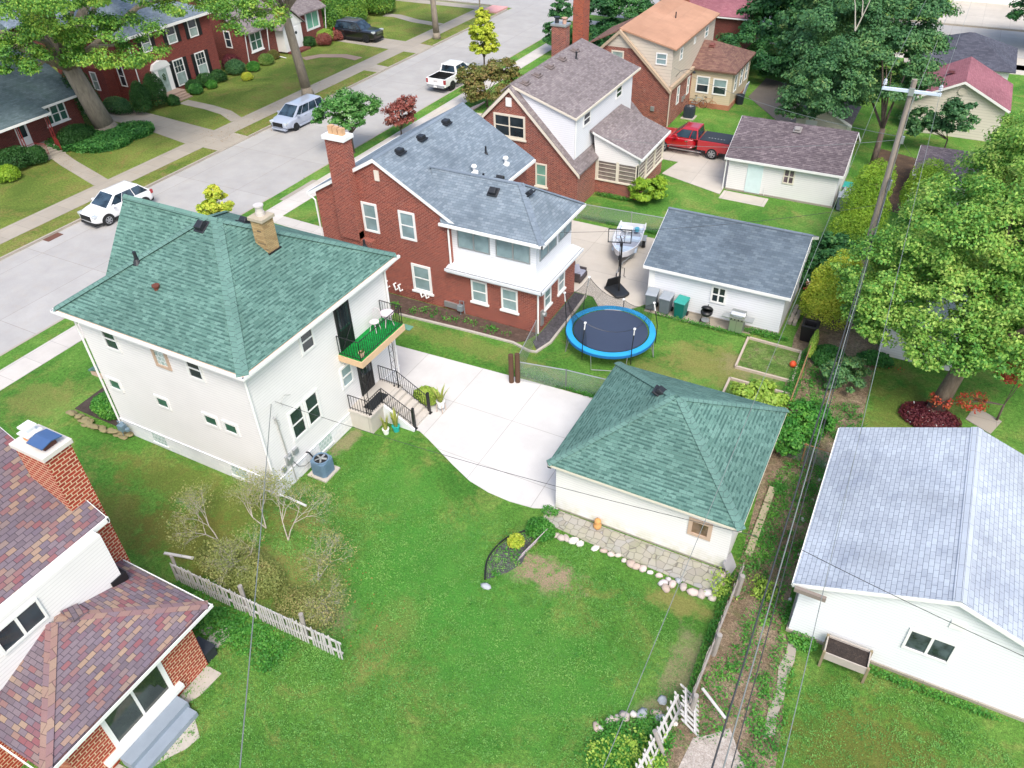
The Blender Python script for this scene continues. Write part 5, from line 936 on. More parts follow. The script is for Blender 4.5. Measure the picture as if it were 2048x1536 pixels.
def pickup(name, label, L, W, pm, cover, rimm, flare, cabx):
    t = thing(name, label, 'pickup truck'); w2 = W/2; h2 = L/2; belt = 1.22; zb = .42; r = .41; hood = 1.2; xb = cabx[0]
    S_ = [(xb-.02, sect(w2, belt, zb)), (0.4, sect(w2, belt, zb)), (cabx[1], sect(w2, belt, zb)), (cabx[1]+.3, sect(w2, hood, zb)), (h2-.5, sect(w2*.98, hood-.03, zb)), (h2-.1, sect(w2*.93, hood-.12, .45)), (h2, sect(w2*.82, hood-.22, .5))]
    shade(obj('body', loft(S_), pm, t)); x0 = -h2+.08; bt = 1.26
    g = MB(); g.box(x0, xb-.02, -w2, -w2+.12, .55, bt); g.box(x0, xb-.02, w2-.12, w2, .55, bt); g.box(xb-.12, xb-.02, -w2+.12, w2-.12, .55, bt); obj('bed_wall', g, pm, t, bevel=.03)
    g = MB(); g.box(x0, x0+.08, -w2+.08, w2-.08, .62, bt); obj('tailgate', g, pm, t, bevel=.03)
    g = MB(); g.box(x0+.08, xb-.1, -w2+.12, w2-.12, .6, .78); g.box(x0+.08, xb-.1, -w2+.12, -w2+.14, .7, bt-.02); g.box(x0+.08, xb-.1, w2-.14, w2-.12, .7, bt-.02); g.box(xb-.14, xb-.12, -w2+.14, w2-.14, .7, bt-.02); g.box(x0+.08, x0+.1, -w2+.14, w2-.14, .7, bt-.02); obj('bed_floor', g, blackpl, t)
    if cover:
        g = MB(); g.box(x0+.03, xb-.1, -w2+.07, w2-.07, bt, bt+.045); obj('bed_cover', g, plain('tonneau', '#2c3136', .5), t, bevel=.02)
        g = MB(); [g.box(x0+.5+k*.22, x0+.6+k*.22, .3, .33, bt+.046, bt+.05) for k in range(6)]; obj('strap', g, white_trim, t)
    else:
        g = MB(); rr = random.Random(3); [g.box(x0+.3+k*.2, x0+.42+k*.2, -.3+.1*k, -.1+.1*k, .79, .95+.04*(k % 3)) for k in range(4)]; obj('cargo', g, plain('grey_cargo', '#4a4d52', .7), t)
    cabin(t, (xb, cabx[1]), (xb+.12, cabx[2]), belt-.02, 1.88, w2*.93, w2*.74, pm, cabx[3], (.06, .94), (.1, .9), .05)
    arches(t, (-h2+1.25, h2-.95), r, w2*.998, flare)
    for x in (-h2+1.25, h2-.95):
        for s in (-1, 1): wheel(t, x, s*(w2-.11), r, .27, rimm, -s)
    boxpart(t, 'bumper', chrome if not cover else chrome, (-h2-.04, -h2+.12, -w2*.92, w2*.92, .5, .72)); boxpart(t, 'front_bumper', pm, (h2-.1, h2+.08, -w2*.85, w2*.85, .42, .68))
    [boxpart(t, 'running_board', chrome if cover else blackpl, q_) for q_ in ((-.9, 1.5, -w2-.08, -w2+.06, .38, .44), (-.9, 1.5, w2-.06, w2+.08, .38, .44))]
    g = MB(); g.box(-h2-.055, -h2-.03, -.16, .16, .52, .68); obj('number_plate', g, white_trim, t)
    for s in (-1, 1):
        g = MB(); g.box(x0-.015, x0+.13, s*(w2-.2), s*(w2+.006), .82, 1.2); obj('taillight', g, lampred, t, bevel=.015)
        g = MB(); g.box(h2-.3, h2+.0, s*w2*.62, s*w2*.93, .85, 1.05); obj('headlight', g, lampwhite, t, bevel=.02)
        g = MB(); g.box(cabx[1]-.55, cabx[1]-.35, s*w2, s*(w2+.24), belt+.02, belt+.24); obj('mirror', g, blackpl if not cover else pm, t, bevel=.03)
        g = MB(); g.box(cabx[1]-1.35, cabx[1]-1.12, s*w2, s*(w2+.025), belt-.2, belt-.15); obj('door_handle', g, chrome, t)
        g = MB(); [g.box(x, x+.012, s*(w2-.005), s*(w2+.004), .5, belt-.06) for x in (xb+.75, xb+.02, cabx[1]-.2)]; obj('door_seam', g, blackpl, t)
    g = MB(); g.box(h2-.06, h2+.03, -w2*.55, w2*.55, .75, 1.05); obj('grille', g, chrome, t); return t
t = pickup('parked_pickup', 'white pickup with open black bed parked on the street under a yellow tree', 5.85, 2.02, cw, False, dark_rim, blackpl, (-.75, 1.55, .75, ((.05, .5), (.53, .92))))
cu = bpy.data.curves.new('lettering', 'FONT'); cu.body = 'GMC'; cu.size = .2; cu.extrude = .004; cu.align_x = 'CENTER'; cu.align_y = 'CENTER'
fo = bpy.data.objects.new('tmp', cu); me = bpy.data.meshes.new_from_object(fo); bpy.data.objects.remove(fo); lo = bpy.data.objects.new('lettering', me); me.materials.append(plain('letter_red', '#a89a9a', .4)); C.objects.link(lo); lo.parent = t
lo.matrix_local = Matrix.Translation((-5.85/2+.065, 0, 1.02)) @ Matrix.Rotation(R(-90), 4, 'Z') @ Matrix.Rotation(R(90), 4, 'X')
finish(t, (-39.75, 62.75), R(89))
t = pickup('parked_pickup', 'red pickup with black bed cover parked in the driveway beside the plum roofed garage', 5.9, 2.0, cred, True, alloy, cred, (-.55, 1.5, .7, ((.05, .3), (.34, .92))))
finish(t, (-14.9, 55.95, .03), R(180))

# ------------------------------------------------------------------ boat on trailer
t = thing('fishing_boat', 'aluminium fishing boat with bench seats resting on its trailer', 'boat')
al = plain('boat_aluminium', '#e2e4e8', .4, .05, .08); ali = plain('boat_inner', '#b3c4d6', .6, .1, .1)
sts = [(-2.1, .78, .5), (-1.2, .82, .46), (0, .84, .45), (1.0, .72, .5), (1.7, .42, .62), (2.15, .05, .8)]
outer = MB(); vs = []; fs = []; n = len(sts)
for x, w_, kb in sts:
    top_ = .98+.14*max(0, x)/2
    vs += [(x, w_, top_), (x, w_*.82, kb+.08), (x, 0, kb), (x, -w_*.82, kb+.08), (x, -w_, top_), (x, -w_+.04, top_), (x, -w_*.78, kb+.13), (x, 0, kb+.06), (x, w_*.78, kb+.13), (x, max(.0, w_-.04), top_)]
for i in range(n-1):
    for k in range(10): fs.append((i*10+k, i*10+(k+1) % 10, (i+1)*10+(k+1) % 10, (i+1)*10+k))
fs += [(0, 9, 8, 7, 6, 5, 4, 3, 2, 1)]; outer.add(vs, fs); outer.box(-2.14, -2.08, -.78, .78, .52, .86); obj('hull', outer, al, t)
for x, nm in ((-1.75, .3), (-.6, .34), (.7, .36)): g = MB(); g.box(x, x+nm, -.72, .72, .6, .8); obj('bench', g, ali, t, bevel=.02)
g = MB(); g.box(-2.0, 1.0, -.62, .62, .55, .59); obj('floor', g, plain('boat_floor', '#8d93a0', .8), t)
g = MB(); g.box(-1.45, -1.0, -.45, .1, .82, .98); g.box(-1.5, -1.2, -.6, -.35, .8, .9); obj('cushion', g, white_trim, t, bevel=.04); g = MB(); g.cyl((-1.3, .35, .8), .14, .2, 10); obj('bucket', g, plain('teal', '#4c9db5', .5), t)
for s in (-.18, .18): g = MB(); g.box(-1.0, -.2, s-.03, s+.03, .81, .84); obj('oar', g, galv, t)
finish(t, (-13.72, 39.5, .03), R(-79))
t = thing('boat_trailer', 'galvanised boat trailer with winch and black tyres under the fishing boat', 'trailer')
g = MB(); g.tube([(-1.9, .6, .4), (.6, .6, .4), (1.9, .12, .42), (3.3, .0, .45)], .04, 6); g.tube([(-1.9, -.6, .4), (.6, -.6, .4), (1.9, -.12, .42)], .04, 6)
for x in (-1.8, -.6, .5): g.tube([(x, -.6, .4), (x, .6, .4)], .035, 6)
obj('frame', g, galv, t); g = MB(); g.tube([(3.3, 0, .45), (3.3, 0, .05)], .03); g.cyl((3.3, 0, 0), .1, .05, 10); g.tube([(2.5, 0, .45), (2.4, 0, .95)], .03); g.box(2.3, 2.5, -.08, .08, .85, 1.05); obj('winch', g, dark_vent, t)
g = MB(); g.tube([(2.9, .25, .6), (2.7, .35, .5), (3.1, .4, .2), (2.9, .45, .05)], .02, 5); obj('chain', g, dark_vent, t)
for s in (-.88, .88):
    wheel(t, -.9, s, .28, .18, galv, -s); g = MB(); g.box(-1.25, -.55, s-.12, s+.12, .58, .62); obj('mudguard', g, galv, t, bevel=.02)
finish(t, (-13.72, 39.5, .03), R(-79))
ORD = 'first second third fourth fifth sixth seventh eighth ninth tenth eleventh twelfth thirteenth fourteenth fifteenth sixteenth seventeenth eighteenth nineteenth twentieth twenty-first twenty-second twenty-third twenty-fourth twenty-fifth twenty-sixth twenty-seventh twenty-eighth twenty-ninth thirtieth'.split()
# ================================================================== yard objects
def disc(cx, cy, z, r0, r1, t, n=40):
    g = MB(); vs = []
    for r, zz in ((r0, z), (r1, z), (r1, z-t), (r0, z-t)): vs += [(cx+r*math.cos(2*math.pi*k/n), cy+r*math.sin(2*math.pi*k/n), zz) for k in range(n)]
    return g.add(vs, [(i*n+k, ((i+1) % 4)*n+k, ((i+1) % 4)*n+(k+1) % n, i*n+(k+1) % n) for i in range(4) for k in range(n)])
tx, ty, tz, tr = -11.05, 30.32, .92, 2.2
T = thing('trampoline', 'round trampoline with blue pad and sagging black safety net', 'trampoline', (tx, ty, 0))
g = disc(tx, ty, tz+.03, tr-.3, tr, .05); obj('pad', g, plain('pad_blue', '#2fa6e2', .5, 0, .1, 1.2), T, bevel=.015)
g = disc(tx, ty, tz-.02, tr-.02, tr+.012, .12); obj('skirt', g, plain('skirt_blue', '#1f6fae', .6), T)
g = MB(); vs = [(tx, ty, tz-.05)]; nn = 40
for r, dz in ((.7, -.045), (1.3, -.03), (tr-.37, 0)): vs += [(tx+r*math.cos(2*math.pi*k/nn), ty+r*math.sin(2*math.pi*k/nn), tz+dz) for k in range(nn)]
g.add(vs, [(0, 1+k, 1+(k+1) % nn) for k in range(nn)]+[(1+i*nn+k, 1+(i+1)*nn+k, 1+(i+1)*nn+(k+1) % nn, 1+i*nn+(k+1) % nn) for i in range(2) for k in range(nn)]); obj('mat', g, plain('mat_dark', '#36435a', .8, 0, .06, 2), T)
for k in range(4):
    a0 = R(20+90*k); g = MB(); p = []
    for da in (-.42, .42): p.append((tx+(tr-.05)*math.cos(a0+da), ty+(tr-.05)*math.sin(a0+da)))
    q = [(tx+(tr+.1)*math.cos(a0+da), ty+(tr+.1)*math.sin(a0+da)) for da in (-.36, .36)]
    g.tube([(p[0][0], p[0][1], tz-.05), (q[0][0], q[0][1], .04), (q[1][0], q[1][1], .04), (p[1][0], p[1][1], tz-.05)], .022, 6); obj('leg', g, galv, T)
poles = []
for k, (a, bend, hgt) in enumerate(((195, -.1, 1.9), (255, .15, 1.5), (318, -.1, 1.55), (18, .25, 1.75), (95, .05, .5), (150, .35, 2.1))):
    a = R(a); x, y = tx+(tr+.03)*math.cos(a), ty+(tr+.03)*math.sin(a); g = MB(); pts = [(x, y, .35), (x, y, tz+.5), (x-bend*math.cos(a), y-bend*math.sin(a), tz+hgt)]
    g.tube(pts, .024, 6); poles.append(pts[-1]); o = obj('net_pole', g, black_iron, T); g = MB(); d = Vector(pts[2])-Vector(pts[1]); g.tube([Vector(pts[2])-d*.35, pts[2]], .03, 6); g.box(pts[2][0]-.05, pts[2][0]+.05, pts[2][1]-.05, pts[2][1]+.05, pts[2][2]-.03, pts[2][2]+.03); obj('pole_cap', g, white_trim, o)
g = MB()
for i in range(6):
    a, b = Vector(poles[i]), Vector(poles[(i+1) % 6]); pts = []
    for s in range(9):
        u = s/8; p = a.lerp(b, u); p.z -= .55*4*u*(1-u)*.6; pts.append(p)
    g.tube(pts, .012, 4)
obj('net_rope', g, black_iron, T)
g = MB()
for i in (5, 0, 3, 4):
    a, b = Vector(poles[i]), Vector(poles[(i+1) % 6]); n_ = 8
    for s in range(n_):
        u0, u1 = s/n_, (s+1)/n_
        def lo_(u):
            p = a.lerp(b, u); v = Vector((p.x-tx, p.y-ty, 0)).normalized()*(tr-.34); return Vector((tx+v.x, ty+v.y, tz+.05))
        def up_(u): p = a.lerp(b, u); p.z -= .55*4*u*(1-u)*.6; return p
        g.add([lo_(u0), lo_(u1), up_(u1), up_(u0)], [(0, 1, 2, 3)])
obj('net', g, seethru('net_mesh', '#1b1e24', .42, .045), T)
# basketball hoop
bx, by = -12.45, 35.05
T = thing('basketball_hoop', 'portable basketball hoop with clear backboard on black wheeled base', 'basketball hoop', (bx, by, 0))
M = Matrix.Translation((bx, by, 0)) @ Matrix.Rotation(R(-38), 4, 'Z'); g = MB(); g.prism([(-.75, -.5), (.45, -.42), (.62, 0), (.45, .42), (-.75, .5)], .03, .2, M); obj('base', g, plain('base_black', '#24282d', .55), T, bevel=.04)
g = MB(); g.add([(-.7, -.45, .2), (-.7, .45, .2), (-.55, .4, .75), (-.55, -.4, .75), (-.66, -.45, .18), (-.66, .45, .18), (-.5, .4, .73), (-.5, -.4, .73)], [(0, 3, 2, 1), (4, 5, 6, 7), (0, 1, 5, 4), (1, 2, 6, 5), (2, 3, 7, 6), (3, 0, 4, 7)], M); obj('base_panel', g, blackpl, T)
g = MB(); g.tube([(bx, by, .2), (bx, by, 3.15)], .05, 8); g.tube([(bx-.12, by+.08, 1.3), (bx-.12, by+.08, 3.0)], .02, 6); obj('pole', g, black_iron, T)
g = MB(); g.tube([(bx, by, 3.15), (bx-.25, by+.35, 3.3)], .03); g.tube([(bx, by, 2.8), (bx-.25, by+.35, 3.0)], .03); obj('bracket', g, black_iron, T)
Mb = Matrix.Translation((bx-.3, by+.42, 3.25)) @ Matrix.Rotation(R(18), 4, 'Z'); g = MB()
for (a, b, c, d) in ((-.62, .62, -.4, -.36), (-.62, .62, .36, .4), (-.62, -.58, -.4, .4), (.58, .62, -.4, .4), (-.2, -.18, -.4, .4), (.25, .27, -.4, .4)): g.box(a, b, -.025, .025, c, d, Mb)
bd = obj('backboard', g, black_iron, T); g = MB(); g.box(-.6, .6, -.008, .008, -.38, .38, Mb)
cm = N('clear_board'); cm.set('Base Color', (.75, .8, .85, 1)); cm.set('Alpha', .1); cm.set('Roughness', .1); obj('board_panel', g, cm.m, bd)
g = MB(); pts = [Mb @ Vector((.23*math.cos(t), .28+.23*math.sin(t), -.22)) for t in [2*math.pi*k/14 for k in range(15)]]; g.tube(pts, .012, 5); obj('rim', g, plain('orange_rim', '#7a2a22', .5), T)
# wheeled waste bins
def bin_(label, loc, rz, body, lid, group):
    t = thing('waste_bin', label, 'waste bin'); t['group'] = group
    g = MB(); a, b, c, d = .24, .27, .29, .34
    g.add([(-a, -b, .08), (a, -b, .08), (a, b, .08), (-a, b, .08), (-c, -d, 1.0), (c, -d, 1.0), (c, d, 1.0), (-c, d, 1.0)], [(0, 3, 2, 1), (4, 5, 6, 7), (0, 1, 5, 4), (1, 2, 6, 5), (2, 3, 7, 6), (3, 0, 4, 7)]); g.box(-.3, .3, -.35, .35, .9, .98); obj('body', g, body, t, bevel=.025)
    g = MB(); g.add([(-.32, -.38, 1.0), (.32, -.38, 1.0), (.32, .36, 1.04), (-.32, .36, 1.04), (-.28, -.3, 1.07), (.28, -.3, 1.07), (.3, .34, 1.12), (-.3, .34, 1.12)], [(0, 3, 2, 1), (4, 5, 6, 7), (0, 1, 5, 4), (1, 2, 6, 5), (2, 3, 7, 6), (3, 0, 4, 7)]); obj('lid', g, lid, t, bevel=.02)
    for s in (-.27, .27): g = MB(); g.cyl((0, 0, 0), .13, .06, 12, None, Matrix.Translation((s-.03, .3, .13)) @ Matrix.Rotation(R(90), 4, 'Y')); obj('wheel', g, rubber, t)
    g = MB(); g.tube([(-.25, .36, .98), (-.25, .42, 1.02), (.25, .42, 1.02), (.25, .36, .98)], .015, 5); obj('handle', g, body, t)
    t.location = loc; t.rotation_euler = (0, 0, rz); return t
bg_ = plain('bin_grey', '#6b747d', .55, 0, .08); lg_ = plain('bin_lid', '#98a0a8', .5, 0, .06); tg_ = plain('bin_teal', '#0f6f66', .5); tl_ = plain('lid_teal', '#2f9c90', .5)
bin_('leftmost grey waste bin at the slate shingled garage wall', (-10.35, 34.4, 0), R(5), bg_, lg_, 'waste bins by the garages'); bin_('grey waste bin touching the green one beside the trampoline', (-9.55, 34.35, 0), R(-3), bg_, lg_, 'waste bins by the garages')
bin_('dark green waste bin between a grey bin and the kettle grill', (-8.72, 34.3, 0), R(-6), tg_, tl_, 'waste bins by the garages')
bin_('frontmost grey waste bin at the corner of the plum roofed garage', (-3.45, 50.5, 0), R(4), bg_, lg_, 'waste bins by the garages'); bin_('grey waste bin between another grey bin and a green bin, plum roofed garage', (-3.3, 51.3, 0), R(-8), bg_, lg_, 'waste bins by the garages')
bin_('green lidded waste bin at the back of the row beside the plum roofed garage', (-3.45, 52.15, 0), R(0), bg_, tl_, 'waste bins by the garages')
# kettle grill, gas grill
T = thing('kettle_grill', 'black kettle grill on thin legs by the white garage wall', 'grill', (-7.35, 34.2, 0)); x, y = -7.35, 34.2
g = MB(); g.lathe((x, y, .5), [(.02, 0), (.2, .05), (.3, .18), (.31, .28)], 18); obj('bowl', g, black_iron, T, smooth=True); g = MB(); M = Matrix.Translation((x, y+.08, .95)) @ Matrix.Rotation(R(-35), 4, 'X'); g.lathe((0, 0, -.1), [(.32, 0), (.3, .1), (.2, .18), (.03, .21)], 18, M); g.cyl((0, 0, .1), .025, .08, 8, None, M); obj('lid', g, black_iron, T, smooth=True)
for a in (90, 210, 330): g = MB(); g.tube([(x+.2*math.cos(R(a)), y+.2*math.sin(R(a)), .6), (x+.32*math.cos(R(a)), y+.32*math.sin(R(a)), .02)], .014, 5); obj('leg', g, black_iron, T)
g = MB(); g.lathe((x, y, .25), [(.22, 0), (.22, .02)], 14); obj('ash_pan', g, galv, T); g = MB(); g.cyl((0, 0, 0), .09, .05, 12, None, Matrix.Translation((x-.3, y+.1, .1)) @ Matrix.Rotation(R(90), 4, 'Y')); obj('wheel', g, rubber, T)
steel = plain('stainless', '#c9ccca', .3, .8, .08, 4)
T = thing('gas_grill', 'stainless gas grill with side shelves on the grass by the white garage', 'grill', (-5.75, 34.2, 0)); x, y = -5.75, 34.2
g = MB(); g.box(x-.35, x+.35, y-.26, y+.26, .12, .85); obj('cabinet', g, plain('grill_panel', '#8c918f', .45, .4), T, bevel=.01); g = MB(); g.box(x-.33, x-.01, y-.275, y-.262, .15, .8); g.box(x+.01, x+.33, y-.275, y-.262, .15, .8); obj('door', g, steel, T)
for s in (-1, 1): g = MB(); g.box(x+s*.36, x+s*.78, y-.25, y+.24, .85, .9); obj('side_shelf', g, steel, T, bevel=.01)
g = MB(); g.box(x-.38, x+.38, y-.3, y+.28, .85, .97); obj('control_panel', g, steel, T, bevel=.01); g = MB(); [g.cyl((0, 0, 0), .03, .05, 8, None, Matrix.Translation((x-.27+k*.18, y-.3, .91)) @ Matrix.Rotation(R(90), 4, 'X')) for k in range(4)]; obj('knob', g, black_iron, T)
g = MB(); pr = [(-.26, .97), (-.25, 1.12), (-.12, 1.26), (.1, 1.28), (.24, 1.15), (.26, .97)]; n = len(pr); g.add([(x-.36, y+a, b) for a, b in pr]+[(x+.36, y+a, b) for a, b in pr], [tuple(range(n)), tuple(range(n, 2*n))[::-1]]+[(i, n+i, n+(i+1) % n, (i+1) % n) for i in range(n)]); lid = obj('lid', g, steel, T, bevel=.02); g = MB(); g.tube([(x-.25, y-.3, 1.08), (x+.25, y-.3, 1.08)], .015); obj('handle', g, chrome, lid)
# ball, bed frames
g = MB(); g.lathe((-2.54, 32.42, .03), [(.02, 0), (.12, .05), (.17, .17), (.12, .29), (.02, .34)], 16); top('ball', g, plain('orange_ball', '#e2562c', .6), 'orange ball lying in the corner of the larger bed frame', 'ball', smooth=True)
wood = plain('bed_wood', '#c2b3a2', .85, 0, .15, 5)
def frame(pts, label):
    g = MB()
    for a, b in zip(pts, pts[1:]+pts[:1]):
        a, b = Vector(a), Vector(b); d = (b-a).normalized(); n_ = Vector((-d.y, d.x))*.05; g.prism([(a.x-n_.x, a.y-n_.y), (b.x-n_.x, b.y-n_.y), (b.x+n_.x, b.y+n_.y), (a.x+n_.x, a.y+n_.y)], 0, .14)
    return top('garden_bed', g, wood, label, 'raised bed', 'timber garden bed frames')
frame([(-4.95, 31.2), (-5.02, 33.85), (-2.4, 33.75), (-2.3, 31.2)], 'larger weathered timber bed frame holding the orange ball'); frame([(-4.9, 27.6), (-4.95, 30.2), (-2.2, 30.2), (-2.2, 27.6)], 'smaller timber bed frame behind the green garage roof, ferns spilling out')
path('bed_earth', [(-4.9, 31.25), (-4.97, 33.8), (-2.45, 33.7), (-2.35, 31.25)], grassm('weedy', '#4f7433', '#6f8c46', '#83985a', '#8f8265', .9, sc=.8), .02); path('bed_earth', [(-4.85, 27.65), (-4.9, 30.15), (-2.25, 30.15), (-2.25, 27.65)], MATS['weedy'], .02)
# black composter, cinder blocks, wood pile
g = MB(); g.add([(-2.7, 34.8, 0), (-2.05, 34.8, 0), (-2.05, 35.4, 0), (-2.7, 35.4, 0), (-2.78, 34.7, .95), (-1.97, 34.7, .95), (-1.97, 35.5, .95), (-2.78, 35.5, .95), (-2.65, 34.85, .95), (-2.1, 34.85, .95), (-2.1, 35.35, .95), (-2.65, 35.35, .95), (-2.6, 34.9, .3), (-2.15, 34.9, .3), (-2.15, 35.3, .3), (-2.6, 35.3, .3)],
      [(0, 3, 2, 1), (0, 1, 5, 4), (1, 2, 6, 5), (2, 3, 7, 6), (3, 0, 4, 7), (4, 5, 9, 8), (5, 6, 10, 9), (6, 7, 11, 10), (7, 4, 8, 11), (8, 9, 13, 12), (9, 10, 14, 13), (10, 11, 15, 14), (11, 8, 12, 15), (12, 13, 14, 15)]); top('composter', g, plain('composter_black', '#1d1b1c', .6), 'open black square composter at the foot of the golden shrub', 'composter', bevel=.03)
cb = plain('cinder', '#a59d92', .95, 0, .12, 6)
g0 = None
for i in range(8):
    x, y = -3.45+.22*(i % 2), 36.2+.45*(i//2)
    g = MB(); g.box(-.09, .09, -.2, .2, 0, .2); g.box(-.05, .05, -.15, -.03, .2, .205); o = top('cinder_block', g, cb, 'pale cinder block lined up in two rows beside the dark slate garage', 'block', 'cinder blocks beside the garage') if i == 0 else g0.copy()
    if i == 0: g0 = o
    else: C.objects.link(o)
    o['label'] = 'pale cinder block, %s pair from the front, %s row, beside the dark slate garage' % (ORD[i//2], ('left', 'right')[i % 2]); o.location = (x, y, .01); o.rotation_euler = (0, 0, R(5*(i % 3)-5))
rnd = random.Random(11); tm = [plain('log_a', '#8a6a58', .9), plain('log_b', '#b59a86', .9), plain('log_red', '#a8362e', .7)]
T = thing('wood_pile', 'jumbled stack of boards and sticks against the dark slate garage side', 'wood pile', (-3.1, 39.4, 0))
for k in range(14):
    g = MB(); y = 38.2+rnd.random()*2.6; z = .1+rnd.random()*.8; g.tube([(-3.4, y, z), (-2.6, y+rnd.uniform(-.5, .5), z+rnd.uniform(-.1, .3))], rnd.uniform(.03, .07), 5); obj('board', g, tm[0 if k % 3 else (2 if k % 2 else 1)], T)
g = MB(); g.tube([(-3.0, 40.6, 1.3), (-2.9, 38.0, .3)], .04, 6); obj('board', g, plain('blue_pole', '#3a4aa8', .5), T); g = MB(); g.tube([(-3.4, 39.2, 1.0), (-2.2, 37.6, .3)], .03, 6); obj('board', g, white_trim, T)
# air conditioners
def ac(label, x, y, w_, h_, bodym, pad=True):
    T = thing('air_conditioner', label, 'air conditioner', (x, y, 0))
    if pad: g = MB(); g.box(x-w_/2-.12, x+w_/2+.12, y-w_/2-.12, y+w_/2+.12, 0, .07); obj('pad', g, conc_mid, T)
    g = MB(); c = .1; o = w_/2; pts = [(x-o+c, y-o), (x+o-c, y-o), (x+o, y-o+c), (x+o, y+o-c), (x+o-c, y+o), (x-o+c, y+o), (x-o, y+o-c), (x-o, y-o+c)]; g.prism(pts, .08, .08+h_*.93)
    b = obj('casing', g, bodym, T)
    g = MB()
    for i in range(8):
        a_, b_ = Vector(pts[i]), Vector(pts[(i+1) % 8]); L = (b_-a_).length; m_ = max(1, int(L/.07)); d = (b_-a_).normalized(); n_ = Vector((d.y, -d.x))*.012
        for k in range(m_):
            p = a_+(b_-a_)*((k+.3)/m_); q = a_+(b_-a_)*((k+.75)/m_); g.prism([(p.x, p.y), (q.x, q.y), (q.x+n_.x, q.y+n_.y), (p.x+n_.x, p.y+n_.y)], .14, .04+h_*.86)
    obj('louvre', g, bodym, b)
    g = disc(x, y, .08+h_, w_*.4, w_*.5, .09, 20); obj('top_rim', g, bodym, T); g = MB(); g.cyl((x, y, .1+h_*.93), w_*.4, .02, 20); obj('fan_well', g, black_iron, T)
    g = MB(); [g.box(-.04, .04, .03, w_*.36, 0, .015, Matrix.Translation((x, y, .13+h_*.93)) @ Matrix.Rotation(k*2*math.pi/5, 4, 'Z') @ Matrix.Rotation(R(20), 4, 'Y')) for k in range(5)]; g.cyl((x, y, .12+h_*.93), .07, .05, 10); obj('fan', g, galv, T); return T
T = ac('blue grey air conditioner on a concrete pad beside the white house', -18.3, 16.75, .72, .72, plain('ac_blue', '#6f8ba3', .5, .2)); g = MB(); g.tube([(-18.99, 16.7, .9), (-18.85, 16.7, .95), (-18.72, 16.72, .75), (-18.66, 16.72, .5)], .035, 7); g.tube([(-18.95, 15.85, 1.2), (-18.9, 16.05, .7), (-18.8, 16.3, .55), (-18.66, 16.5, .7)], .012, 5); obj('hose', g, black_iron, T)
ac('dark air conditioner with pale top behind the red pickup', -17.3, 62.6, .8, .85, plain('ac_dark', '#3a4450', .5, .2))
# wicker patio chair with cushions
T = thing('patio_chair', 'dark wicker patio chair with grey cushions beside the red brick wing', 'chair', (-15.15, 35.6, 0)); wk = plain('wicker', '#4a4446', .8, 0, .25, 25); cu_ = plain('cushion_grey', '#9a9cab', .9)
g = MB(); g.box(-15.60, -14.70, 35.0, 35.95, .12, .4); obj('seat', g, wk, T, bevel=.03); g = MB(); g.box(-15.60, -15.45, 35.0, 35.95, .4, .85); obj('backrest', g, wk, T, bevel=.03)
for yy in (35.0, 35.85): g = MB(); g.box(-15.60, -14.75, yy, yy+.1, .4, .62); obj('armrest', g, wk, T, bevel=.02)
g = MB(); g.box(-15.43, -14.75, 35.12, 35.84, .4, .52); obj('cushion', g, cu_, T, bevel=.04); g = MB(); g.box(-.25, .25, -.07, .07, -.25, .25, Matrix.Translation((-15.15, 35.35, .72)) @ Matrix.Rotation(R(60), 4, 'Z') @ Matrix.Rotation(R(-25), 4, 'X')); obj('cushion', g, cu_, T, bevel=.05)
for (a, b) in ((-15.55, 35.05), (-14.80, 35.05), (-15.55, 35.9), (-14.80, 35.9)): g = MB(); g.cyl((a, b, .03), .025, .1, 6); obj('leg', g, wk, T)
# balcony furniture and plants by the steps
T = thing('bistro_set', 'white metal bistro chair on the green turf balcony', 'chair', (-18.6, 21.7, 3.96)); wm = plain('lilac_metal', '#ded0d8', .5)
g = MB(); g.lathe((-18.6, 21.75, 4.4), [(.02, 0), (.2, 0), (.21, .03), (.02, .035)], 16); obj('seat', g, wm, T)
for a in (45, 135, 225, 315): g = MB(); g.tube([(-18.6+.15*math.cos(R(a)), 21.75+.15*math.sin(R(a)), 4.4), (-18.6+.24*math.cos(R(a)), 21.75+.24*math.sin(R(a)), 3.97)], .014, 5); obj('leg', g, wm, T)
g = MB(); [g.tube([(-18.6-.2+dx, 21.95, 4.4), (-18.6-.2+dx, 22.02, 4.85)], .01, 4) for dx in (0, .1, .2, .3, .4)]; g.tube([(-18.82, 22.02, 4.7), (-18.75, 22.04, 4.9), (-18.6, 22.04, 4.95), (-18.45, 22.04, 4.9), (-18.38, 22.02, 4.7)], .014, 5); obj('backrest', g, wm, T)
T = thing('bistro_table', 'round pale bistro table on the balcony beside the chair', 'table', (-18.35, 22.3, 3.96)); g = MB(); g.lathe((-18.3, 22.3, 4.62), [(.02, 0), (.3, 0), (.3, .03), (.02, .035)], 18); obj('table_top', g, wm, T)
for a in (30, 150, 270): g = MB(); g.tube([(-18.3+.08*math.cos(R(a)), 22.3+.08*math.sin(R(a)), 4.62), (-18.3+.24*math.cos(R(a)), 22.3+.24*math.sin(R(a)), 3.97)], .016, 5); obj('leg', g, wm, T)
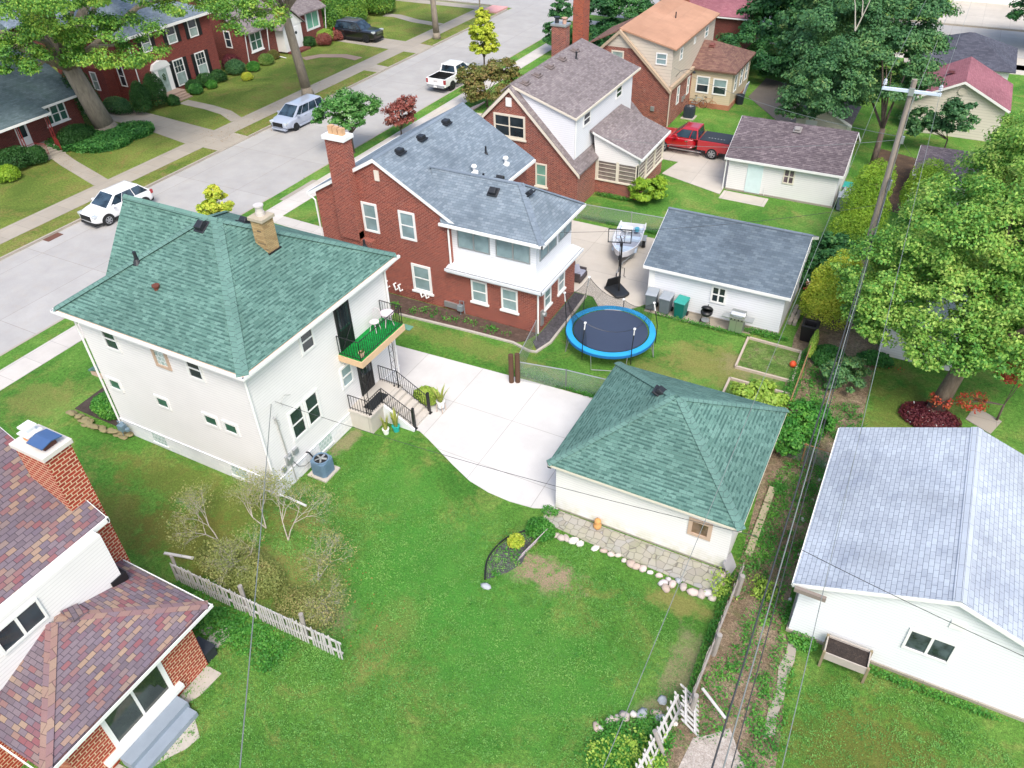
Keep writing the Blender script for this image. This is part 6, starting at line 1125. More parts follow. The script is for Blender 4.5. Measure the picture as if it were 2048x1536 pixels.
def blades(cx, cy, z, n, h, sp, r0, seed, wd=.025):
    rr = random.Random(seed); g = MB()
    for k in range(n):
        a = rr.uniform(0, 6.28); L = h*rr.uniform(.6, 1.1); s = sp*rr.uniform(.4, 1); x, y = cx+r0*math.cos(a), cy+r0*math.sin(a); px_, py_ = -math.sin(a)*wd, math.cos(a)*wd
        P = [(x, y, z), (x+s*.4*math.cos(a), y+s*.4*math.sin(a), z+L*.6), (x+s*math.cos(a), y+s*math.sin(a), z+L)]
        g.add([(P[0][0]-px_, P[0][1]-py_, P[0][2]), (P[0][0]+px_, P[0][1]+py_, P[0][2]), (P[1][0]+px_*1.2, P[1][1]+py_*1.2, P[1][2]), (P[1][0]-px_*1.2, P[1][1]-py_*1.2, P[1][2]), P[2]], [(0, 1, 2, 3), (3, 2, 4)])
    return g
snake = leafm('snake_leaf', [(0, '#5f7f3a'), (.5, '#9aa84a'), (1, '#d8d480')]); green_leaf = leafm('plant_leaf', [(0, '#2f6a2a'), (.5, '#4f9038'), (1, '#86bd4c')])
def potted(label, x, y, z, r, h, potm, n, lh, sp, seed, legs=False, lm=None):
    T = thing('potted_plant', label, 'potted plant', (x, y, z)); zz = z+(.25 if legs else 0); g = MB(); g.lathe((x, y, zz), [(r*.75, 0), (r, h), (r*1.08, h), (r*1.08, h+.03), (r*.9, h+.03), (r*.88, h-.03), (.01, h-.03)], 16); obj('pot', g, potm, T)
    obj('foliage', blades(x, y, zz+h-.02, n, lh, sp, r*.4, seed), lm or snake, T)
    if legs:
        for a in (45, 135, 225, 315): g = MB(); g.tube([(x+r*math.cos(R(a)), y+r*math.sin(R(a)), zz+.2), (x+r*1.1*math.cos(R(a)), y+r*1.1*math.sin(R(a)), z)], .015, 5); obj('leg', g, tan_trim, T)
potted('snake plant in a white pot at the foot of the white porch wall', -17.35, 19.9, 0, .15, .26, white_trim, 22, .8, .22, 1); potted('snake plant in a turquoise pot beside the porch wall', -17.05, 20.25, 0, .17, .28, plain('turquoise', '#2bb0a6', .4), 26, .85, .25, 2)
potted('spiky plant in a white pot on wooden legs at the stair foot on the concrete', -15.95, 22.25, 0.03, .19, .32, white_trim, 24, .75, .5, 3, True); potted('small potted plant standing on the balcony corner', -18.0, 19.95, 3.96, .12, .2, plain('buff_pot', '#d6b79a', .7), 10, .25, .15, 4, False, green_leaf)
g = MB(); g.box(-21.55, -20.85, 27.0, 27.4, 0, .06); top('utility_box', g, plain('lid_green', '#6fa590', .6), 'pale green utility box lid set in the grass beside the driveway', 'utility lid', bevel=.02)
# jug at garage wall, small things
g = MB(); g.lathe((-6.95, 19.0, .03), [(.12, 0), (.15, .05), (.16, .18), (.1, .24), (.13, .33), (.12, .42), (.04, .46)], 14); top('clay_figure', g, plain('terracotta', '#cf9a5e', .8), 'rounded orange clay garden pot on the stone patio against the garage', 'garden pot', smooth=True)
g = MB(); g.box(-.3, .3, -.03, .03, 0, .62, Matrix.Translation((-1.82, 19.25, .03)) @ Matrix.Rotation(R(80), 4, 'Z') @ Matrix.Rotation(R(-28), 4, 'X')); top('paver', g, plain('slab_grey', '#aaa9ab', .9), 'grey square paving slab leaning at the garage back corner', 'paving slab')
for k, (x, y, l) in enumerate(((-1.5, 20.2, .9), (-1.5, 21.15, .9), (-1.5, 22.1, .9), (-1.5, 23.1, .9))):
    g = MB(); g.box(x-.13, x+.13, y, y+l, 0, .12); top('edging_block', g, plain('block_buff', '#a89e83', .95, 0, .15, 5), 'long buff edging block behind the green roofed garage, %s from the front' % ORD[k], 'block', 'edging blocks behind the garage')
# planter box by the right garage
T = thing('planter_box', 'raised grey wooden planter box on legs at the right garage wall', 'planter', (2.3, 17.2, 0)); pw = plain('planter_wood', '#b3aaa0', .85, 0, .12, 6); g = MB()
for (a, b, c, d) in ((1.65, 2.98, 16.82, 16.86), (1.65, 2.98, 17.5, 17.54), (1.65, 1.69, 16.86, 17.5), (2.94, 2.98, 16.86, 17.5)): g.box(a, b, c, d, .45, .78)
obj('box', g, pw, T); g = MB(); g.box(1.69, 2.94, 16.86, 17.5, .5, .7); obj('soil', g, soil('potting_soil', '#2c2522', '#3d342f', '#544840', 5.), T)
for (a, b) in ((1.62, 16.8), (2.94, 16.8), (1.62, 17.47), (2.94, 17.47)): g = MB(); g.box(a, a+.08, b, b+.08, 0, .8); obj('leg', g, plain('leg_wood', '#8f8266', .85), T)
# bicycles by the tan addition
for i, (x, col, lb) in enumerate(((-17.4, '#a9bfcc', 'pale blue bicycle leaning on the tan addition'), (-16.6, '#b07a5a', 'rusty orange wheeled bicycle leaning beside the pale blue one'))):
    T = thing('bicycle', lb, 'bicycle', (x, 65.1, 0)); T['group'] = 'bicycles by the tan addition'; y = 65.12; bm = plain('bike_%d' % i, col, .4, .2)
    for dx in (-.5, .5):
        g = MB(); g.tube([(x+dx+.33*math.cos(a), y, .35+.33*math.sin(a)) for a in [2*math.pi*k/16 for k in range(17)]], .02, 5); [g.tube([(x+dx, y, .35), (x+dx+.32*math.cos(a), y, .35+.32*math.sin(a))], .004, 3) for a in [math.pi*k/4 for k in range(8)]]; obj('wheel', g, rubber if i == 0 else bm, T)
    g = MB(); [g.tube(p, .02, 5) for p in ([(x-.5, y, .35), (x-.15, y, .85), (x+.4, y, .85), (x+.5, y, .35)], [(x-.15, y, .85), (x, y, .35), (x+.4, y, .8)], [(x-.5, y, .35), (x, y, .35)])]; obj('frame', g, bm, T); g = MB(); g.box(x-.28, x-.05, y-.06, y+.06, .93, .98); obj('saddle', g, blackpl, T, bevel=.02)
    g = MB(); g.tube([(x+.4, y, .85), (x+.42, y, 1.0)], .015, 5); g.tube([(x+.36, y-.25, 1.02), (x+.42, y, 1.0), (x+.36, y+.25, 1.02)], .015, 5); obj('handlebar', g, chrome, T)
g = MB(); g.lathe((-14.45, 67.4, 0), [(.3, 0), (.36, .7), (.38, .75), (.2, .8), (.02, .8)], 14); top('waste_bin', g, plain('navy_plastic', '#20262f', .6), 'dark round bin beside the tan addition with a board behind it', 'waste bin')
g = MB(); g.box(-.04, .04, -.5, .5, 0, 1.5, Matrix.Translation((-14.5, 68.3, 0)) @ Matrix.Rotation(R(12), 4, 'Y')); top('board', g, plain('pale_board', '#b9c2cc', .6), 'pale blue board leaning on the tan addition end wall', 'board')
# grey rock at the end of the edging, lattice panel, black edging
def arc(pts, n=8):
    out = []
    for i in range(len(pts)-1):
        p0, p1, p2, p3 = [Vector(pts[max(0, min(len(pts)-1, i+k))]) for k in (-1, 0, 1, 2)]
        for s in range(n):
            t = s/n; out.append(.5*((2*p1)+(-p0+p2)*t+(2*p0-5*p1+4*p2-p3)*t*t+(-p0+3*p1-3*p2+p3)*t**3))
    return out+[Vector(pts[-1])]
g = MB(); g.tube(arc([(-9.6, 14.95, .05), (-9.9, 15.6, .07), (-9.96, 16.2, .08), (-9.8, 16.95, .08), (-9.25, 17.72, .06)]), .035, 6); top('lawn_edging', g, blackpl, 'curved black plastic edging strip round the small mulch bed in the lawn', 'edging')
g = MB(); T_ = Matrix.Translation((-8.95, 16.25, .02)) @ Matrix.Rotation(R(78), 4, 'Z') @ Matrix.Rotation(R(22), 4, 'X'); W_, Hh = 1.55, .6
for k in range(-4, 18):
    for s in (-1, 1):
        a = k*.1; 
        x0_, z0_, x1_, z1_ = a, 0, a+s*Hh*.55, Hh
        if 0 <= x0_ <= W_ and 0 <= x1_ <= W_: g.tube([T_ @ Vector((x0_, s*.008, z0_)), T_ @ Vector((x1_, s*.008, z1_))], .011, 4)
for z in (0, Hh): g.tube([T_ @ Vector((0, 0, z)), T_ @ Vector((W_, 0, z))], .016, 4)
for x in (0, W_): g.tube([T_ @ Vector((x, 0, 0)), T_ @ Vector((x, 0, Hh))], .016, 4)
top('lattice_panel', g, plain('lattice_grey', '#b9aeb0', .8), 'grey wooden lattice panel leaning in the lawn bed near the stone patio', 'lattice')

# ================================================================== rocks
rnd = random.Random(21); rcols = ['#d8d3cb', '#c9c0b4', '#b9aea6', '#cbc4c4', '#cfbfb6', '#bba99c', '#aab0b4', '#e2dcd2']; rmats = [plain('stone_%d' % i, c, .9, 0, .15, 5, bump=.4) for i, c in enumerate(rcols)]
RC = ['pale grey', 'buff', 'grey brown', 'pinkish grey', 'pink', 'reddish brown', 'blue grey', 'whitish']
def rocks(pts, group, label, sz=(.12, .2), mats=None, z=0, frm='left'):
    for k, p in enumerate(pts):
        s = rnd.uniform(*sz); g = MB(); g.rock((p[0], p[1], z+s*.3), s*rnd.uniform(.9, 1.3), s*rnd.uniform(.7, .95), s*.6, rnd, rnd.uniform(0, 3)); j = rnd.randrange(len(mats or rmats)); o = top('rock', g, (mats or rmats)[j], label if len(pts) == 1 else '%s rock, %s from the %s in %s' % (RC[j], ORD[k], frm, label), 'rock', group, smooth=True)
border = [(1113, 1072), (1122, 1077), (1133, 1078), (1147, 1083), (1160, 1089), (1190, 1098), (1207, 1103), (1222, 1110), (1236, 1112), (1248, 1122), (1262, 1130), (1272, 1135), (1286, 1139), (1300, 1146), (1318, 1152), (1326, 1168), (1337, 1160), (1331, 1178), (1345, 1170), (1357, 1163), (1366, 1176), (1385, 1186), (1402, 1190), (1415, 1188), (1424, 1198), (1430, 1180), (1441, 1163), (1447, 1150), (1445, 1168)]
rocks([G2(*p) for p in border], 'rocks edging the stone patio', 'the row edging the stone patio', (.11, .19))
rocks([G2(972, 1174)], None, 'single grey rock at the lower end of the curved black edging', (.16, .17), [rmats[6]])
rocks([G2(*p) for p in ((1192, 1455), (1201, 1458), (1221, 1443), (1234, 1438), (1249, 1435), (1267, 1430), (1284, 1430), (1312, 1428), (1319, 1440), (1330, 1445), (1349, 1448), (1325, 1403))], 'rocks edging the lower planting bed', 'the row edging the bottom bed', (.1, .2))
rocks([G2(*p) for p in ((1655, 905), (1650, 930), (1640, 960), (1625, 1000), (1605, 1040), (1600, 1110), (1580, 1200), (1530, 895), (1545, 900), (1560, 905), (1520, 905))], 'rubble beside the pale roofed garage', 'the rubble by the pale roofed garage', (.06, .12), frm='top')
flag = plain('flagstone', '#8f8560', .95, 0, .22, 5)
T = thing('dry_stone_wall', 'low wall of flat mossy stones at the white house front corner', 'wall', (-29.4, 14.5, 0))
for k in range(26):
    t_ = k/25; x, y = -31.2+3.7*t_+rnd.uniform(-.1, .1), 14.65-.25*math.sin(t_*3)+rnd.uniform(-.12, .12); g = MB(); g.rock((x, y, .06+.09*(k % 3)), rnd.uniform(.18, .3), rnd.uniform(.12, .18), .05, rnd, rnd.uniform(-.4, .4)); obj('stone', g, flag, T)
# ================================================================== fences
wpaint = plain('old_white_paint', '#c6c4c1', .8, 0, .2, 4); wgrey = plain('weathered_wood', '#9d9791', .9, 0, .22, 4)
def picket(name, label, a, b, hgt, step, wd, mat, lean=0, skip=0, seed=1, rails=(.3, .8), posts=(), plean=(0, 0)):
    T = thing(name, label, 'fence', (a[0], a[1], 0)); rr = random.Random(seed); A, B = Vector((a[0], a[1], 0)), Vector((b[0], b[1], 0)); d = (B-A); L = d.length; d.normalize(); nrm = Vector((-d.y, d.x, 0)); n_ = int(L/step)
    up = (Vector((0, 0, 1))+nrm*lean).normalized()
    def ln(off): return A+d*off
    g = MB()
    for zf in rails:
        p, q = ln(0)+up*hgt*zf, ln(L)+up*hgt*zf; s = nrm*.02; g.add([p-s-up*.04, q-s-up*.04, q+s-up*.04, p+s-up*.04, p-s+up*.04, q-s+up*.04, q+s+up*.04, p+s+up*.04], [(0, 3, 2, 1), (4, 5, 6, 7), (0, 1, 5, 4), (1, 2, 6, 5), (2, 3, 7, 6), (3, 0, 4, 7)])
    obj('rail', g, mat, T); base = 0
    for k in range(n_+1):
        if rr.random() < skip: continue
        o = ln(min(L, k*step)); u2 = (up+d*rr.uniform(-.05, .05)+nrm*rr.uniform(-.03, .03)).normalized(); h = hgt*rr.uniform(.93, 1.04); s = -nrm*.034; hw = d*wd/2; th = -nrm*.018
        f = [o-hw+s, o+hw+s, o+hw+u2*(h-.07)+s, o+u2*h+s, o-hw+u2*(h-.07)+s]; g = MB(); g.add(f+[p+th for p in f], [(0, 1, 2, 3, 4), (9, 8, 7, 6, 5), (0, 5, 6, 1), (1, 6, 7, 2), (2, 7, 8, 3), (3, 8, 9, 4), (4, 9, 5, 0)])
        obj('picket', g, mat, T)
    for (off, h, wp) in posts: o = ln(off)+nrm*.09; g = MB(); g.tube([o, o+up*h], wp, 8); obj('post', g, wgrey, T)
    return T
picket('picket_fence', 'weathered white picket fence standing between the two lawns, nearest the brick house', (-19.6, 9.95), (-12.2, 10.1), 1.0, .115, .06, wpaint, .04, .05, 3, posts=((3.2, 1.3, .08), (5.8, 1.3, .08), (0, 1.2, .06)))
g = MB(); g.box(-.05, .05, -.6, .6, 0, .05, Matrix.Translation((-20.1, 10.6, .35)) @ Matrix.Rotation(R(-75), 4, 'Z')); top('fallen_rail', g, wpaint, 'loose white rail lying past the end of the picket fence by the brick house', 'rail')
picket('picket_fence', 'long grey weathered picket fence along the dirt lane seen nearly edge on', (-1.5, 19.0), (-1.6, 13.3), 1.0, .16, .09, wgrey, .05, .05, 5, posts=((.7, 1.15, .09), (3.3, 1.15, .09), (5.6, 1.1, .08)))
picket('picket_fence', 'leaning white picket fence section at the bottom edge beside the planting bed', (-1.7, 13.4), (-2.05, 10.2), .9, .19, .085, wpaint, -.4, .05, 8, posts=((1.6, 1.1, .07),))
T = picket('fallen_fence_panel', 'broken white picket panel tipped outward onto the dirt lane', (-1.35, 13.9), (-1.0, 12.8), 1.05, .16, .08, wpaint, -.75, 0, 9)
g = MB(); g.box(-.55, .55, -.045, .045, 0, .03, Matrix.Translation((-.95, 13.75, .5)) @ Matrix.Rotation(R(-35), 4, 'Z')); top('loose_picket', g, wpaint, 'single loose white board sticking out over the dirt lane', 'board')
def chain(name, label, pts, h, posts=2.4, mat=None, alpha=.3):
    T = thing(name, label, 'fence', (pts[0][0], pts[0][1], 0)); m_ = mat or galv
    for a, b in zip(pts[:-1], pts[1:]):
        a, b = Vector((a[0], a[1], 0)), Vector((b[0], b[1], 0)); L = (b-a).length; n_ = max(1, round(L/posts))
        g = MB(); g.tube([a+Vector((0, 0, h)), b+Vector((0, 0, h))], .024, 6); obj('rail', g, m_, T)
        for k in range(n_+1): p = a.lerp(b, k/n_); g = MB(); g.tube([p, p+Vector((0, 0, h+.05))], .03, 6); obj('post', g, m_, T)
        g = MB(); g.add([a+Vector((0, 0, .03)), b+Vector((0, 0, .03)), b+Vector((0, 0, h)), a+Vector((0, 0, h))], [(0, 1, 2, 3)]); obj('mesh', g, seethru('chain_mesh', '#9aa3a0', alpha, .055), T)
    return T
chain('chain_link_fence', 'chain link fence along the driveway edge in front of the trampoline', [(-13.8, 25.75), (-11.55, 26.15), (-8.9, 26.35)], 1.15); chain('chain_link_fence', 'short chain link fence from the timber posts to the red brick wing', [(-13.95, 25.9), (-14.55, 29.1)], 1.2)
chain('chain_link_fence', 'chain link fence running behind the fishing boat', [(-18.2, 42.3), (-11, 42.7), (-3.4, 43.0)], 1.1, 3)
chain('chain_link_fence', 'rusty chain link fence between the trampoline yard and the dirt lane', [(-1.95, 26.2), (-2.0, 34.2)], 1.15, 2.6, plain('rusty_rail', '#a07a55', .8), .25); chain('chain_link_fence', 'short rusty fence across the lane between the green and pale garages', [(-1.8, 26.1), (.2, 26.0)], 1.0, 1.0, MATS['rusty_rail'], .25)
bw = plain('brown_post', '#5b4130', .9, 0, .2, 6)
for k, (x, y) in enumerate(((-14.08, 25.52), (-13.82, 25.66))): g = MB(); g.cyl((x, y, 0), .12, 1.62+.03*k, 12); g.cyl((x, y, 1.62+.03*k), .1, .01, 12); top('timber_post', g, bw, ('left one of the pair of thick brown timber posts by the driveway', 'right one of the pair of thick brown timber posts by the driveway')[k], 'post', 'thick timber posts')
# ================================================================== utility pole and wires
PX_, PY_ = -1.05, 41.6
T = thing('utility_pole', 'tall grey wooden utility pole with a white crossarm and two insulators', 'utility pole', (PX_, PY_, 0))
g = MB(); g.tube([(PX_, PY_, 0), (PX_, PY_, 11.0)], .17, 12, .12); obj('pole', g, bark('pole_wood', '#857a70', '#aca196', 3), T); g = MB(); g.box(PX_-1.3, PX_+1.28, PY_-.17, PY_-.05, 10.42, 10.56); arm = obj('crossarm', g, plain('arm_white', '#cfdcea', .6), T, bevel=.01)
for x in (PX_-1.22, PX_+1.18): g = MB(); g.lathe((x, PY_-.11, 10.56), [(.03, 0), (.03, .1), (.1, .12), (.05, .18), (.1, .2), (.05, .26), (.09, .28), (.04, .36)], 10); obj('insulator', g, plain('porcelain', '#c3c9d1', .25), arm)
g = MB(); g.box(PX_-.12, PX_+.12, PY_-.2, PY_-.1, 10.3, 10.65); g.box(PX_+.13, PX_+.28, PY_-.12, PY_+.02, 8.0, 8.35); g.tube([(PX_+.16, PY_-.1, 3), (PX_+.16, PY_-.1, 10.3)], .02, 5); g.box(PX_+.12, PX_+.3, PY_-.15, PY_+.05, 5.6, 6.1); obj('bracket', g, galv, T)
wirem = plain('wire_grey', '#8d938f', .5, .3); wiredk = plain('wire_dark', '#3b3d3f', .6); wiregn = plain('wire_green', '#7fa399', .5)
def wire(label, a, b, r, sag, mat, group='overhead wires'):
    a, b = Vector(a), Vector(b); g = MB(); pts = []
    for k in range(17): u = k/16; p = a.lerp(b, u); p.z -= 4*sag*u*(1-u); pts.append(p)
    g.tube(pts, r, 5); top('overhead_wire', g, mat, label, 'wire', group)
def far(a, b, k): return Vector(a)+(Vector(b)-Vector(a))*k
pA = (PX_+.2, PY_, 6.15)
for i, (bx_, z, r, m_, lb) in enumerate(((1424, 6.3, .024, wiredk, 'thickest dark cable of the bundle sagging over the dirt lane'), (1447, 6.1, .018, wirem, 'middle grey cable of the bundle over the dirt lane'), (1463, 6.0, .014, wiredk, 'right hand cable of the bundle over the dirt lane'))):
    a = (PX_+.2, PY_-.1, 6.3-.15*i); b = far(a, G(bx_, 1536, z-.1), 1.5); wire(lb, a, b, r, .25, m_)
a = (PX_+1.18, PY_-.11, 10.92); wire('thin wire from the right insulator passing over the pale garage roof', a, far(a, G(1565, 1536, 10.6), 1.3), .008, .15, wirem)
a2_ = (PX_-1.22, PY_-.11, 10.92); wire('thin wire from the left insulator passing over the green garage roof', a2_, far(a2_, G(1361, 1156, 10.6), 1.6), .007, .15, wirem)
wire('thin wire from the left insulator running away over the big dark tree', a2_, (-1.9, 96, 11.2), .009, .3, wirem); wire('thin wire from the right insulator running away over the red roofed garage', a, (.9, 96, 11.2), .009, .3, wirem)
wire('cable running away from the pole over the small shed', (PX_, PY_+.1, 8.2), (-.6, 96, 8.5), .016, .5, wirem)
wire('service wire from the white house wall across the concrete drive to the lane cables', (-18.95, 15.8, 4.3), (-1.05, 15.7, 6.05), .009, .3, wiredk)
wire('twisted service wire from the white house wall over the picket fence', (-18.98, 15.62, 4.3), far((-18.98, 15.62, 4.3), G(478, 1536, 6.0), 1.3), .016, .1, wirem)
wire('upper service wire from the pole to the orange tan roofed house', (PX_-.1, PY_, 8.3), (-18.1, 59.8, 4.6), .012, .5, wirem); wire('lower service wire from the pole over the plum shingled garage', (PX_-.1, PY_, 8.1), (-18.3, 46.3, 3.9), .012, .5, wirem)
wire('service wire from the pole toward the small shed', (PX_+.2, PY_, 8.1), (.6, 53.5, 2.3), .01, .1, wirem); wire('thin wire crossing over the pale garage roof toward the right edge', G(1600, 1098, 6.1), far(G(1600, 1098, 6.1), G(2048, 1308, 5.6), 1.4), .01, .1, wiredk)
wire('thin black service wire over the dark slate garage toward the brick wing', (PX_, PY_-3, 6.0), (-14.7, 31.5, 4.9), .009, .35, wiredk)
# ================================================================== vegetation
def leafquads(P, Nn, size, rs, asp=.62):
    n = len(P); t = rs.normal(size=(n, 3)); t -= Nn*(t*Nn).sum(1)[:, None]; t /= np.linalg.norm(t, axis=1)[:, None]+1e-9; b = np.cross(Nn, t)
    s = (size*rs.uniform(.6, 1.25, n))[:, None]
    V = np.empty((n, 4, 3)); V[:, 0] = P-t*s; V[:, 1] = P-b*s*asp; V[:, 2] = P+t*s; V[:, 3] = P+b*s*asp
    V[:, [1, 3]] += (Nn*s*.18)[:, None, :]
    return V.reshape(-1, 3), np.arange(n*4).reshape(n, 4)
def crown(blobs, n, size, seed, clump=.2, up=.55, dens=1.0, hollow=.45, drape=0):
    """blobs: (x,y,z,rx,ry,rz); leaves sit on many small clumps spread through and over each blob"""
    rs = np.random.RandomState(seed); vol = np.array([(b[3]*b[4]*b[5])**(2/3) for b in blobs]); cnt = (n*vol/vol.sum()).astype(int); PP = []; NN = []; cl = []
    for b, c in zip(blobs, cnt):
        rr = np.array(b[3:6]); K = int(max(8, 42*dens)); d = rs.normal(size=(K, 3)); d /= np.linalg.norm(d, axis=1)[:, None]; d[:, 2] = np.where(d[:, 2] < -.5, d[:, 2]*.5, d[:, 2])
        rad = rs.uniform(hollow, 1, K)[:, None]**.5; cc = np.array(b[:3])+d*rr*rad; cl.append(cc)
        cr = rr.mean()*clump*rs.uniform(.7, 1.5, K); idx = rs.randint(0, K, c); q = rs.normal(size=(c, 3)); q /= np.linalg.norm(q, axis=1)[:, None]
        q[:, 2] *= np.where(q[:, 2] < 0, .55, 1.); f = rs.uniform(.35, 1.05, c)[:, None]
        p = cc[idx]+q*f*cr[idx][:, None]*np.array([1.15, 1.15, .75]); nn = q*.7+d[idx]*.35+rs.normal(size=(c, 3))*.45; nn[:, 2] += up
        nn /= np.linalg.norm(nn, axis=1)[:, None]; PP.append(p); NN.append(nn)
    return np.concatenate(PP), np.concatenate(NN), np.concatenate(cl), rs
def tree(name, label, cat, x, y, th, r0, blobs, n, size, mat, bk, seed, group=None, lean=(0, 0), clump=.2, limbs=14, fork=None, kind=None, dens=1., hollow=.45, cr='crown'):
    T = thing(name, label, cat, (x, y, 0), group); bl = [(x+b[0], y+b[1], b[2], b[3], b[4], b[5]) for b in blobs]
    P, Nn, cl, rs = crown(bl, n, size, seed, clump, dens=dens, hollow=hollow); V, Q = leafquads(P, Nn, size, rs); npmesh(cr, V, Q, mat, T)
    if bk is not None:
        g = MB(); topp = Vector((x+lean[0], y+lean[1], th)); base = Vector((x, y, -.05)); pts = [base, base.lerp(topp, .12)+Vector((0, 0, 0)), base.lerp(topp, .5), topp]
        g.tube(pts[:2], r0*1.45, 12, r0*1.05); g.tube(pts[1:], r0*1.05, 12, r0*.8)
        rr = random.Random(seed); pick = [cl[rr.randrange(len(cl))] for _ in range(limbs)]
        for c in pick:
            c = Vector(c); mid = topp.lerp(c, .5)+Vector((0, 0, (c-topp).length*.08)); g.tube([topp-Vector((0, 0, r0*.5)), mid, c], r0*.42, 7, r0*.06)
        for c in (fork or []): c = Vector(c); g.tube([topp-Vector((0, 0, .3)), topp.lerp(c, .55)+Vector((0, 0, .2)), c], r0*.62, 9, r0*.35)
        obj('trunk', g, bk, T, smooth=True)
    return T
grey_bark = bark('grey_bark', '#7d7366', '#a39887', 5); dark_bark = bark('dark_bark', '#4a3f38', '#75675c', 6); rough_bark = bark('rough_bark', '#5a4c40', '#8f7f6e', 7)
L_street = leafm('leaf_street', [(0, '#3a6a30'), (.35, '#528a36'), (.6, '#7fac42'), (.85, '#a9c650'), (1, '#a8793a')], .3); L_maple = leafm('leaf_maple', [(0, '#33702e'), (.3, '#629f40'), (.6, '#94bd52'), (.88, '#bcd26c'), (1, '#cdbf68')], .45)
L_dark = leafm('leaf_dark', [(0, '#33613c'), (.45, '#4c7d4c'), (.75, '#6c9a58'), (1, '#a3ad66')], .3); L_deep = leafm('leaf_deep', [(0, '#24502f'), (.5, '#39703c'), (.85, '#58914a'), (1, '#86ab50')], .25)
L_yel = leafm('leaf_yellow', [(0, '#8fa82a'), (.4, '#b9cc3a'), (1, '#dede58')], .8); L_gold = leafm('leaf_gold', [(0, '#8fb83c'), (.35, '#b8d048'), (.7, '#dce056'), (1, '#ecdc5c')], .7, .4); L_thuja = leafm('leaf_thuja', [(0, '#5a8a26'), (.4, '#86b032'), (1, '#b6d244')], .6)
L_lilac = leafm('leaf_lilac', [(0, '#356e33'), (.55, '#5a9645'), (.8, '#83b262'), (.92, '#c9cfc4'), (1, '#e6dfe2')], 1.2); L_hedge = leafm('leaf_hedge', [(0, '#264a26'), (.6, '#396a30'), (1, '#55843f')], .8); L_red = leafm('leaf_red', [(0, '#7d4a40'), (.5, '#a35a50'), (.8, '#b58273'), (1, '#6f8a4a')], .8)
L_brown = leafm('leaf_brown', [(0, '#5a6a32'), (.5, '#7d8140'), (.8, '#9a8050'), (1, '#a89a62')], .9); L_green = leafm('leaf_green', [(0, '#2f6f28'), (.5, '#4c9436'), (1, '#84be4c')], .9); L_ivy = leafm('leaf_ivy', [(0, '#346a34'), (.5, '#4a8c40'), (1, '#74ae52')], .9)
L_olive = leafm('leaf_olive', [(0, '#788a48'), (.5, '#9aa45c'), (.85, '#b3aa6e'), (1, '#bd9e7e')], .8); L_scarlet = leafm('leaf_scarlet', [(0, '#a8402c'), (.4, '#c94a3c'), (.7, '#b8703c'), (1, '#7f8a40')], 1.); L_wine = leafm('leaf_wine', [(0, '#4a1e2a'), (.5, '#6e2f3a'), (1, '#8a4a44')], 1.)
L_hosta = leafm('leaf_hosta', [(0, '#4a7f3a'), (.6, '#86ad50'), (1, '#d2d890')], 1.); L_pale = leafm('leaf_pale', [(0, '#6fa03a'), (.5, '#9cc048'), (1, '#c6d86a')], 1.)

def mound(label, x, y, blobs, n, mat, seed, size=.05, group=None, amp=.34):
    """dense rounded or conical shrub: small leaves in a lumpy shell over each part"""
    T = thing('shrub', label, 'shrub', (x, y, 0), group); rs = np.random.RandomState(seed); vol = np.array([(b[3]*b[4]*b[5])**(2/3) for b in blobs]); PP = []; NN = []
    for b, c in zip(blobs, (n*vol/vol.sum()).astype(int)):
        d = rs.normal(size=(c, 3)); d /= np.linalg.norm(d, axis=1)[:, None]; d[:, 2] = np.where(d[:, 2] < -.5, -d[:, 2]*.6, d[:, 2])
        L = rs.normal(size=(26, 3)); L /= np.linalg.norm(L, axis=1)[:, None]; lump = 1+amp*np.clip((d@L.T)-.8, 0, 1).max(1)/.2-amp*.5
        rad = np.where(rs.uniform(size=c) < .75, rs.uniform(.84, 1.06, c), rs.uniform(.5, .9, c))*lump
        P = np.array([x+b[0], y+b[1], b[2]])+d*rad[:, None]*np.array(b[3:6]); P[:, 2] = np.maximum(P[:, 2], .02); Nn = d*.7+rs.normal(size=(c, 3))*.6; Nn[:, 2] += .4; PP.append(P); NN.append(Nn/np.linalg.norm(Nn, axis=1)[:, None])
    V, Q = leafquads(np.concatenate(PP), np.concatenate(NN), size, rs); npmesh('foliage', V, Q, mat, T); return T
def bush(label, x, y, rx, ry, rz, n, mat, seed, size=.09, z=None, group=None): return mound(label, x, y, [(0, 0, z or rz*.75, rx, ry, rz)], int(n*1.9), mat, seed, size*.68, group, .16)
# street trees across the road
tree('street_tree', 'huge street tree with thick grey forked trunk rising from an ivy bed, upper left', 'tree', -59.5, 40.5, 5.6, .78, [(3.0, -5.3, 7.9, 2.8, 2.8, 2.0), (7.6, -2.2, 8.0, 3.2, 3.2, 2.2), (5.0, -4.0, 9.6, 3, 3, 1.8), (5, -3, 12, 5.5, 5, 2.4), (8.3, 4.2, 9.8, 3.2, 3.2, 1.9), (-2.5, -3, 10.4, 3.8, 3.8, 2.6), (-.5, -9.0, 8.8, 3.2, 3.2, 2.2), (-4, 4, 11, 5, 5, 3)], 95000, .095, L_street, grey_bark, 3, 'street trees', (-.7, -.9), .22, 16, [(-63, 35.0, 8.6), (-61.5, 39, 10.5), (-58.8, 42.6, 10.2)])
tree('street_tree', 'tall street tree whose trunk stands behind the silver minivan', 'tree', -49.75, 54.2, 7.2, .42, [(2.6, -7.2, 8.4, 2.4, 2.5, 1.4), (-.5, -5.6, 9.6, 2.8, 2.8, 1.7), (-.5, 1.5, 11.6, 4.5, 4.5, 2.6), (1.5, 5, 10.4, 3.2, 3.2, 1.7), (3.4, -3.0, 10.4, 2.8, 2.8, 1.6)], 36000, .1, L_street, grey_bark, 5, 'street trees', (-.5, -.5), .24, 12, [(-51.5, 51, 9), (-48.6, 55.5, 9.6)])
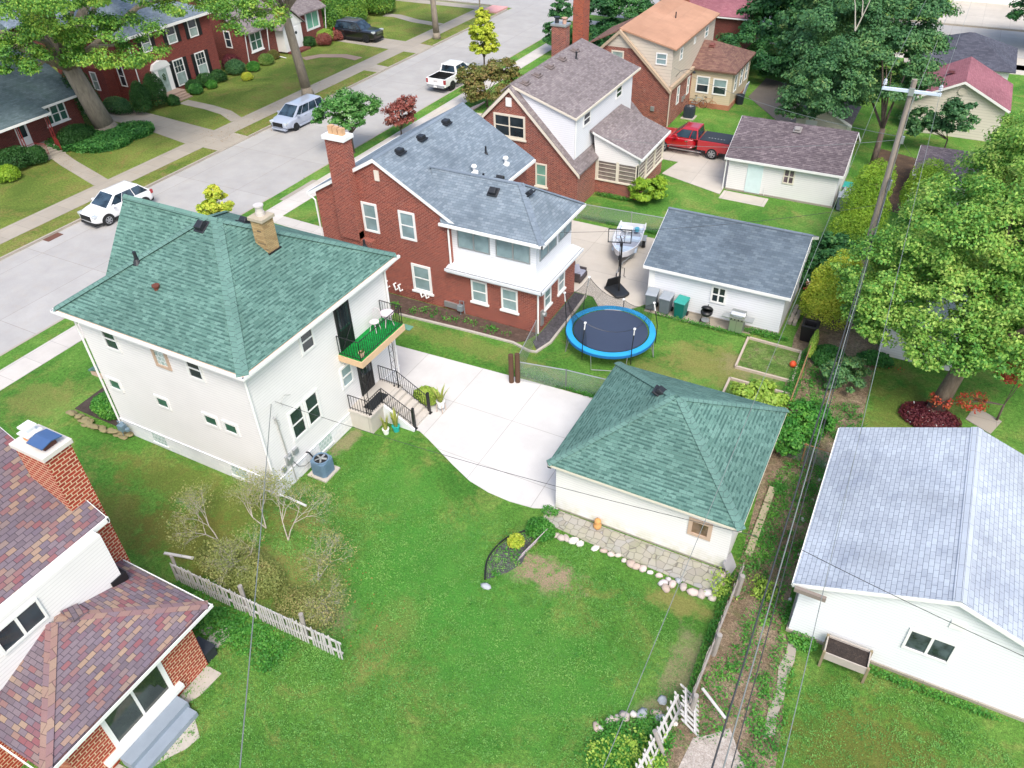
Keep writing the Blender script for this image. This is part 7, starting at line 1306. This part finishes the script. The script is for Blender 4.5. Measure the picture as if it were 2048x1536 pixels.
tree('street_tree', 'slim street tree with grey trunk on the verge past the black car', 'tree', -49.0, 74.7, 5.4, .33, [(-1.0, -1.6, 5.6, 1.3, 1.3, 1.2), (.3, 1, 8.4, 3, 3, 2.2), (-1.6, 1.2, 8.8, 2.6, 2.6, 2)], 8000, .17, L_street, grey_bark, 7, 'street trees', (-.25, .1), .25, 8)
tree('street_tree', 'small street tree farthest up the road, its crown cut by the top edge', 'tree', -49.1, 84.3, 2.2, .1, [(0, 0, 4.6, 1.9, 1.9, 1.9)], 5000, .16, L_green, grey_bark, 8, 'street trees', (0, 0), .25, 6)
tree('street_tree', 'bright yellow green young tree on the near verge beside the white pickup', 'tree', -38.0, 65.6, 1.6, .09, [(0, 0, 2.6, 1.25, 1.25, .9), (0, 0, 3.8, 1.15, 1.15, 1.1), (0, 0, 5.0, .6, .6, .9)], 9000, .13, L_yel, dark_bark, 9, 'street trees', (0, 0), .24, 12)
tree('street_tree', 'spreading small tree dotted with pale blossom behind the red brick chimney', 'tree', -38.0, 45.2, 1.5, .09, [(-.9, -.9, 3.0, 1.3, 1.3, .9), (.6, .7, 3.3, 1.5, 1.5, .9), (.2, -.2, 4.0, 1.5, 1.5, .8), (.9, -.9, 2.9, 1, 1, .7), (-1, .9, 3.2, 1.1, 1.1, .8)], 12000, .1, L_lilac, dark_bark, 11, 'street trees', (0, 0), .24, 14)
tree('young_tree', 'small yellow green tree showing above the green house roof by the kerb', 'tree', -38.0, 31.3, .8, .05, [(0, 0, 1.6, .95, .95, .8), (0, .1, 2.5, .5, .5, .5)], 3600, .12, L_gold, dark_bark, 12, None, (0, 0), .26, 10)
tree('shrub', 'reddish smoke coloured shrub behind the slate blue roof by the pavement', 'shrub', -36.6, 49.6, .6, .06, [(0, 0, 1.6, 1.1, 1.3, 1.0), (.2, .9, 2.3, .8, .8, .7)], 3200, .11, L_red, dark_bark, 13, None, (0, 0), .28, 10)
tree('shrub', 'large olive green shrub between the white pickup and the brick gable', 'shrub', -33.6, 58.2, 1.0, .09, [(0, 0, 1.7, 2.0, 2.2, 1.5), (.7, 1.2, 2.7, 1.5, 1.5, 1.0), (-1, -.6, 2.6, 1.3, 1.3, .9)], 11000, .12, L_brown, dark_bark, 14, None, (0, 0), .24, 10)
tree('tree', 'dense green shrub tree beside the twin chimneys at the street edge', 'tree', -34.6, 74.5, .8, .15, [(0, 0, 1.9, 1.4, 1.5, 1.9), (0, .6, 3.9, 1.0, 1.1, 1.2)], 10000, .14, L_deep, dark_bark, 15)
# tree masses beyond the far houses
for i, (x, y, s, lb, m_, n_) in enumerate(((-31, 86, 5.2, 'dark leafy tree left of the second chimney at the top edge', L_deep, 15000), (-23.5, 92, 5.5, 'dark tree behind the wide orange chimney at the top edge', L_deep, 12000), (-13, 81, 5.6, 'very dark tree directly behind the tan addition', L_deep, 16000), (-14.5, 90, 6.5, 'tall dark tree filling the top edge above the orange tan roof', L_deep, 14000), (-8.6, 75.5, 5.4, 'deep green tree between the tan addition and the big lighter tree', L_dark, 16000), (-5.5, 92, 6, 'yellowish green tree at the top edge above the big dark tree', L_maple, 12000), (8.5, 95, 5.2, 'dark green tree in the top right corner', L_deep, 12000), (-67, 92, 6.5, 'tree among shrubs at the top edge past the black car', L_street, 12000))):
    tree('tree', lb, 'tree', x, y, s*.55, .28, [(0, 0, s*.95, s*.85, s*.85, s*.7), (s*.4, -s*.35, s*.75, s*.55, s*.55, s*.45), (-s*.4, -s*.2, s*.7, s*.55, s*.5, s*.45), (0, 0, s*1.4, s*.55, s*.55, s*.45)], n_, .2, m_, dark_bark, 30+i, 'trees beyond the far houses', (0, 0), .2, 8)
tree('tree', 'big grey green tree with bare pale twigs above the plum roofed garage', 'tree', -2.6, 58.2, 2.6, .22, [(-4.0, .8, 4.9, 3.2, 3.2, 2.4), (-.8, 2.4, 5.6, 3.2, 3.2, 2.5), (-3.8, 4.6, 7.4, 3.6, 3.6, 2.5), (-.6, 5.5, 8.0, 3.0, 3.2, 2.3), (-3.2, 8, 9.8, 3.4, 3.4, 2.2), (-5.6, .2, 3.6, 1.6, 1.6, 1.4)], 90000, .105, L_dark, dark_bark, 41, None, (0, .6), .2, 5, dens=1.6)
g = MB(); rr = random.Random(4)
for b_, t_ in (((-6.0, 60.5, 8.2), (-7.0, 61, 11.2)), ((-6.0, 60.5, 8.2), (-5.4, 61.1, 11.6)), ((-5.8, 60.5, 9.2), (-6.3, 60.5, 10.8))): g.tube([b_, (Vector(b_)+Vector(t_))/2+Vector((.12, 0, 0)), t_], .05, 5, .012)
top('bare_branch', g, plain('pale_twig', '#b9b3a6', .9), 'bare pale dead branches sticking out of the big dark tree top', 'branch')
# right-hand maple and friends
tree('maple_tree', 'large bright green maple with a thick dark trunk in a ring of red flowers, right', 'tree', 3.7, 31.7, 3.4, .36, [(-3.3, 1.7, 5.0, 2.3, 2.3, 1.7), (-1.0, 1.3, 4.7, 2.8, 2.4, 1.8), (-.9, 4.0, 6.6, 3.4, 3.2, 2.2), (2.4, 1.2, 5.0, 2.8, 2.5, 2.0), (2.6, 7.5, 8.6, 3.6, 3.4, 2.4), (3.4, 2.8, 6.6, 3.0, 2.8, 2.2), (-.9, -.6, 3.6, 1.4, 1.3, .9), (2.4, 5, 7.6, 3.8, 3.6, 2.6), (-2.2, 4.0, 5.0, 2.2, 2.2, 1.7), (-1.7, 7.0, 6.2, 2.1, 2.4, 1.7), (1.3, 9.4, 8.2, 3.0, 3.4, 2.2), (3.2, 13.2, 9.2, 2.8, 3.6, 2.3), (-.3, -.4, 3.9, 1.8, 1.5, 1.2), (1.6, .2, 3.9, 2.0, 1.7, 1.3), (-3.2, .9, 3.7, 1.6, 1.6, 1.2), (4.6, 10, 9.6, 4.2, 4.6, 3.0), (4.6, 15.5, 10.4, 4.2, 4.2, 2.8), (5.2, 13.5, 12.2, 3.6, 3.8, 2.2), (5.5, 17.5, 12.6, 4, 4, 2.4)], 290000, .075, L_maple, rough_bark, 51, None, (.5, .4), .17, 16, dens=2.4)
mound('glowing golden yellow conifer shrub between the slate garage and the cables', -1.8, 36.9, [(0, 0, 1.1, 1.25, 1.3, 1.15), (-.1, .25, 2.1, 1.1, 1.15, 1.0), (.1, .45, 3.0, .75, .8, .85), (-.5, -.4, 1.5, .8, .8, .8)], 34000, L_gold, 52)
mound('tall lime green arborvitae in front of the utility pole foot', -1.9, 45.6, [(0, -1.0, 1.6, 1.3, 1.6, 1.6), (.1, .2, 2.8, 1.2, 1.5, 1.5), (.2, 1.5, 3.6, .9, 1.2, 1.2)], 30000, L_thuja, 53)
mound('round lime green arborvitae top right of the utility pole beside the small shed', .9, 50.6, [(0, 0, 1.8, 1.4, 1.5, 1.7), (.3, .3, 2.9, .9, .9, 1)], 14000, L_thuja, 54)
tree('shrub', 'dark green shrub mass behind the slate garage corner', 'shrub', -2.6, 42.2, .5, .12, [(0, 0, 1.1, 1.3, 1.8, 1.2), (-.6, -1.6, .8, .9, 1.2, .9)], 9000, .11, L_deep, None, 55, None, (0, 0), .22, 4, cr='foliage')
tree('shrub', 'bushy young tree with open crown against the red roofed garage wall', 'shrub', 1.6, 62.5, 1.2, .06, [(0, 0, 2.6, 1.4, 1.4, 1.5), (-2.0, .3, 2.0, 1.3, 1.2, 1.2)], 6000, .13, L_dark, dark_bark, 56, None, (0, 0), .24, 8)
tree('shrub', 'rounded dark green shrub growing in the dirt lane under the cables', 'shrub', -.15, 31.9, .3, .08, [(0, 0, .7, .95, 1.05, .75)], 6000, .07, L_dark, None, 57, None, (0, 0), .22, 4, cr='foliage')
tree('shrub', 'leafy green shrub spilling out past the back corner of the green roofed garage', 'shrub', -1.25, 27.2, .3, .08, [(0, 0, .8, .8, 1.4, .9), (.5, 1.0, .6, .7, 1.0, .6), (-.3, -.8, .8, .7, .7, .8)], 9000, .075, L_green, None, 58, None, (0, 0), .24, 4, cr='foliage')
tree('shrub', 'feathery pale green fern clump behind the green garage roof', 'shrub', -3.2, 28.2, .3, .08, [(0, 0, .9, 1.2, .9, .7)], 5500, .1, L_pale, None, 59, None, (0, 0), .26, 4, cr='foliage')
tree('shrub', 'yellow green rounded shrub at the corner of the low sunroom', 'shrub', -15.0, 46.6, .3, .08, [(0, 0, .85, 1.1, 1.1, .9)], 5000, .1, L_thuja, None, 60, None, (0, 0), .24, 4, cr='foliage')
tree('tree', 'scarlet leaved small tree half hidden at the right edge under the maple', 'tree', 6.2, 32.4, .9, .05, [(-1.2, -.5, 1.0, .6, .5, .5), (-2.4, -.8, .8, .5, .4, .4), (.0, .5, 2.2, .7, .5, .6), (.8, 1.0, 2.8, .8, .6, .6)], 1900, .06, L_scarlet, dark_bark, 61, None, (0, 0), .3, 8)
for i, (x, y, rr_, lb) in enumerate(((-12.6, 74.2, 2.4, 'dark undergrowth beside the tan addition under the dark trees'), (-9.2, 72.4, 2.2, 'dark undergrowth past the damp asphalt under the deep green tree'), (-16.6, 75.5, 2.4, 'dark shrub mass behind the tan addition roof'))): tree('shrub', lb, 'shrub', x, y, .4, .1, [(0, 0, 1.9, rr_, rr_, 2.0)], 6500, .13, L_deep, None, 45+i, None, (0, 0), .22, 3, cr='foliage')
for i, (x, y, z_, rr_, lb) in enumerate(((-29.2, 79.5, 2.6, 2.8, 'dark tree directly right of the tall thin brick chimney'), (-32.6, 79.0, 2.6, 2.6, 'dark tree between the two brick chimneys and the street'), (-27.6, 74.4, 1.6, 2.2, 'green bushes behind the small rust coloured side roof'), (-31.0, 72.6, 1.5, 1.9, 'green bushes right beside the twin flued chimney'))): tree('tree', lb, 'tree', x, y, .6, .12, [(0, 0, z_, rr_, rr_, z_)], 9000, .13, L_deep, None, 145+i, None, (0, 0), .2, 3)
# hedges and shrubs in front of the far houses
bush('clipped dark hedge mound left of the bungalow porch steps', -59.6, 32.2, 1.0, 1.5, .9, 4500, L_hedge, 71); bush('clipped dark hedge mound nearest the bungalow porch steps', -59.0, 33.6, .7, .75, .75, 2500, L_hedge, 72); bush('lime green bush at the left edge below the bungalow', -58.2, 30.6, .8, .8, .6, 2200, L_thuja, 73)
bush('dark green hedge between the bungalow steps and the ivy bed', -59.6, 37.6, .9, 1.6, .8, 5000, L_hedge, 74); bush('tall dark bush behind the huge forked trunk', -62.2, 41.0, 1.2, 1.3, 2.6, 7000, L_hedge, 75, .1)
bush('pointed dark evergreen nearest the ivy bed before the colonial', -60.1, 44.9, .75, .8, 1.5, 4500, L_hedge, 76, z=1.1); bush('rounded dark evergreen beside the white arched doorway', -60.2, 46.6, .8, .85, 1.6, 5000, L_hedge, 77, z=1.2); bush('low round bush at the colonial doorstep', -59.3, 47.5, .5, .5, .5, 1400, L_hedge, 78)
bush('bluish ground hedge along the driveway beside the colonial', -62.5, 44.2, 1.6, .8, .7, 3500, L_dark, 79)
for i, (x, y, s, m_, lb) in enumerate(((-60.6, 51.2, .7, L_hedge, 'left clipped bush beneath the colonial windows'), (-60.5, 52.6, .8, L_hedge, 'middle clipped bush beneath the colonial windows'), (-60.4, 54.1, .75, L_hedge, 'right clipped bush beneath the colonial windows'), (-59.8, 50.6, .6, L_ivy, 'spreading green plant beside the colonial front steps'), (-59.6, 52.4, .5, L_green, 'pale green low plant in front of the clipped bushes'), (-60.6, 56.6, .9, L_dark, 'dark shrub at the right corner of the colonial'), (-59.6, 58.0, .6, L_green, 'leafy green plants right of the colonial corner'), (-58.2, 55.6, .5, L_gold, 'thin yellow plant on the lawn before the colonial'), (-59.9, 60.2, .7, L_hosta, 'pale variegated hosta mound in the cottage bed'), (-60.5, 61.9, .6, L_brown, 'brownish plants in the cottage bed'), (-60.0, 66.9, .7, L_hedge, 'dark bush by the white cottage entry'), (-58.8, 68.0, .8, L_red, 'red barberry shrub at the cottage corner'), (-59.6, 69.3, .9, L_pale, 'bright yellow green shrub near the black car'), (-58.6, 70.0, .7, L_red, 'rusty red shrub right beside the black car'), (-62.2, 57.8, .9, L_wine, 'wine coloured shrub between the colonial and the cottage'))):
    bush(lb, x, y, s, s, s*.8, int(2600*s), m_, 80+i)
for i, (x, y, s, lb) in enumerate(((-61.5, 76.5, 1.6, 'tall green shrub left of the far stone steps'), (-61, 81.5, 1.6, 'long green hedge right of the far stone steps'), (-62, 73.4, 1.6, 'yellowish green shrub behind the black car'))): bush(lb, x, y, s, s*1.2, s*1.1, 5500, L_street, 100+i, .13)
bush('leafy perennial clump by the low dry stone wall', -29.6, 15.6, .85, .75, .55, 3800, L_green, 110, .085); bush('pale variegated hosta at the white house front corner', -28.6, 15.7, .4, .4, .3, 700, L_hosta, 111, .09); bush('pale hosta beside the dark mulch at the front', -28.9, 16.6, .45, .45, .3, 800, L_hosta, 112, .09)
bush('flowering clump beside the rear porch stair railing', -16.9, 22.6, .65, .4, .4, 2000, L_pale, 113, .09); bush('hosta clump in the lane beside the timber fence', -1.1, 33.6, .8, .8, .4, 2200, L_ivy, 114, .1); bush('broad hosta row before the white outbuilding', .9, 34.4, .8, .4, .35, 1400, L_ivy, 115, .1)
bush('ring of wine red coleus round the maple trunk', 3.6, 31.2, 1.15, .9, .28, 4200, L_wine, 116, .07, z=.15); bush('trailing vine mound on top of the rusty chain link fence', -1.95, 33.6, .16, .9, .5, 1500, L_pale, 117, .07, z=.8)
bush('small green shrub in the front lawn bed by the lattice panel', -8.75, 17.75, .55, .45, .4, 1700, L_green, 118, .06); bush('ornamental grass tuft inside the black edging', -9.35, 16.9, .3, .3, .25, 500, L_gold, 119, .07)
# mostly bare old shrub in the near yard
T = thing('bare_shrub', 'large half bare straggly shrub with grey twigs behind the picket fence', 'shrub', (-17.6, 12.2, 0)); rr = random.Random(77); g = MB(); tips = []
def grow(p, d, L, r, dep):
    q = p+d*L; g.tube([p, (p+q)/2+Vector((rr.uniform(-.04, .04), rr.uniform(-.04, .04), rr.uniform(-.02, .05)))*L, q], r, 5 if dep < 2 else 4, r*.6, caps=False)
    if dep >= 6: tips.append(q); return
    for _ in range(3 if dep < 4 else 2):
        nd = (d+Vector((rr.uniform(-.85, .85), rr.uniform(-.85, .85), rr.uniform(-.35, .5)))).normalized(); grow(q, nd, L*rr.uniform(.6, .82), r*.58, dep+1)
    if dep >= 2: tips.append(q)
for (x, y, a, L0) in ((-18.4, 13.3, 2.4, .75), (-17.2, 13.2, 1.2, .8), (-19.6, 12.0, 3.0, .7), (-17.9, 11.6, -1.9, .65), (-15.0, 12.2, .4, .6), (-14.2, 11.2, -.6, .55)):
    for k in range(2): grow(Vector((x, y, 0)), Vector((.45*math.cos(a+k*1.3), .45*math.sin(a+k*1.3), .8)).normalized(), L0, .03, 0)
obj('branches', g, bark('twig_grey', '#a0978a', '#cbc3b8', 8), T)
rs = np.random.RandomState(5); tp = np.array([list(t) for t in tips]); idx = rs.randint(0, len(tp), 9000); P = tp[idx]+rs.normal(size=(9000, 3))*.17; Nn = rs.normal(size=(9000, 3)); Nn[:, 2] = abs(Nn[:, 2])+.4; Nn /= np.linalg.norm(Nn, axis=1)[:, None]; V, Q = leafquads(P, Nn, .035, rs); npmesh('foliage', V, Q, L_olive, T)
bush('dense olive low foliage mound at the foot of the picket fence', -17.7, 11.2, 1.9, .85, .55, 9000, L_olive, 120, .05, z=.35); bush('straggly low foliage right of the bare shrub near the fence end', -14.6, 11.0, 1.2, .7, .35, 2600, L_olive, 121, .045, z=.25)
# ground cover nobody could count: one object each
def cover(name, label, cat, regions, n, size, mat, seed, h=.12, tuft=None):
    rs = np.random.RandomState(seed); P = []
    A = np.array([r[2]*r[3] for r in regions]); A = A/A.sum()
    for (cx, cy, rx, ry), f in zip(regions, A):
        m = int(n*f)
        if tuft: 
            K = max(1, int(m/tuft)); th = rs.uniform(0, 6.283, K); q = np.sqrt(rs.uniform(0, 1, K)); c = np.stack([cx+rx*q*np.cos(th), cy+ry*q*np.sin(th)], 1); idx = rs.randint(0, K, m); w_ = rs.uniform(.05, .2, K)[idx][:, None]; xy = c[idx]+rs.normal(size=(m, 2))*w_
        else: th = rs.uniform(0, 6.283, m); q = np.sqrt(rs.uniform(0, 1, m)); xy = np.stack([cx+rx*q*np.cos(th), cy+ry*q*np.sin(th)], 1)
        P.append(np.concatenate([xy, .02+rs.uniform(0, h, (m, 1))], 1))
    P = np.concatenate(P); Nn = rs.normal(size=(len(P), 3))*.6; Nn[:, 2] = 1; Nn /= np.linalg.norm(Nn, axis=1)[:, None]; V, Q = leafquads(P, Nn, size, rs)
    o = npmesh(name, V, Q, mat); tagp(o, label, cat, None, 'stuff'); return o
cover('ivy', 'low green ivy round the huge forked tree trunk', 'ground cover', [(-58.4, 38.6, 3.0, 2.4), (-57.3, 41.0, 1.8, 1.8), (-60, 37, 1.6, 1.5)], 34000, .09, L_ivy, 1, .45)
cover('ivy', 'dark green ivy spreading under the picket fence beside the brick house', 'ground cover', [(-16.6, 9.2, 1.3, .75), (-14.9, 9.2, 1.2, .6), (-18.6, 9.4, 1.3, .4)], 7000, .045, L_green, 2, .12, 60)
cover('weeds', 'patchy green weeds growing in the dirt lane', 'weeds', [(-.9, 22.3, .55, 2.8), (-.35, 19.2, .45, 1.8), (-.6, 16.6, .35, 1.6), (-.3, 25, .5, 1.6), (-.9, 29.5, .8, 1.2), (.4, 29.3, .7, 1.6), (-1.2, 24.6, .4, 1.2), (.25, 15.0, .25, 1.6), (.3, 17.6, .3, 1.2), (-1.4, 21.5, .25, 3.5), (.0, 23.5, .3, 3.5), (-.9, 14.2, .5, 1.4), (-1.2, 26.8, .6, 1.2), (.7, 14.2, .4, 2.6), (-1.2, 20.6, .4, 1), (-1.25, 31.8, .6, 1.6), (.55, 12.6, .25, 1)], 15000, .042, L_green, 3, .14, 16)
cover('weeds', 'thick leafy planting in the bed at the bottom edge', 'weeds', [(-2.7, 11.6, 1.0, .7), (-2.2, 12.3, .6, .4), (-3.1, 11.0, .8, .6)], 6500, .045, L_green, 4, .25, 22)
cover('weeds', 'yellowish and reddish low plants in the bottom bed', 'weeds', [(-2.9, 11.0, .9, .6), (-2.2, 11.6, .5, .6), (-1.9, 18.4, .4, .5), (-.6, 18.9, .5, .4)], 2600, .05, L_pale, 5, .34, 20)
cover('weeds', 'broad weed rosettes scattered over the lawn', 'weeds', [(-8, 12.6, 6.5, 3.2), (-12, 8.6, 3.5, 2.6), (-10.5, 15.2, 4.5, 2.5), (-6.6, 16, 3, 1.4)], 1500, .032, L_green, 6, .05, 24)
cover('long_grass', 'long uncut grass along the fences and walls', 'grass', [(-11.4, 26.25, 2.6, .22), (-9.2, 26.5, .8, .25), (-2.2, 30, .3, 4.2), (-4.4, 34.5, 1.2, .25), (1.0, 17.4, .5, .35), (4.4, 17.35, 2.6, .14), (-8.9, 18.9, .35, .25), (-1.75, 16.2, .14, 2.8), (-17.2, 46.1, 1.4, .25), (-13.5, 42.6, 4.5, .3), (-7.4, 33.9, 2.6, .12)], 15000, .045, L_green, 7, .2)
cover('bed_plants', 'small scattered plants in the mulch bed along the red brick wall', 'plants', [(-24.6, 28.7, 3, .4), (-20.4, 28.8, 3, .35), (-17, 28.9, 1.5, .3), (-30.2, 18.5, .9, 3), (-9.4, 16.4, .35, 1.1)], 2600, .05, L_green, 8, .16, 26)
cover('flowers', 'small red and white blossoms among the coleus round the maple', 'flowers', [(3.6, 31.2, 1.15, .9), (1.2, 34.2, 1.2, .3)], 160, .05, L_scarlet, 9, .32); cover('flowers', 'white blossoms dotted round the maple trunk bed', 'flowers', [(3.5, 31.1, 1.15, .9)], 90, .045, plain('petal_white', '#f3f0ee', .7), 10, .34)
cover('fallen_leaves', 'brown fallen leaves on the verges and under the trees', 'leaves', [(-48.8, 58, .6, 6), (-50.5, 50, 4, 8), (-1, 55, 2.6, 4), (-15, 11.8, 4, 2), (-56, 36, 4, 4)], 2600, .04, plain('leaf_litter_brown', '#96703f', .9), 11, .02)
# lawn blades: short tufts that give the nearest lawn its nap
cover('lawn_grass', 'short mown grass blades of the near lawn', 'grass', [(-9.5, 13.4, 8.0, 4.6), (-17, 15.6, 2.5, 3), (-12.5, 6.5, 4.0, 4.2), (4.5, 14.6, 3.5, 2.6)], 110000, .024, leafm('lawn_blade', [(0, '#4a8a38'), (.5, '#68a248'), (.9, '#8ab85a'), (1, '#a8ac68')], .5, .2), 12, .035, 34)
